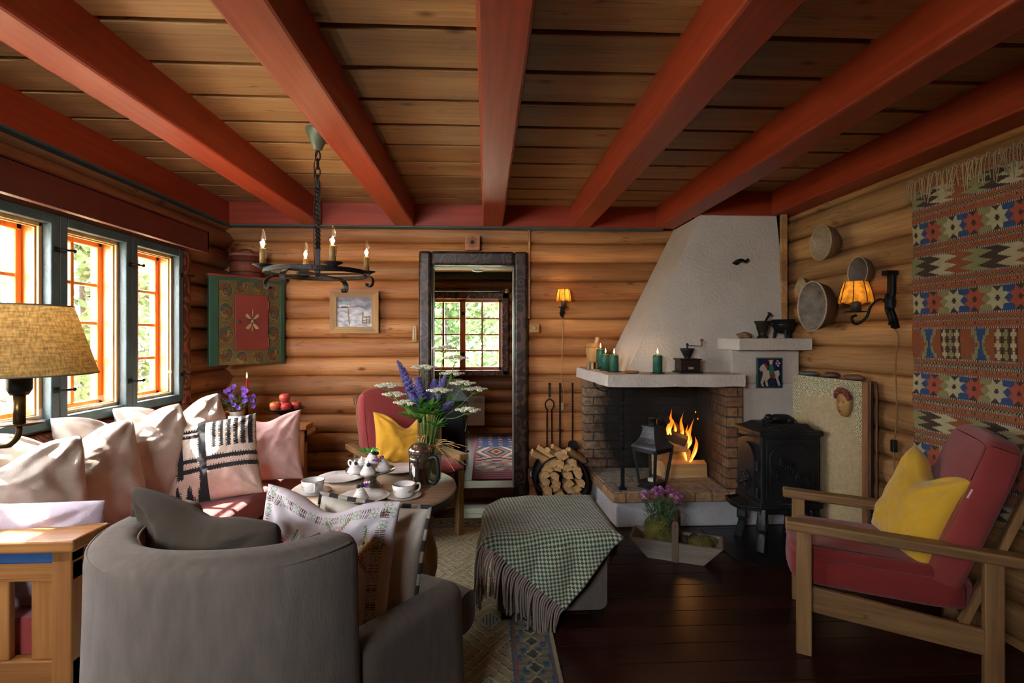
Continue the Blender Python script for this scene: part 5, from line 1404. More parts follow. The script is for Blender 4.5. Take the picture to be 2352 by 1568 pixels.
# throw: a woven blanket laid over the stool cornerwise
t = thing('throw_blanket', 'green and cream checked wool throw with a long fringe draped over the footstool', 'blanket', (OX, OY, 0), OA)
TW, TL = .72, .82
ZT = .408
def drape(a, b):
    """flat blanket coordinates (metres from the stool middle, unrotated) to the draped surface"""
    an = -.70; x = a * math.cos(an) - b * math.sin(an); y = a * math.sin(an) + b * math.cos(an)
    x += .03; y += -.035
    hx, hy, r = .255, .236, .05
    ox = max(0, abs(x) - hx); oy = max(0, abs(y) - hy)
    def fold(o): 
        if o <= 0: return 0, 0
        L = r * PI / 2
        if o < L: return r * math.sin(o / r), r * (1 - math.cos(o / r))
        return r + .10 * (o - L), r + (o - L) * .985
    fx, dx = fold(ox); fy, dy = fold(oy)
    X = (min(abs(x), hx) + fx) * (1 if x > 0 else -1); Y = (min(abs(y), hy) + fy) * (1 if y > 0 else -1)
    both = min(ox, oy)
    Z = ZT - max(dx, dy) - .35 * min(dx, dy)
    flare = .35 * both
    X += flare * (1 if x > 0 else -1); Y += flare * (1 if y > 0 else -1)
    hang = max(dx, dy)
    w = .012 * math.sin(a * 17 + b * 6) + .012 * fbm(a * 5, b * 5)
    Z += .010 * fbm(a * 4 + 3, b * 4) * (hang < .05) + .006
    if dy >= dx: Y += (-1 if y < 0 else 1) * abs(w) * min(1, hang * 8)
    else: X += (1 if x > 0 else -1) * abs(w) * min(1, hang * 8)
    return Vector((X, Y, max(.05, Z)))
NU, NV = 62, 72
def chk(u, v):
    i, j = int(u * NU), int(v * NV)
    return lin('#36594a') if (i + j) % 2 else lin('#aeaa94')
def woven(u, v):
    p = drape((u - .5) * TW, (v - .5) * TL); i, j = u * NU, v * NV
    return tuple(p + Vector((0, 0, 0)))
mb = MB(); mb.grid(NU * 2, NV * 2, lambda u, v: tuple(drape((u - .5) * TW, (v - .5) * TL) + Vector((0, 0, .0035 * abs(math.sin(u * NU * PI)) * abs(math.sin(v * NV * PI))))), True, 0, chk)
mb.build('woven_cloth', painted('throw_wool', .95, .5, 220, .15, .3), t, colors=True, solid=.008)
mb = MB(); rnd = random.Random(4)
def fringe(edge, n, L, out):
    for k in range(n):
        a, b = edge((k + .5 + rnd.uniform(-.2, .2)) / n); p = drape(a, b); q = drape(a + out[0] * .02, b + out[1] * .02); d = (q - p).normalized()
        l = L * rnd.uniform(.8, 1.1); j = Vector((rnd.uniform(-.012, .012), rnd.uniform(-.006, .006), 0))
        pts = [p, p + d * .03 + Vector((0, 0, -.003)), p + d * .045 + j * .5 + Vector((0, 0, -l * .35)), p + d * .045 + j + Vector((0, 0, -l))]
        pts = [Vector((w.x, w.y, max(.012, w.z))) for w in pts]
        mb.tube(bez(pts, 4), .0042, 5)
fringe(lambda s: ((s - .5) * TW, -TL / 2), 62, .15, (0, -1))
mb.build('fringe', cloth('fringe_taupe', '#8f8078', .15, .5, 300), t)['kind'] = 'stuff'

# ---------------------------------------------------------------- rug on the boards
def rugc(u, v):
    x = u * 1.56; y = v * 2.46
    base = lin('#8f8a72'); k = .93 + .07 * math.sin(x * 260) * math.sin(y * 260)
    sand = lin('#9c9070'); blue = lin('#56708a'); dk = lin('#54584c'); cr = lin('#b0aa90'); rose = lin('#8a6a60')
    d = min(x, 1.56 - x, y, 2.46 - y)
    c = sand
    if d < .012: c = cr
    elif d < .02: c = rose
    elif d < .03: c = blue
    elif d < .16:
        e = y if x < .16 or x > 1.40 else x
        q = (e / .085) % 1; w = (d - .095) / .06
        c = dk if abs(w) + abs(q - .5) * 1.2 < .42 else (cr if abs(w) + abs(q - .5) * 1.2 < .62 else (blue if (int(e / .0425) + int(d / .02)) % 3 == 0 else base))
        if math.sin(e * 700) > .5: c = tuple(.75 * z for z in c)
    elif d < .17: c = rose
    elif d < .178: c = blue
    else:
        q = abs(((x - .1) / .34) % 1 - .5) + abs((y / .46) % 1 - .5); q2 = (q * 7) % 1
        c = cr if q2 < .22 else (dk if q2 < .34 and math.sin((x + y) * 500) > 0 else sand)
        if q < .12: c = blue if math.sin(x * 400) > 0 else cr
    return tuple(z * k for z in c)
mb = MB(); RX0, RY0 = -1.275, 1.17
mb.grid(208, 328, lambda u, v: (RX0 + 1.56 * u + .006 * mnoise.noise((u * 3, v * 5, 0)), RY0 + 2.46 * v, .008 + .002 * mnoise.noise((u * 20, v * 30, 0))), False, 0, rugc)
tag(mb.build('rug', painted('flatweave', .95, .5, 300, .2), None, colors=True, solid=.008), 'faded sand and blue flat-woven rug under the coffee table', 'rug')

# ---------------------------------------------------------------- round table
CX, CY = -.485, 2.30
t = thing('coffee_table', 'round pale-topped coffee table with dark rim on stout turned legs', 'table', (CX, CY, 0))
top_m = wood('pale_table_top', '#b59a84', '#cdb49c', 0, .35, .0, bmp=.08); tl = wood('turned_leg_pine', '#8f6a48', '#b38c62', 2, .45, bmp=.15)
mb = MB(); mb.lathe([(0, .60), (.352, .60), (.356, .606), (.352, .62), (0, .62)], 64); mb.build('tabletop', top_m, t)
mb = MB(); mb.lathe([(.33, .565), (.347, .565), (.349, .60), (.33, .60)], 64); mb.build('rim', M('black_rim', '#26221f', .4), t)
for sx, sy in ((1, -1), (1, 1), (-1, -1), (-1, 1)):
    x, y = sx * .20, sy * .16
    mb = MB(); mb.box((x - .034, y - .034, .46), (x + .034, y + .034, .60)); mb.lathe([(.02, .0), (.035, .004), (.04, .03), (.03, .05), (.02, .065), (.024, .08), (.04, .12), (.056, .19), (.058, .26), (.05, .30), (.036, .335), (.03, .36), (.034, .375), (.028, .385), (.034, .41), (.038, .425), (.030, .435), (.036, .46)], 20, (x, y, 0)); mb.build('leg', tl, t)
mb = MB(); mb.box((-.2, -.18, .10), (.2, -.14, .13)); mb.box((-.2, .14, .10), (.2, .18, .13)); mb.box((-.02, -.16, .105), (.02, .16, .128)); mb.build('stretcher', tl, t)
# small round table in the corner behind the sofa
t = thing('side_table', 'small round pale table in the log corner at the far end of the sofa', 'side table', (-1.57, 3.80, 0))
mb = MB(); mb.lathe([(0, .578), (.325, .578), (.332, .586), (.328, .60), (0, .60)], 56); mb.build('tabletop', top_m, t)
mb = MB(); mb.lathe([(.16, 0), (.16, .02), (.05, .04), (.03, .08), (.04, .2), (.03, .4), (.05, .56), (.1, .578)], 20); mb.build('pedestal', tl, t)
# ================================================================ lamps
bulb_g = glass_pane('bulb_glass', .25); fil = emit('filament', (1, .55, .18), 18)
drip = M('brown_candle_sleeve', '#7a5c28', .5, var=.25, vs=25)
t = thing('chandelier', 'black wrought-iron ring chandelier with four electric candles', 'chandelier', (-.828, 2.6, 0))
mb = MB(); mb.lathe([(.058, 2.30), (.056, 2.285), (.02, 2.20), (.012, 2.195), (0, 2.195)], 24); mb.build('canopy', M('verdigris_canopy', '#5e6a5e', .45, .4, var=.3, vs=14), t)
z = 2.195
for k in range(4):
    mb = MB(); a = (k % 2) * PI / 2; pts = [(math.cos(b) * .0115, math.sin(b) * .026) for b in [i * PI / 8 for i in range(16)]]
    mb.tube([(x * math.cos(a), x * math.sin(a), z - .026 + y) for x, y in pts], .0035, 6, closed=True); mb.build('chain_link', iron, t); z -= .040
mb = MB(); twisted(mb, (0, 0, z + .012), (0, 0, 1.575), .019, 3.5, 110, (.08, .72)); mb.build('rod', iron, t)
mb = MB(); mb.tube(bez([(.0, .0, 2.19), (-.018, 0, 2.12), (-.012, 0, 2.0), (-.02, 0, 1.85), (-.016, 0, 1.60)], 6), .0025, 5); mb.build('cord', iron, t)
RR = .245
mb = MB(); mb.sweep([(RR * math.cos(a), RR * math.sin(a), 1.59) for a in [2 * PI * k / 64 for k in range(64)]], rrect(.006, .022, .002, 1), (0, 0, 1), closed=True, smooth=False); mb.build('ring', iron, t)
mb = MB(); mb.tube(bez([(.23 * math.cos(a), .23 * math.sin(a), 1.578 + .004 * (k % 2)) for k, a in enumerate([0, .7, 1.6, 2.4, 3.1, 4.0, 4.7, 5.5])], 4), .002, 5); mb.build('wire', iron, t)
A0 = -.22
for k in range(4):
    a = A0 + k * PI / 2; c, s = math.cos(a), math.sin(a)
    prof = [(0, 1.585), (.1, 1.585), (.20, 1.583), (.25, 1.58), (.28, 1.565), (.288, 1.545), (.282, 1.527), (.268, 1.52), (.258, 1.528), (.262, 1.536)]
    mb = MB(); mb.sweep(bez([(r * c, r * s, zz) for r, zz in prof], 5), rrect(.024, .006, .002, 1), Vector((-s, c, 0)).cross(Vector((c, s, 0))) * 0 + Vector((0.0, 0.0, 1.0)) if False else None); 
    mb = MB()
    P = bez([(r, 0, zz) for r, zz in prof], 5)
    vs = []; n = len(P)
    for i, p in enumerate(P):
        d = (P[min(n - 1, i + 1)] - P[max(0, i - 1)]).normalized(); nn = Vector((-d.z, 0, d.x))
        for w, h in ((-.013, -.003), (.013, -.003), (.013, .003), (-.013, .003)):
            q = p + nn * h; vs.append((q.x * c - w * s, q.x * s + w * c, q.z))
    mb.add(vs, [(i * 4 + j, i * 4 + (j + 1) % 4, i * 4 + 4 + (j + 1) % 4, i * 4 + 4 + j) for i in range(n - 1) for j in range(4)], False); mb.add(vs[-4:], [(0, 1, 2, 3)])
    mb.build('scroll_arm', iron, t)
for k, a in enumerate((.56, 2.13, 3.64, -1.0)):
    # cups stand on the ring between the arms
    r = RR; x, y = r * math.cos(a), r * math.sin(a)
    mb = MB(); mb.lathe([(.004, 1.592), (.012, 1.594), (.02, 1.602), (.045, 1.614), (.046, 1.617), (.018, 1.606), (0, 1.605)], 20, (x, y, 0)); mb.build('drip_pan', iron, t)
    mb = MB(); mb.lathe([(.0, 1.606), (.0145, 1.606), (.0145, 1.688), (.0125, 1.692), (0, 1.692)], 16, (x, y, 0)); mb.tube([(x + .0145, y - .004, 1.69), (x + .016, y - .004, 1.66), (x + .0145, y - .004, 1.645)], .003, 6); mb.build('candle_sleeve', drip, t)
    mb = MB(); mb.lathe([(.008, 1.69), (.012, 1.70), (.0175, 1.722), (.0165, 1.74), (.010, 1.765), (.004, 1.778), (.0005, 1.781)], 16, (x, y, 0)); b = mb.build('bulb', bulb_g, t)
    mb = MB(); mb.tube([(x - .003, y, 1.70), (x - .005, y, 1.722), (x, y, 1.735), (x + .005, y, 1.722), (x + .003, y, 1.70)], .0016, 5); mb.build('filament', fil, b)
    lamp_point('bulb_light', (x, y, 1.722), .9, (1, .66, .34), .012, t)

parch = shade_cloth('parchment', '#eab04e', tr=.7, var=.35, sc=(25, 25, 25))
def wall_sconce(label, loc, rz, light, big):
    """local -y is out from the wall"""
    t = thing('wall_lamp', label, 'wall lamp', loc, rz)
    if big:
        mb = MB(); mb.sweep(bez([(0, .0, -.15), (.006, -.02, -.10), (-.006, -.03, -.04), (.004, -.025, .03), (0, -.02, .10), (0, -.02, .13)], 5), rrect(.042, .026, .008, 2), (0, -1, 0)); mb.ell((0, -.03, -.02), (.03, .024, .045), 12, 9, disp=rock(.5, 3)); mb.obox((0, -.03, .135), (.02, .03, .012)); mb.build('wall_bracket', iron, t)
        mb = MB(); mb.tube(bez([(0, -.03, -.13), (.03, -.05, -.12), (.03, -.055, -.08), (.0, -.05, -.05)], 5), .009, 7); mb.build('scroll', iron, t)
        ax, ay = -.155, -.10
        mb = MB(); mb.tube(bez([(0, -.03, -.03), (-.04, -.05, .0), (-.08, -.07, -.03), (-.10, -.08, -.09), (ax + .02, ay, -.125), (ax - .02, ay, -.12), (ax - .03, ay, -.09), (ax, ay, -.08)], 5), .0075, 8); mb.build('arm', iron, t)
        zb, r0, r1, H = -.01, .085, .058, .115
    else:
        mb = MB(); mb.tube(bez([(0, .02, -.10), (.0, -.02, -.11), (-.012, -.04, -.08), (.008, -.05, -.055), (0, -.07, -.04)], 5), [.012 - .0002 * k for k in range(21)], 8); mb.ell((0, .0, -.085), (.02, .02, .045), 10, 8, disp=rock(.4, 2)); mb.build('wall_bracket', iron, t)
        ax, ay = 0, -.07
        zb, r0, r1, H = .0, .06, .045, .09
    k = 1.0 if big else .8
    mb = MB(); mb.lathe([(.0, zb - .055), (.052 * k, zb - .052), (.054 * k, zb - .048), (0, zb - .05)], 18, (ax, ay, 0)); mb.build('drip_pan', iron, t)
    mb = MB(); mb.lathe([(0, zb - .05), (.026 * k, zb - .05), (.026 * k, zb + .01), (0, zb + .01)], 16, (ax, ay, 0)); mb.build('candle_sleeve', M('dark_sleeve', '#3a332c', .5), t)
    mb = MB(); n = 8; vs = []
    for j, (r, z) in enumerate(((r0, zb), (r0 * .93, zb + H * .3), ((r0 + r1) / 2, zb + H * .6), (r1, zb + H))):
        for i in range(n * 3):
            a = 2 * PI * i / (n * 3); q = r * (1 - .05 * ((i % 3) != 0)); vs.append((ax + q * math.cos(a), ay + q * math.sin(a), z + (.006 * math.sin(i * 2.1) if j == 0 else 0)))
    m = n * 3; mb.add(vs, [(j * m + i, j * m + (i + 1) % m, (j + 1) * m + (i + 1) % m, (j + 1) * m + i) for j in range(3) for i in range(m)], False); sh = mb.build('shade', parch, t)
    for i in range(n):
        mb = MB(); a = 2 * PI * i / n; mb.tube([(ax + (r0 + .002) * math.cos(a), ay + (r0 + .002) * math.sin(a), zb), (ax + (r0 * .93 + .002) * math.cos(a + .03), ay + (r0 * .93 + .002) * math.sin(a + .03), zb + H * .3), (ax + (r1 + .001) * math.cos(a), ay + (r1 + .001) * math.sin(a), zb + H)], .0025, 5); mb.build('lacing', M('lacing_brown', '#3a2412', .7), sh)
    mb = MB(); mb.lathe([(.008, zb + .01), (.018, zb + .035), (.016, zb + .06), (.002, zb + .09)], 12, (ax, ay, 0)); mb.build('bulb', emit('warm_bulb', (1, .62, .22), 1.5), t)
    lamp_point('sconce_light', (ax, ay, zb + (.06 if not big else .035)), light, (1, .60, .24), .02, t)
    return t
w1 = wall_sconce('small black sconce with lit parchment shade between doorway and chimney hood', (.605, 4.08, 1.555), 0, 1.7, False)
mb = MB(); mb.tube(bez([(.0, .0, -.12), (.005, .01, -.3), (-.006, .005, -.6), (.012, .0, -.72), (0, .0, -.84)], 8), .0028, 5); mb.build('cord', M('cream_flex', '#b09468', .6), w1)
mb = MB(); mb.box((-.010, -.012, -.86), (.010, .008, -.80)); mb.build('cord_switch', M('beige_switch', '#b8a888', .5), w1, bevel=.004)
w2 = wall_sconce('large wrought-iron wall lamp with glowing parchment shade beside the tapestry', (2.135, 2.60, 1.475), -PI / 2, 1.9, True)
# the arm runs along the wall: local x turned towards the far end
mb = MB(); mb.tube(bez([(.0, -.01, -.15), (.02, .0, -.2), (.0, .0, -.35), (.01, .0, -.6), (-.01, .0, -.8), (0, .0, -.95)], 8), .0032, 5); mb.build('cord', M('bronze_flex', '#8a6a40', .5), w2)
mb = MB(); mb.box((-.014, -.02, -.80), (.014, .004, -.735)); mb.build('cord_switch', M('black_switch', '#1c1a18', .4), w2, bevel=.005)
# linen-shaded floor lamp standing before the sofa end
t = thing('floor_lamp', 'lit floor lamp with large oatmeal linen shade in front of the window', 'floor lamp', (-1.19, 1.385, 0))
brass = M('old_brass', '#5a4526', .35, .8, var=.2, vs=12)
linen = shade_cloth('lamp_linen', '#c9a86e', tr=.5, var=.40, sc=(30, 30, 220))
z0, z1 = 1.183, 1.358
mb = MB(); mb.grid(64, 6, lambda u, v: ((.160 - .052 * v) * math.cos(2 * PI * u), (.160 - .052 * v) * math.sin(2 * PI * u), z0 + (z1 - z0) * v)); sh = mb.build('shade', linen, t)
for r, z in ((.160, z0), (.108, z1)):
    mb = MB(); mb.tube([(r * math.cos(a), r * math.sin(a), z) for a in [2 * PI * k / 48 for k in range(48)]], .002, 5, closed=True); mb.build('shade_ring', M('ring_grey', '#6a6258', .6), sh)
mb = MB(); mb.lathe([(0, 1.13), (.018, 1.13), (.026, 1.145), (.026, 1.20), (.018, 1.21), (.018, 1.24), (0, 1.24)], 20); mb.build('socket', M('black_bakelite', '#15130f', .35), t)
mb = MB(); mb.lathe([(0, 1.055), (.0125, 1.055), (.0125, 1.13), (0, 1.13)], 16); mb.build('sleeve', brass, t)
mb = MB(); mb.lathe([(0, 1.053), (.049, 1.056), (.049, 1.058), (0, 1.057)], 28); mb.build('drip_disc', brass, t)
mb = MB(); mb.tube(bez([(0, 0, 1.055), (-.002, 0, 1.03), (-.018, 0, 1.008), (-.05, 0, 1.0), (-.24, 0, .998)], 6), .007, 8); mb.build('arm', brass, t)
mb = MB(); mb.tube([(-.24, 0, .02), (-.24, 0, 1.02)], .010, 10); mb.ell((-.24, 0, 1.03), (.015,) * 3, 10, 8); mb.build('pole', brass, t)
mb = MB(); mb.lathe([(0, 0), (.13, 0), (.12, .015), (.02, .025), (0, .025)], 28, (-.24, 0, 0)); mb.build('foot', brass, t)
mb = MB(); mb.lathe([(.012, 1.24), (.028, 1.27), (.03, 1.29), (.018, 1.315), (0, 1.32)], 14); mb.build('bulb', emit('lamp_bulb', (1, .74, .42), 5), t)
lamp_point('lamp_light', (-.0, .0, 1.30), 1.6, (1, .72, .40), .03, t)

# ================================================================ on the back wall
t = thing('corner_cabinet', 'rose-painted corner cupboard with green edges and a red door', 'cabinet', (0, 0, 0))
A = Vector((-1.905, 3.69, 0)); B = Vector((-1.565, 4.075, 0)); U = (B - A).normalized(); N = Vector((U.y, -U.x, 0)); Wc = (B - A).length
def cp(u, off, z): p = A + U * (u * Wc) + N * off; return (p.x, p.y, z)
def cbox(m, u0, u1, o0, o1, z0, z1): m.hexa([cp(u0, o1, z0), cp(u1, o1, z0), cp(u1, o0, z0), cp(u0, o0, z0), cp(u0, o1, z1), cp(u1, o1, z1), cp(u1, o0, z1), cp(u0, o0, z1)])
green_p = M('cabinet_green', '#2f5a48', .5, var=.15); red_p = M('cabinet_red', '#8a4038', .5, var=.12, vs=4)
CZ0, CZ1 = 1.075, 1.70
mb = MB(); mb.prism([(A.x, A.y), (B.x, B.y), (-1.60, 4.085), (-1.93, 4.085), (-1.93, 3.70)], lambda a, b, q: (a, b, q), CZ0, CZ1); mb.build('carcass', green_p, t)
mb = MB(); cbox(mb, -.03, .09, -.01, .016, CZ0 - .004, CZ1); mb.build('side_stile', green_p, t, bevel=.003)
mb = MB(); cbox(mb, .955, 1.02, -.01, .014, CZ0 - .004, CZ1); mb.build('side_stile', green_p, t, bevel=.003)
mb = MB(); cbox(mb, -.04, 1.03, -.01, .02, CZ1 - .02, CZ1); mb.build('green_moulding', green_p, t); mb = MB(); cbox(mb, -.05, 1.04, -.02, .028, CZ1, CZ1 + .016); mb.build('top_moulding', red_p, t, bevel=.003)
def rosemal(u, v):
    """scrolling acanthus in dull red, blue-green and ochre on olive"""
    base = lin('#6f6440'); red = lin('#7a4634'); bl = lin('#4a5a54'); oc = lin('#8a7444'); ln = lin('#40402e')
    c = base
    best = None
    for cx, cy, r, s, q in _curls:
        dx, dy = (u - cx) / .86, (v - cy) * 1.25; d = math.hypot(dx, dy)
        if d < r:
            an = math.atan2(dy * s, dx); sp = (d / r * 1.35 + an / (2 * PI)) % 1
            if d > r * .93: return ln
            if sp < .12: return ln
            c = (red, bl, oc)[(q + int(((an + PI) / 2.1))) % 3] if sp < .75 else base
            if d < r * .2: c = red
            return c
        elif d < r * 1.12 and best is None: best = oc
    if best: return best
    if math.sin(u * 46 + 3 * math.sin(v * 9)) * math.sin(v * 40 + 2 * math.sin(u * 11)) > .93: return red
    return c
_curls = [(.12, .12, .115, 1, 0), (.12, .36, .12, -1, 1), (.12, .62, .12, 1, 2), (.12, .87, .11, -1, 0), (.88, .12, .115, -1, 1), (.88, .36, .12, 1, 2), (.88, .62, .12, -1, 0), (.88, .87, .11, 1, 1), (.36, .07, .10, 1, 2), (.63, .07, .10, -1, 0), (.36, .93, .10, -1, 1), (.63, .93, .10, 1, 2)]
mb = MB(); mb.grid(90, 130, lambda u, v: cp(.085 + .875 * u, .008, CZ0 + .004 + (CZ1 - CZ0 - .02) * v), False, 0, rosemal); mb.build('painted_front', painted('rose_painting', .5, .1, 60, .2), t, colors=True)
mb = MB(); cbox(mb, .30, .765, .004, .022, CZ0 + .105, CZ1 - .118); d = mb.build('door', red_p, t, bevel=.003)
mb = MB(); c0 = Vector(cp(.345, .022, 1.385)); mb.ell(c0 + N * .008, (.011,) * 3, 12, 8); mb.build('knob', M('knob_green', '#3a5a50', .3), d)
for z in (CZ0 + .16, CZ1 - .19):
    mb = MB(); cbox(mb, .762, .775, .006, .024, z - .035, z + .035); mb.build('hinge', M('pinkish_hinge', '#9a6a60', .5), d)
cream = M('rosette_cream', '#b5a27c', .6, var=.15); gsep = M('rosette_green', '#3f5a34', .6)
mb = MB(); zc = 1.39; uc = .535
def leafp(u0, z0, u1, z1, w, m):
    a = Vector(cp(u0, .0235, z0)); b = Vector(cp(u1, .0235, z1)); dd = (b - a); s = dd.cross(N).normalized() * w
    pts = [a, a + dd * .3 + s * .7, a + dd * .75 + s, b + s * .4, b, b - s * .5, a + dd * .7 - s * .6, a + dd * .3 - s * .3]
    m.add(pts + [p - N * .002 for p in pts], [tuple(range(8))] + [(i, (i + 1) % 8, 8 + (i + 1) % 8, 8 + i) for i in range(8)])
for s in (1, -1):
    leafp(uc + .01 * s, zc + .012, uc + .085 * s, zc + .05, .014 * s, mb); leafp(uc + .01 * s, zc - .012, uc + .08 * s, zc - .055, .016 * s, mb)
leafp(uc, zc + .03, uc + .005, zc + .085, .004, mb); leafp(uc, zc - .03, uc + .0, zc - .075, .004, mb)
mb.ell(Vector(cp(uc, .0235, zc)), (.011, .011, .011), 10, 6); mb.build('rosette', cream, d)
mb = MB()
for s in (1, -1): leafp(uc, zc, uc + .055 * s, zc + .012, .016, mb)
mb.build('rosette_leaf', gsep, d)
t = thing('wooden_tub', 'old red-brown lidded wooden tub on top of the corner cupboard', 'tub', (-1.775, 3.94, 1.717))
tb = wood('red_brown_tub', '#5e2e22', '#7e4432', 2, .6, bmp=.2)
mb = MB(); mb.lathe([(0, 0), (.112, 0), (.108, .15), (.10, .15), (.10, .02), (0, .02)], 28); mb.build('staves', tb, t)
mb = MB(); mb.lathe([(0, .15), (.116, .15), (.117, .165), (.11, .17), (0, .168)], 28); mb.build('lid', wood('grey_red_lid', '#7a4c44', '#94665c', 0, .6), t)
mb = MB(); mb.box((-.118, -.03, .12), (-.10, .03, .205)); mb.box((.10, -.03, .12), (.118, .03, .2)); mb.tube(bez([(-.06, 0, .18), (-.03, -.02, .198), (.03, -.02, .198), (.06, 0, .18)], 5), .008, 6); mb.build('handle', tb, t)
for z in (.03, .11):
    mb = MB(); mb.tube([(.112 * math.cos(a), .112 * math.sin(a), z) for a in [2 * PI * k / 32 for k in range(32)]], .004, 5, closed=True); mb.build('band', M('dark_band', '#2a1c16', .6), t)

t = thing('picture', 'oak-framed winter painting of a snowy farm fence on the log wall', 'picture', (-1.018, 4.085, 1.467), 0)
W, H, f = .372, .33, .052; fo = wood('picture_frame_oak', '#8a6430', '#c0934e', 0, .4, bmp=.1); fo2 = wood('picture_frame_oak_side', '#8a6430', '#c0934e', 2, .4, bmp=.1)
for s in (1, -1):
    mb = MB(); mb.prism([(-W / 2, s * H / 2), (W / 2, s * H / 2), (W / 2 - f, s * (H / 2 - f)), (-W / 2 + f, s * (H / 2 - f))], lambda a, b, q: (a, q, b), -.022, .004); mb.build('frame_rail', fo, t, bevel=.003)
    mb = MB(); mb.prism([(s * W / 2, -H / 2), (s * W / 2, H / 2), (s * (W / 2 - f), H / 2 - f), (s * (W / 2 - f), -H / 2 + f)], lambda a, b, q: (a, q, b), -.022, .004); mb.build('frame_stile', fo2, t, bevel=.003)
def snow(u, v):
    sky = lin('#8f94a6'); wht = lin('#cfd2da'); 
    hz = .62 + .05 * math.sin(u * 4) + .02 * math.sin(u * 13)
    if v > hz: 
        q = fbm(u * 4, v * 7); c = tuple(a + (b - a) * max(0, min(1, .4 + q)) for a, b in zip(lin('#7a7f92'), lin('#b4b8c4')))
    else:
        q = fbm(u * 5 + v * 3, v * 9); c = tuple(a + (b - a) * max(0, min(1, .6 + q)) for a, b in zip(lin('#9aa4b8'), lin('#dcdee2')))
    if .05 < u < .38 and .64 + .06 * (u > .30) < v < .76 - .1 * abs(u - .18):
        c = lin('#d8d8d8') if v > .70 - .04 * (u < .12) else lin('#54565e')
    if abs(u - (.32 + .06 * (.6 - v))) < .016 and .08 < v < .62: c = lin('#8f7446')
    if abs(u - (.74 - .03 * (.5 - v))) < .016 and .10 < v < .52: c = lin('#8f7446')
    if .72 < u < .96 and .10 < v < .36:
        if min(abs(v - .13), abs(v - .22 - .05 * (u - .7)), abs(v - .32 - .1 * (u - .7))) < .018 or abs(u - .94 + .1 * (.3 - v)) < .014 or abs(u - .84) < .012: c = lin('#8a6f42')
    return c
mb = MB(); mb.grid(90, 80, lambda u, v: (-W / 2 + f + (W - 2 * f) * u, -.008, -H / 2 + f + (H - 2 * f) * v), False, 0, snow); mb.build('canvas', painted('oil_paint', .6, .1, 60, .05), t, colors=True)
t = thing('thermometer', 'small brass-coloured wall thermometer left of the carved doorway', 'thermometer', (-.556, 4.075, 1.302))
t['label'] = 'small yellow wooden thermometer on the logs beside the carved doorway'
mb = MB(); mb.box((-.018, -.012, -.065), (.018, .004, .065)); mb.build('backing', wood('thermometer_wood', '#a8782c', '#c89a48', 2, .4), t, bevel=.003)
mb = MB(); mb.box((-.008, -.014, -.05), (.008, -.011, .055))
mb.build('scale_plate', M('scale_cream', '#d8cfa8', .5), t)
mb = MB(); mb.tube([(0, -.015, -.045), (0, -.015, .05)], .0018, 6); mb.ell((0, -.015, -.047), (.004, .003, .004), 8, 6)
for k in range(12):
    mb.box((-.007, -.0146, -.035 + k * .0075), (-.003, -.0138, -.034 + k * .0075)); mb.box((.003, -.0146, -.035 + k * .0075), (.007, -.0138, -.034 + k * .0075))
mb.build('tube', M('thermometer_red', '#7a2018', .3), t)
t = thing('carved_block', 'square carved wooden block with a sun rosette above the doorway', 'carving', (-.105, 4.07, 2.012))
mb = MB(); mb.box((-.058, -.02, -.058), (.058, .01, .058)); mb.build('block', wood('block_wood', '#a87048', '#c48a5c', 0, .5), t, bevel=.003)
mb = MB()
for k in range(20):
    a = 2 * PI * k / 20; mb.obox((.026 * math.cos(a), -.021, .026 * math.sin(a)), (.022, .003, .0028), roty(-a))
mb.build('rosette', wood('rosette_wood', '#7a4c2e', '#9a663e', 0, .5), t)
t = thing('light_switch', 'square wooden switch box at the foot of the cable strip by the doorway', 'switch', (.382, 4.07, 1.345))
mb = MB(); mb.box((-.038, -.025, -.036), (.038, .012, .036)); mb.build('box', wood('switch_wood', '#9a7040', '#b88c58', 0, .5), t, bevel=.005)
mb = MB(); mb.lathe([(.018, 0), (.017, .006), (0, .008)], 20, (0, -.025, 0), rotx(PI / 2)); mb.build('dial', M('dial_ivory', '#b8a070', .4), t)
t = thing('power_socket', 'wooden wall socket box low on the logs behind the log basket', 'socket', (.37, 4.07, .20))
mb = MB(); mb.box((-.04, -.02, -.04), (.04, .012, .04)); mb.build('box', wood('socket_wood', '#6a4a30', '#80603c', 0, .5), t, bevel=.004)
mb = MB(); mb.lathe([(.026, 0), (.025, .004), (.02, .004), (.018, .001), (0, .001)], 20, (0, -.02, 0), rotx(PI / 2)); mb.build('face', M('socket_white', '#c8c8c4', .4), t)
mb = MB(); 
for s in (1, -1): mb.lathe([(.003, 0), (0, .002)], 8, (s * .009, -.0215, 0), rotx(PI / 2))
mb.build('pin_hole', M('socket_hole', '#1a1a1a', .6), t)

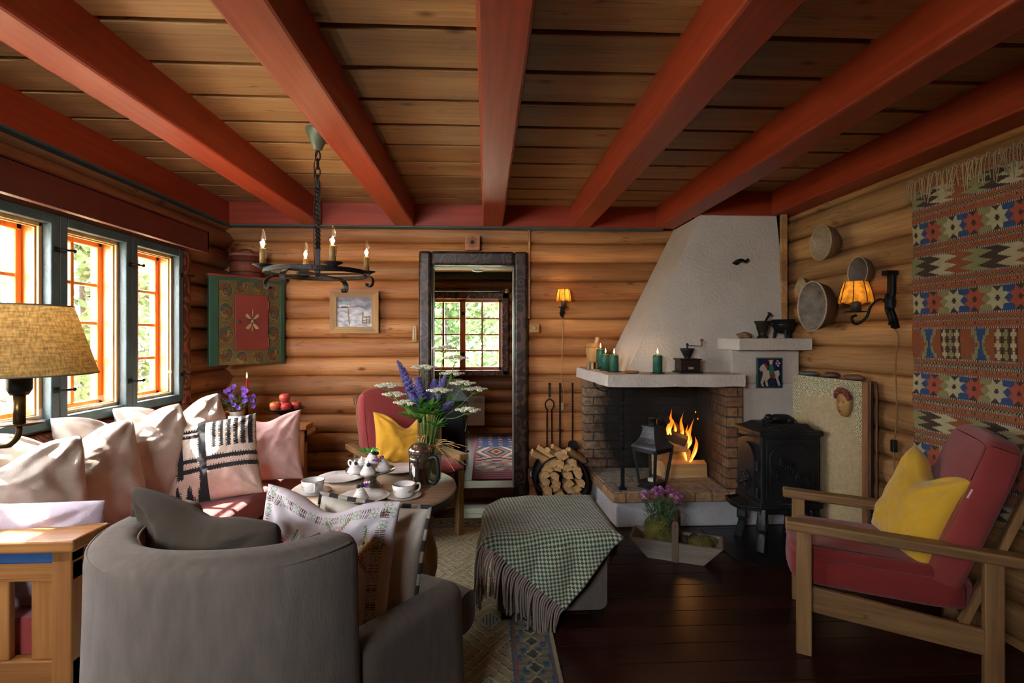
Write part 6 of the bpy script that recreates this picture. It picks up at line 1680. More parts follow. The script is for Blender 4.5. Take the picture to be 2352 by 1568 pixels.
# ================================================================ on the right wall
bw_m = wood('turned_bowl', '#5e4632', '#7e6248', 1, .55, bmp=.15); bi = M('bowl_inside_grey', '#54483f', .6, vs=14, c2='#94867a', bmp=.2)
def bowl(label, y, z, r, depth, tilt, mats, sy=1.0):
    t = thing('wooden_bowl', label, 'bowl', (2.125, y, z), 0, 'wooden bowls hung on the log wall')
    R = rotx(tilt) @ roty(-PI / 2)
    mb = MB(); mb.lathe([(0, 0), (r * .45, .004), (r * .85, depth * .45), (r, depth), (r * .97, depth + .003)], 32, (0, 0, 0), R, cap=False, sx=1.0, sy=sy); mb.build('outside', mats[0], t)
    mb = MB(); mb.lathe([(r * .97, depth + .003), (r * .93, depth), (r * .78, depth * .5), (r * .4, depth * .2), (0, depth * .16)], 32, (0, 0, 0), R, cap=False, sx=1.0, sy=sy); mb.build('inside', mats[1], t)
    mb = MB(); mb.tube([R @ Vector((r * .975 * math.cos(a), r * .975 * sy * math.sin(a), depth + .002)) for a in [2 * PI * k / 40 for k in range(40)]], r * .028, 6, closed=True); mb.build('rim', wood('bowl_rim', '#b09a7c', '#ccb498', 1, .6), t)
bowl('round pale-rimmed wooden bowl hung highest on the log wall', 3.03, 1.845, .108, .105, 0, (bw_m, wood('bowl_inside_tan', '#8c7860', '#b09a7c', 1, .6)), .92)
bowl('large worn grey wooden bowl hung lowest on the log wall', 3.085, 1.465, .155, .125, 0, (wood('dark_bowl', '#3a2a1e', '#54402e', 1, .55), bi), .92)
bowl('smallest pale wooden bowl hung beside the large grey one', 3.29, 1.605, .058, .065, 0, (bw_m, wood('bowl_inside_cream', '#a08a68', '#c0a884', 1, .6)), .92)
bowl('grey-brown wooden bowl half hidden behind the glowing wall lamp', 2.76, 1.635, .085, .075, 0, (bw_m, wood('bowl_inside_dark', '#4a4440', '#6a625c', 1, .6)), .92)

# ---------------------------------------------------------------- woven tapestry
t = thing('tapestry', 'large woven wool tapestry of stars and zigzags hanging on the log wall', 'tapestry', (0, 0, 0))
bands = [(385, 437, 'p'), (437, 476, 'z'), (476, 511, 's'), (511, 560, 'w'), (560, 590, 's'), (590, 636, 'z'), (636, 671, 's'), (671, 720, 'w'), (720, 757, 's'), (757, 822, 'h'), (822, 858, 's'), (858, 905, 'w'), (905, 945, 's'), (945, 987, 'z'), (987, 1020, 's'), (1020, 1072, 'w'), (1072, 1105, 's'), (1105, 1150, 'z'), (1150, 1190, 's'), (1190, 1240, 'w'), (1240, 1400, 's')]
rust = lin('#94532f'); dkb = lin('#4a362a'); crm = lin('#b8ae88'); olv = lin('#8f8a5c'); blu = lin('#34507e'); cor = lin('#a8523a'); tan = lin('#9a6a40'); whi = lin('#b0a89c')
def tap(s, zpx):
    """s metres along from the far edge, zpx the height mark"""
    for a, b, k in bands:
        if a <= zpx < b: break
    q = (zpx - a) / (b - a)
    if k in 's' or k == 'p':
        r = (zpx - a) / (8.0 if k == 's' else 9.0); i = int(r); f = r - i
        e = min(q, 1 - q) * (b - a)
        if e < 4: return whi if int(s / .004) % 2 else dkb
        if abs((zpx - a) - 8 - 0) < 2 or abs((b - zpx) - 8) < 2: return cor if e < 8 else rust
        m = (zpx - a) / (b - a)
        if .26 < m < .42: return dkb if (int(s / .008) % 2) ^ (m > .34) else olv
        if .44 < m < .52: return whi if int(s / .004) % 2 else dkb
        if .60 < m < .76: return dkb if abs(((s / .022) % 1) - .5) < .5 - abs(m - .68) * 5 and int(s / .005) % 3 == 0 else tan
        return rust if int(m * 40) % 3 else cor
    if k == 'z':
        P = .315; sh = s + .062 * (abs(((q * 2.5) % 1) - .5) * 2) * 1.0
        f = (sh / P * 4) % 4
        return (olv, dkb, crm, rust)[int(f)]
    if k == 'w':
        P = .196; f = ((s + .030) / P) % 1; h = (q - .5) * 2
        st = lambda x, hh: math.floor(x * 22) / 22
        def star(f0, w):
            dx = abs(f - f0) * P / .049; dy = abs(h)
            a_, b_ = min(dx, dy), max(dx, dy)
            return b_ <= .58 + a_ if a_ < .42 else b_ <= 1 - (a_ - .42) * 4.6
        if abs(f - .25) * P < .005 and abs(h) < .22 or abs(f - .25) * P < .011 and abs(h) < .09: return dkb
        if abs(f - .74) * P < .005 and abs(h) < .22 or abs(f - .74) * P < .011 and abs(h) < .09: return dkb
        if star(.25, 1): return crm
        if star(.74, 1): return cor
        if abs(f - .25) < .10 or abs(f - .74) < .10: return dkb
        return blu if .25 < f < .74 else olv
    if k == 'h':
        P = .25; f = (s / P) % 1; h = q * 2 - 1
        F = math.floor(f * 40) / 40; Hh = math.floor(abs(h) * 8) / 8
        if .20 < f < .52:
            d = abs(F - .36)
            if d < .03 + .0: return blu
            if d < .03 + .09 * Hh * Hh: return blu
            if d < .16 and Hh > (d - .03) * 5 - .15 and not (abs(d - .13) < .02 and Hh < .55): return olv if not (.09 < d < .13 and .12 < Hh < .35) else blu
            return rust
        if f > .62:
            g = (f - .62) / .38; cx = (g * 3) % 1 - .5; r = ((h + 1) * 1.5) % 1 - .5
            if (abs(cx) < .17 and abs(r) < .42) or (abs(r) < .17 and abs(cx) < .42): return crm if (int(g * 3) != 1) else olv
            return dkb if int(g * 3) == 1 or abs(cx) > .3 else rust
        return rust
    return rust
TY0, TY1 = 2.455, .95
zt, zbot = 2.04, .52
def tpos(u, v): 
    y = TY0 + (TY1 - TY0) * u; z = zt + (zbot - zt) * v
    return (2.112 - .006 * math.sin(y * 7 + z * 2) - .004 * math.sin(z * 21), y, z)
def tcol(u, v): return tap((TY0 - TY1) * u, 772 - ((zt + (zbot - zt) * v) - 1.28) / .002085)
mb = MB(); mb.grid(360, 370, tpos, False, 0, tcol); mb.build('woven_cloth', painted('tapestry_wool', .95, .5, 260, .15, .2), t, colors=True, solid=.006)
rnd = random.Random(9); mb = MB()
for k in range(150):
    y = TY0 + .02 - 1.4 * k / 150 + rnd.uniform(-.004, .004); l = rnd.uniform(.08, .13); sw = rnd.uniform(-.03, .03) + .015 * math.sin(k * .5)
    mb.tube(bez([(2.108, y, zt - .002), (2.095, y + sw * .2, zt + .012 - .02 * rnd.random()), (2.09, y + sw * .6, zt - l * .5), (2.093, y + sw, zt - l)], 3), .0022, 4)
mb.build('fringe', cloth('straw_fringe', '#a89068', .2), t)['kind'] = 'stuff'

# ================================================================ on the coffee table
zt_ = .62
china = M('white_china', '#d8d6d2', .18, var=.02, spec=.5, coat=.3); chrome = M('polished_silver', '#b8b0a8', .18, .95, var=.15, vs=20); sprig = M('sprig_brown', '#4a4038', .5); gilt = M('grey_rim', '#6a645c', .4)
def sprigs(m, pts, s=.008):
    for p, nrm, up in pts:
        p = Vector(p); nrm = Vector(nrm).normalized(); up = Vector(up); r = up.cross(nrm).normalized(); up = nrm.cross(r)
        for k in range(5):
            a = k * 1.25; d = r * math.cos(a) + up * math.sin(a) * .7; e = d.cross(nrm) * .25
            m.add([p + nrm * .0006, p + d * s + e * s + nrm * .0006, p + d * s * 1.6 + nrm * .0006, p + d * s - e * s + nrm * .0006], [(0, 1, 2, 3)])
        m.add([p + r * s * 1.0 + nrm * .0005, p + r * s * 3.2 + up * s * .5 + nrm * .0005, p + r * s * 3.2 + up * s * .7 + nrm * .0005], [(0, 1, 2)])
        m.add([p - r * s * 1.0 + nrm * .0005, p - r * s * 3.0 - up * s * .5 + nrm * .0005, p - r * s * 3.0 - up * s * .3 + nrm * .0005], [(0, 1, 2)])
def plate(label, x, y, r, name='plate'):
    t = thing(name, label, name, (x, y, zt_), 0, 'white sprigged plates on the coffee table')
    mb = MB(); mb.lathe([(0, .003), (r * .6, .0), (r * .64, .005), (r, .016), (r * .99, .018), (r * .62, .008), (0, .006)], 40); mb.build('dish', china, t)
    mb = MB(); mb.tube([(r * .995 * math.cos(a) * (1 + .012 * math.cos(a * 8)), r * .995 * math.sin(a) * (1 + .012 * math.cos(a * 8)), .017) for a in [2 * PI * k / 64 for k in range(64)]], .0011, 5, closed=True); mb.build('rim_line', gilt, t)
    mb = MB(); sprigs(mb, [((r * .8 * math.cos(a), r * .8 * math.sin(a), .0125), (-.3 * math.cos(a), -.3 * math.sin(a), 1), (math.cos(a), math.sin(a), 0)) for a in (.5, 2.1, 3.7, 5.2)], .006); mb.build('sprig', sprig, t)
    return t
plate('white plate beside the cup nearest the sofa', -.665, 2.42, .105)
plate('white plate on the far side of the table before the yellow cushion', -.425, 2.56, .105)
plate('white plate nearest the embroidered cushion holding one meringue', -.49, 2.125, .10)
def cup(label, x, y, rz, slabel):
    t = thing('saucer', slabel, 'saucer', (x, y, zt_), rz, 'white saucers on the coffee table')
    mb = MB(); mb.lathe([(0, .002), (.045, 0), (.05, .004), (.073, .013), (.072, .015), (.045, .006), (0, .005)], 32); mb.build('dish', china, t)
    mb = MB(); mb.tube([(.0725 * math.cos(a), .0725 * math.sin(a), .0142) for a in [2 * PI * k / 40 for k in range(40)]], .001, 5, closed=True); mb.build('rim_line', gilt, t)
    t = thing('teacup', label, 'cup', (x, y, zt_ + .006), rz, 'white sprigged teacups on the coffee table')
    mb = MB(); mb.lathe([(0, 0), (.028, 0), (.038, .008), (.043, .03), (.047, .052), (.0455, .053), (.040, .03), (.034, .01), (0, .008)], 32); mb.build('bowl', china, t)
    mb = MB(); mb.tube(bez([(.043, 0, .044), (.062, 0, .048), (.068, 0, .036), (.060, 0, .02), (.041, 0, .016)], 5), .0042, 7); mb.build('handle', china, t)
    mb = MB(); mb.tube([(.0465 * math.cos(a), .0465 * math.sin(a), .0528) for a in [2 * PI * k / 40 for k in range(40)]], .001, 5, closed=True); mb.build('rim_line', gilt, t)
    mb = MB(); sprigs(mb, [((.0445 * math.cos(a), .0445 * math.sin(a), .03), (math.cos(a), math.sin(a), -.1), (0, 0, 1)) for a in (-1.2, 2.0, 3.6)], .006); mb.build('sprig', sprig, t)
cup('white teacup beside the french press at the table edge', -.335, 2.135, .35, 'saucer under the teacup beside the french press')
cup('white teacup nearest the sofa', -.725, 2.215, -1.15, 'saucer under the teacup nearest the sofa')
cup('white teacup on the far side beside the meringue stand', -.605, 2.555, 2.9, 'saucer under the teacup beyond the meringue stand')
t = thing('cake_stand', 'small silver footed dish heaped with meringues', 'cake stand', (-.505, 2.30, zt_))
mb = MB(); mb.lathe([(.05, 0), (.052, .004), (.045, .012), (.03, .022), (.025, .032), (.028, .045), (.06, .06), (.105, .074), (.106, .077), (.06, .066), (0, .062)], 36); mb.build('dish', chrome, t)
mer_m = M('meringue_white', '#dcd6d2', .6, var=.03)
def swirl(m, c, r):
    for k in range(4):
        q = 1 - k * .22; m.tube([(c[0] + r * q * .62 * math.cos(a), c[1] + r * q * .62 * math.sin(a), c[2] + r * .32 * (k + .5) + .02 * r * a) for a in [2 * PI * i / 14 for i in range(14)]], r * .34 * (1 - k * .12), 7, closed=True)
    m.ell((c[0], c[1], c[2] + r * .5), (r * .7, r * .7, r * .6), 12, 8); m.ell((c[0], c[1], c[2] + r * 1.4), (r * .16, r * .16, r * .3), 8, 6)
berry = M('blueberry', '#1f2238', .5, var=.3, vs=60); petal = M('violet_petal', '#9a3aa8', .6, var=.3, vs=50); mint = M('mint_leaf', '#4a9a3a', .5, var=.25, vs=30)
rnd = random.Random(12)
for k, (x, y, z, nm) in enumerate(((-.045, .03, .066, 'back'), (.05, .02, .066, 'right'), (.0, -.05, .066, 'front'), (-.06, -.03, .066, 'left'), (.005, .01, .10, 'top'))):
    wd = {'back': 'swirled meringue on the stand side towards the far cup', 'right': 'swirled meringue on the stand side towards the french press', 'front': 'swirled meringue on the stand side towards the embroidered cushion', 'left': 'swirled meringue on the stand side towards the sofa', 'top': 'uppermost meringue on the stand, topped with mint and berries'}[nm]
    mb = MB(); swirl(mb, (-.505 + x, 2.30 + y, zt_ + z), .036); tag(mb.build('meringue', mer_m), wd, 'meringue', 'meringues on the silver stand')
mb = MB(); swirl(mb, (-.50, 2.10, zt_ + .008), .034); tag(mb.build('meringue', mer_m), 'single meringue on the plate nearest the embroidered cushion', 'meringue')
def leafy(m, p, d, l, w, nrm=(0, 0, 1)):
    p = Vector(p); d = Vector(d).normalized(); s = d.cross(Vector(nrm))
    if s.length < .01: s = d.cross(Vector((1, 0, 0)))
    s = s.normalized() * w; u = s.cross(d).normalized() * w * .35
    m.add([p, p + d * l * .35 + s + u, p + d * l * .75 + s * .7 + u * .6, p + d * l, p + d * l * .75 - s * .7 + u * .6, p + d * l * .35 - s + u, p + d * l * .5], [(0, 1, 6), (1, 2, 6), (2, 3, 6), (3, 4, 6), (4, 5, 6), (5, 0, 6)])
mb = MB()
for k in range(9): a = k * .7; leafy(mb, (-.515 + .015 * math.cos(a), 2.305 + .015 * math.sin(a), zt_ + .148), (math.cos(a), math.sin(a), .4), .04, .013)
tag(mb.build('mint_sprig', mint), 'green mint sprig on the topmost meringue', 'herb')
for k, (x, y, z, lb) in enumerate(((-.49, 2.285, .152, 'dark blueberry beside the mint on the topmost meringue'), (-.478, 2.305, .146, 'dark blueberry behind the mint on the topmost meringue'), (-.56, 2.262, .112, 'dark blueberry on the meringue towards the sofa'), (-.50, 2.235, .112, 'dark blueberry on the meringue towards the embroidered cushion'), (-.508, 2.092, .062, 'larger blueberry on the single plated meringue'), (-.494, 2.10, .064, 'smaller blueberry on the single plated meringue'))):
    mb = MB(); mb.ell((x, y, zt_ + z), (.0085,) * 3, 10, 8); tag(mb.build('blueberry', berry), lb, 'berry', 'blueberries on the meringues')
for k, (x, y, z, lb) in enumerate(((-.46, 2.31, .125, 'violet petals on the meringue towards the french press'), (-.455, 2.32, .112, 'violet petals at the rim of the stand towards the french press'), (-.475, 2.27, .12, 'violet petals in the middle of the meringue heap'), (-.482, 2.095, .062, 'violet petals on the single plated meringue'))):
    mb = MB()
    for q in range(7): leafy(mb, (x + rnd.uniform(-.01, .01), y + rnd.uniform(-.01, .01), zt_ + z), (rnd.uniform(-1, 1), rnd.uniform(-1, 1), rnd.uniform(.1, .8)), .014, .006)
    tag(mb.build('flower_petals', petal), lb, 'petals', 'violet petals on the meringues')
t = thing('french_press', 'chrome and glass french press half full of coffee', 'coffee press', (-.29, 2.29, zt_), -.35)
mb = MB(); mb.lathe([(.043, .008), (.043, .155), (.042, .155), (.042, .01), (0, .01)], 32); mb.build('glass_beaker', glass_pane('press_glass', .3), t)
mb = MB(); mb.lathe([(0, .012), (.0405, .012), (.0405, .085), (0, .085)], 32); mb.build('coffee', M('coffee', '#140a06', .1), t)
mb = MB(); mb.lathe([(.042, .145), (.049, .148), (.05, .165), (.046, .172), (.035, .186), (.018, .193), (0, .194)], 32); mb.lathe([(.0445, .115), (.0455, .115), (.0455, .135), (.0445, .135)], 32); mb.build('lid', chrome, t)
mb = MB(); mb.tube([(0, 0, .1), (0, 0, .285)], .0022, 6); mb.lathe([(0, .088), (.039, .088), (.039, .096), (0, .096)], 24); p = mb.build('plunger', chrome, t)
mb = MB(); mb.ell((0, 0, .29), (.0105,) * 3, 12, 8); mb.build('plunger_knob', M('black_plastic', '#181818', .35), p)
for a in (0.3, 1.9, 3.4, 5.0):
    mb = MB(); mb.bar((.0455 * math.cos(a), .0455 * math.sin(a), 0), (.0455 * math.cos(a), .0455 * math.sin(a), .14), .009, .002, (math.cos(a), math.sin(a), 0)); mb.build('frame_strut', M('black_frame', '#1c1c1e', .35, .5), t)
mb = MB(); mb.tube(bez([(.046, 0, .128), (.075, 0, .135), (.088, 0, .10), (.088, 0, .05), (.07, 0, .022), (.046, 0, .03)], 6), .0095, 10); mb.build('handle', M('black_handle', '#1a1a1c', .4), t)
# glass vase with lupins and cow parsley
t = thing('glass_vase', 'tall clear glass vase tied with raffia holding the wild flowers', 'vase', (-.262, 2.42, zt_))
vg = glass_pane('vase_glass', .22, (.94, .98, .96))
mb = MB(); mb.lathe([(0, .0), (.055, .0), (.057, .01), (.056, .26), (.054, .26), (.053, .014), (0, .012)], 32); mb.build('glass', vg, t)
mb = MB(); mb.lathe([(0, .014), (.052, .014), (.052, .12), (0, .12)], 24); mb.build('water', glass_pane('water', .1, (.92, .96, .92)), t)
raf = M('raffia', '#c0985e', .8)
mb = MB()
for z in (.155, .162, .168): mb.tube([(.0585 * math.cos(a), .0585 * math.sin(a), z + .004 * math.sin(a * 2)) for a in [2 * PI * k / 32 for k in range(32)]], .003, 5, closed=True)
mb.build('raffia_band', raf, t)
mb = MB(); rnd = random.Random(2)
for k in range(2):
    s = 1 if k else -1; mb.tube(bez([(-.03, -.055, .16), (-.03 + s * .012, -.07, .19), (-.03 + s * .02, -.075, .215), (-.03 + s * .004, -.07, .2), (-.03, -.058, .165)], 5), .003, 5)
for k in range(9):
    d = Vector((rnd.uniform(.3, 1), rnd.uniform(-.6, .1), rnd.uniform(-.5, .7))); p = Vector((.03, -.045, .16)); mb.tube(bez([p, p + d * .07, p + d * .15 + Vector((0, 0, -.03))], 4), .0016, 4)
mb.build('raffia_bow', raf, t)
stem_m = M('flower_stem', '#6a8a3e', .6, var=.2); lup = [leaf_mat('lupin_blue', '#8680c0', .4), leaf_mat('lupin_violet', '#968cc8', .4)]; par = M('cow_parsley', '#dcdec4', .8, var=.1, vs=50); lleaf = leaf_mat('lupin_leaf', '#66a848', .45)
V0 = Vector((-.262, 2.42, zt_))
def lupin(label, dx, dy, h, cl, k):
    rnd = random.Random(100 + k); t = thing('lupin', label, 'flower', tuple(V0), 0, 'lupins in the glass vase')
    base = Vector((rnd.uniform(-.03, .03), rnd.uniform(-.02, .02), .02)); rim = Vector((dx * .25, dy * .25, .26)); top = Vector((dx, dy, h)); path = bez([base, rim, rim.lerp(top, .55) + Vector((0, 0, .01)), top], 10)
    mb = MB(); mb.tube(path, .0028, 5); mb.build('stem', stem_m, t)
    mb = MB(); L = len(path); s0 = int(L * .56)
    for i in range(60):
        f = i / 60; q = s0 + f * (L - 1 - s0); a = path[int(q)].lerp(path[min(L - 1, int(q) + 1)], q % 1); an = i * 2.4; r = .034 * (1 - f) ** .7 + .007; d = Vector((math.cos(an), math.sin(an), .3 + f))
        leafy(mb, a + d * r * .25, d, r * .75, r * .36); leafy(mb, a + d * r * .55, d * .6 + Vector((0, 0, .9)), r * .5, r * .34)
    mb.build('flower_spike', cl, t)
for k, (dx, dy, h, lb) in enumerate(((-.145, -.02, .545, 'tallest pale-tipped lupin on the outer side towards the picture'), (-.12, .03, .44, 'blue lupin leaning low over the red chair back'), (-.055, -.04, .47, 'violet-blue lupin at the front of the bouquet'), (.075, .0, .475, 'upright blue lupin nearest the doorway side of the bouquet'), (.02, .05, .45, 'lupin at the back middle of the bouquet'), (.115, -.02, .35, 'short lupin drooping low on the doorway side'), (-.09, -.05, .40, 'low lupin hanging in front of the leaves'))): lupin(lb, dx, dy, h, lup[k % 2], k)
def parsley(label, dx, dy, h, k):
    rnd = random.Random(200 + k); t = thing('cow_parsley', label, 'flower', tuple(V0), 0, 'cow parsley in the glass vase')
    rim = Vector((dx * .22, dy * .22, .25)); top = Vector((dx, dy, h)); mb = MB(); mb.tube(bez([(rnd.uniform(-.03, .03), 0, .02), rim, rim.lerp(top, .6), top], 6), .002, 5)
    fl_ = MB()
    for u in range(11):
        a = u * 2.4; r = .055 * math.sqrt(u / 11 + .05); q = top + Vector((r * math.cos(a), r * math.sin(a) * .8, .022 - r * .25)); mb.tube([top - Vector((0, 0, .01)), q], .0008, 4)
        for m_ in range(9):
            b = m_ * 2.4; rr = .013 * math.sqrt(m_ / 9); c = q + Vector((rr * math.cos(b), rr * math.sin(b), .004)); fl_.obox(c, (.0042, .0042, .002), Euler((rnd.random(), rnd.random(), rnd.random())).to_matrix())
    mb.build('stem', stem_m, t); fl_.build('umbel', par, t)
for k, (dx, dy, h, lb) in enumerate(((.065, .03, .59, 'highest cow parsley head rising beside the doorpost'), (.12, .0, .545, 'cow parsley arching towards the far window'), (.155, -.03, .43, 'wide cow parsley spray on the doorway side'), (.21, .0, .40, 'cow parsley reaching farthest into the doorway'), (-.19, -.02, .42, 'cow parsley leaning towards the side table'), (-.165, .02, .375, 'lowest cow parsley on the picture side'), (-.03, .03, .50, 'cow parsley in the middle of the bouquet'), (.18, -.05, .31, 'drooping cow parsley low beside the armrest'), (-.10, -.05, .345, 'small cow parsley at the front of the bouquet'), (.05, -.06, .40, 'cow parsley between the front lupin and the upright one'), (.10, .04, .47, 'cow parsley just under the highest head'))): parsley(lb, dx, dy, h, k)
t = thing('leafy_sprigs', 'fresh green lupin leaves filling the mouth of the vase', 'leaves', tuple(V0)); mb = MB(); rnd = random.Random(6)
for k in range(16):
    a = rnd.uniform(0, 2 * PI); c = Vector((.095 * math.cos(a) * rnd.uniform(.4, 1.2), .07 * math.sin(a), rnd.uniform(.25, .36)))
    for q in range(8): b = q * 2 * PI / 8; leafy(mb, c, (math.cos(b) + math.cos(a), math.sin(b) * .8 + math.sin(a) * .5, .35 + math.sin(b * 2) * .2), .062, .011)
mb.build('leaves', lleaf, t)['kind'] = 'stuff'
mb = MB()
for k in range(16): a = k * .8; mb.tube([(.03 * math.cos(a), .03 * math.sin(a), .02), (.035 * math.cos(a + 1.6), .035 * math.sin(a + 1.6), .30)], .0026, 5)
mb.build('stems', stem_m, t)['kind'] = 'stuff'

# ================================================================ on the side table
sz = .60
t = thing('pitcher', 'white painted pitcher with an amber handle on the side table', 'pitcher', (-1.715, 3.66, sz))
mb = MB(); mb.lathe([(0, 0), (.045, 0), (.05, .01), (.062, .05), (.062, .09), (.05, .125), (.042, .145), (.046, .165), (.043, .165), (.038, .14), (0, .03)], 28); mb.build('body', china, t)
mb = MB(); mb.tube(bez([(-.04, 0, .15), (-.065, 0, .165), (-.085, 0, .13), (-.07, 0, .08), (-.058, 0, .06)], 5), .0075, 8); mb.build('handle', M('amber_glaze', '#c08a3c', .25), t)
mb = MB(); sprigs(mb, [((.0625 * math.cos(a), .0625 * math.sin(a), .075 + .02 * (k % 2)), (math.cos(a), math.sin(a), 0), (0, 0, 1)) for k, a in enumerate((-2.2, -1.6, -1.0, -.5))], .009); mb.build('sprig', sprig, t)
t = thing('geranium_posy', 'purple wild geraniums in the white pitcher', 'flowers', (-1.715, 3.66, sz)); rnd = random.Random(17)
mb = MB(); hd = []
for k in range(26):
    a = rnd.uniform(0, 2 * PI); r = .125 * math.sqrt(rnd.random()); p = Vector((r * math.cos(a), r * math.sin(a) * .6, .36 - r * .95 + rnd.uniform(-.05, .02))); hd.append(p); mb.tube(bez([(0, 0, .1), (p.x * .4, p.y * .4, .2), p], 4), .0014, 4)
for k in range(70):
    a = rnd.uniform(0, 2 * PI); c = Vector((.05 * math.cos(a), .035 * math.sin(a), rnd.uniform(.17, .25))); leafy(mb, c, (math.cos(a), math.sin(a), rnd.uniform(-.1, .7)), .05, .010)
mb.build('greenery', M('geranium_green', '#6a8a44', .6, var=.3, vs=30), t)['kind'] = 'stuff'
gm = M('geranium_purple', '#7a50b8', .6, var=.25, vs=40)
for p in hd:
    mb = MB()
    for q in range(5): b = q * 2 * PI / 5; leafy(mb, p, (math.cos(b), -.5 + .3 * math.sin(b), math.sin(b)), .02, .010, (0, -1, .2))
    mb.build('bloom', gm, t)
t = thing('taper_candle', 'thin lit red candle behind the purple flowers', 'candle', (-1.70, 3.78, sz))
mb = MB(); mb.lathe([(0, 0), (.035, 0), (.03, .01), (.008, .02), (.007, .09), (.014, .10), (.014, .125), (0, .125)], 16); mb.build('holder', brass, t)
mb = MB(); mb.lathe([(0, .105), (.0105, .105), (.0095, .37), (.004, .378), (0, .378)], 14); mb.build('wax', M('red_wax', '#a81824', .4), t)
mb = MB(); mb.lathe([(.0004, .382), (.0048, .390), (.0045, .402), (.0018, .416), (.0003, .424)], 10); mb.build('flame', fl, t); lamp_point('taper_light', (0, 0, .43), .10, (1, .6, .25), .01, t)
t = thing('fruit_stand', 'dark metal footed fruit dish on the side table', 'fruit stand', (-1.42, 3.74, sz))
pew = M('dark_pewter', '#2e2a28', .4, .7, var=.25, vs=14)
mb = MB(); mb.lathe([(0, 0), (.055, 0), (.05, .01), (.016, .025), (.01, .05), (.014, .075), (.009, .1), (.018, .12), (.05, .135), (.06, .145), (.115, .165), (.135, .172), (.134, .176), (.06, .158), (0, .152)], 36); mb.build('dish', pew, t)
apm = [M('apple_red', '#c03a34', .3, var=.25, vs=14, c2='#d8705a'), M('apple_yellow', '#d8a858', .3, var=.2, vs=12, c2='#c84a3c'), M('apple_crimson', '#b0242e', .3, var=.2, vs=14, c2='#d04a44')]
for k, (x, y, z, m, lb) in enumerate(((-.055, -.03, .19, 1, 'yellow-red apple on the pitcher side of the fruit dish'), (.03, -.055, .186, 2, 'crimson apple at the front of the fruit dish'), (.07, .02, .19, 0, 'pinkish red apple on the chair side of the fruit dish'), (-.02, .05, .19, 0, 'red apple at the back of the fruit dish'), (.0, -.005, .245, 0, 'round red apple crowning the heap on the fruit dish'))):
    a = thing('apple', lb, 'apple', (-1.42 + x, 3.74 + y, sz + z), k * 1.3, 'apples on the fruit dish')
    mb = MB(); mb.lathe([(0, -.028), (.014, -.032), (.03, -.022), (.037, .002), (.034, .02), (.02, .031), (.006, .026), (0, .022)], 20); mb.build('flesh', apm[m], a)
    mb = MB(); mb.tube([(0, 0, .022), (.004, 0, .042)], .0014, 5); mb.build('stem', sprig, a)
mb = MB(); mb.ell((-1.315, 3.66, sz + .022), (.042, .035, .022), 14, 8, disp=rock(.2, 4)); tag(mb.build('nut_bowl', M('olive_brown', '#6a542c', .5, var=.3, vs=20)), 'small rounded olive-brown dish at the sofa side of the side table', 'dish')

# ================================================================ the room beyond
def kilim(u, v):
    x, y = u, v * 5.2
    red = lin('#8a2a3a'); nav = lin('#2e3a5e'); org = lin('#b8622e'); gr = lin('#5a7a70'); cr = lin('#b8ac98'); bk = lin('#2a2428'); pk = lin('#a85a68')
    if x < .05 or x > .95: return red
    if y < .75: 
        return (red, red, gr, red)[int(y * 22) % 4] if int(y * 22) % 4 != 2 else lin('#6a6a7a')
    q = int(y * 24); d = abs(x - .5)
    if y < 1.7: return (cr, bk, pk, gr, red, cr)[(q + int(x * 11 + math.sin(y * 20) * 2)) % 6]
    if y < 2.2: return (bk, red, cr, pk)[(q // 2 + int(d * 9)) % 4]
    if y < 3.4:
        w = d * 3.2 + abs(y - 2.8) * 1.3; return (bk, org, bk, gr, red, cr, gr)[int(w * 4.2) % 7]
    w = ((x * 4) % 1 - .5) ** 2 + ((y * 3) % 1 - .5) ** 2
    return nav if w > .06 else ((org, cr, red)[int(x * 4 + y * 3) % 3] if w < .03 else gr)
mb = MB(); mb.grid(70, 230, lambda u, v: (-.118 + .45 * u, 4.31 + 1.90 * v, .0905), False, 0, kilim); tag(mb.build('kilim_runner', painted('kilim_wool', .95, .4, 260, .12), colors=True, solid=.006), 'crimson patterned runner on the floor of the room beyond the doorway', 'rug')
t = thing('panel_heater', 'flat white electric heater under the far window', 'heater', (-.17, 6.36, .19))
mb = MB(); mb.box((-.155, -.04, 0), (.155, .02, .36)); mb.build('casing', M('heater_white', '#b8b8b4', .5), t, bevel=.006)
for k in range(5):
    mb = MB(); mb.box((-.12, -.0415, .325 - k * .010), (.13, -.0395, .329 - k * .010)); mb.build('vent', M('vent_grey', '#6a6a68', .6), t)
t = thing('dresser', 'black painted chest of drawers just inside the room beyond', 'chest', (-.52, 4.78, .085))
bp = M('black_paint', '#101216', .35, var=.2)
mb = MB(); mb.box((-.42, -.30, 0), (.33, .30, .56)); mb.build('carcass', bp, t, bevel=.006)
mb = MB(); mb.box((-.44, -.32, .56), (.35, .32, .585)); mb.build('top', bp, t, bevel=.006)
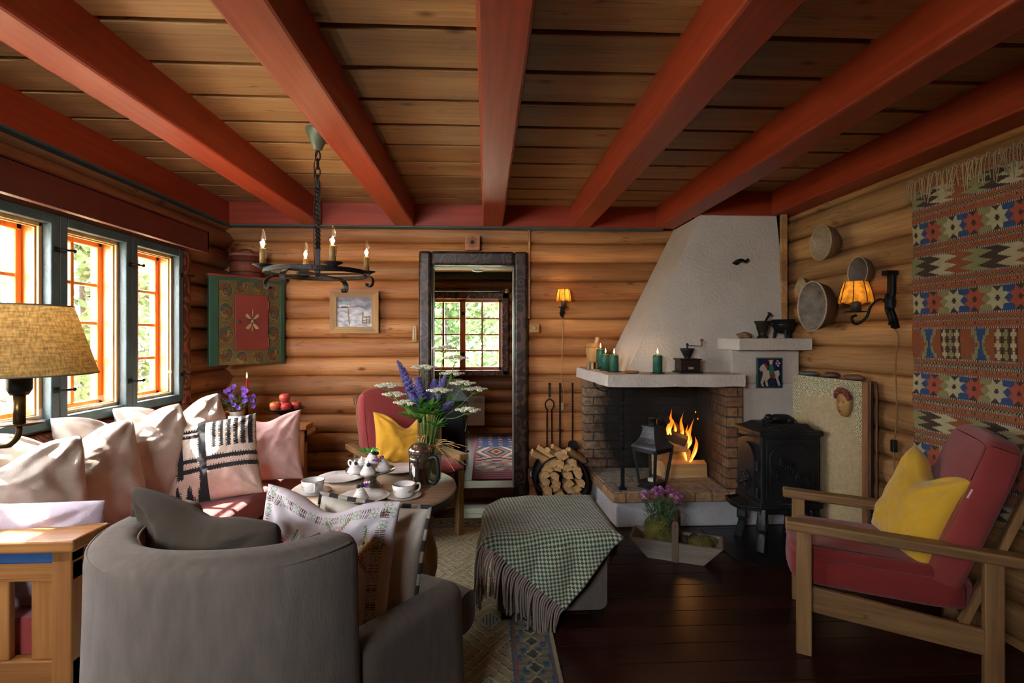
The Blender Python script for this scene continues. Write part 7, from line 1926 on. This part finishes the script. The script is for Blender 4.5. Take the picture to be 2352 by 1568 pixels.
for k in range(3):
    mb = MB(); mb.box((.33, -.27, .03 + k * .18), (.342, .27, .19 + k * .18)); d = mb.build('drawer', bp, t, bevel=.004)
    mb = MB(); mb.ell((.352, -.12, .11 + k * .18), (.012,) * 3, 10, 8); mb.ell((.352, .12, .11 + k * .18), (.012,) * 3, 10, 8); mb.build('knob', M('steel_knob', '#8a8e92', .3, .8), d)
pillow('pale teal cushion lying on the black chest in the room beyond', cloth('pale_teal', '#9ab0b0', .08), (-.34, 4.72, .685), .3, .9, .40, .30, .12, seed=41, chop=.0)
mb = MB(); rnd = random.Random(21)
for k in range(900):
    p = Vector((-.30 + rnd.gauss(0, .09), 4.9 + rnd.gauss(0, .08), .69 + rnd.random() * .12)); d = Vector((rnd.uniform(-.2, 1.2), rnd.uniform(-.7, .3), rnd.uniform(-.5, .8))).normalized(); l = rnd.uniform(.08, .16)
    s = d.cross(Vector((0, 0, 1))).normalized() * .002; mb.add([p - s, p + s, p + d * l + Vector((0, 0, -.03))], [(0, 1, 2)])
mb.ell((-.30, 4.9, .72), (.16, .14, .06), 16, 8); tag(mb.build('sheepskin', M('grey_fleece', '#8a8072', .9, var=.3, vs=30)), 'shaggy grey-brown sheepskin heaped on the black chest', 'sheepskin')
t = thing('ceiling_lamp', 'grey half-dome lamp hanging under the boards of the room beyond', 'ceiling lamp', (-.085, 5.4, 2.06))
mb = MB(); mb.lathe([(0, -.115), (.05, -.105), (.085, -.075), (.1, -.03), (.1, -.025), (0, -.025)], 28); mb.build('dome', M('opal_grey', '#7e7c76', .4), t); mb = MB(); mb.lathe([(0, -.025), (.04, -.025), (.04, 0), (0, 0)], 20); mb.build('mount', M('mount_grey', '#5e5c58', .5), t)
t = thing('curtain_rod', 'black curtain rod with a wooden end knob over the far window', 'curtain rod', (0, 6.30, 1.835))
mb = MB(); mb.tube([(-1.0, 0, 0), (.23, 0, 0)], .015, 10); mb.build('rod', M('black_rod', '#1c1b1a', .4), t)
mb = MB(); mb.lathe([(0, 0), (.02, 0), (.028, .012), (.03, .03), (.02, .05), (0, .055)], 16, (.23, 0, 0), roty(PI / 2)); mb.build('finial', wood('finial_wood', '#8a6a48', '#a88660', 0, .5), t)
for x in (-.9, .15):
    mb = MB(); mb.box((x - .01, 0, -.015), (x + .01, .09, .015)); mb.build('bracket', iron, t)
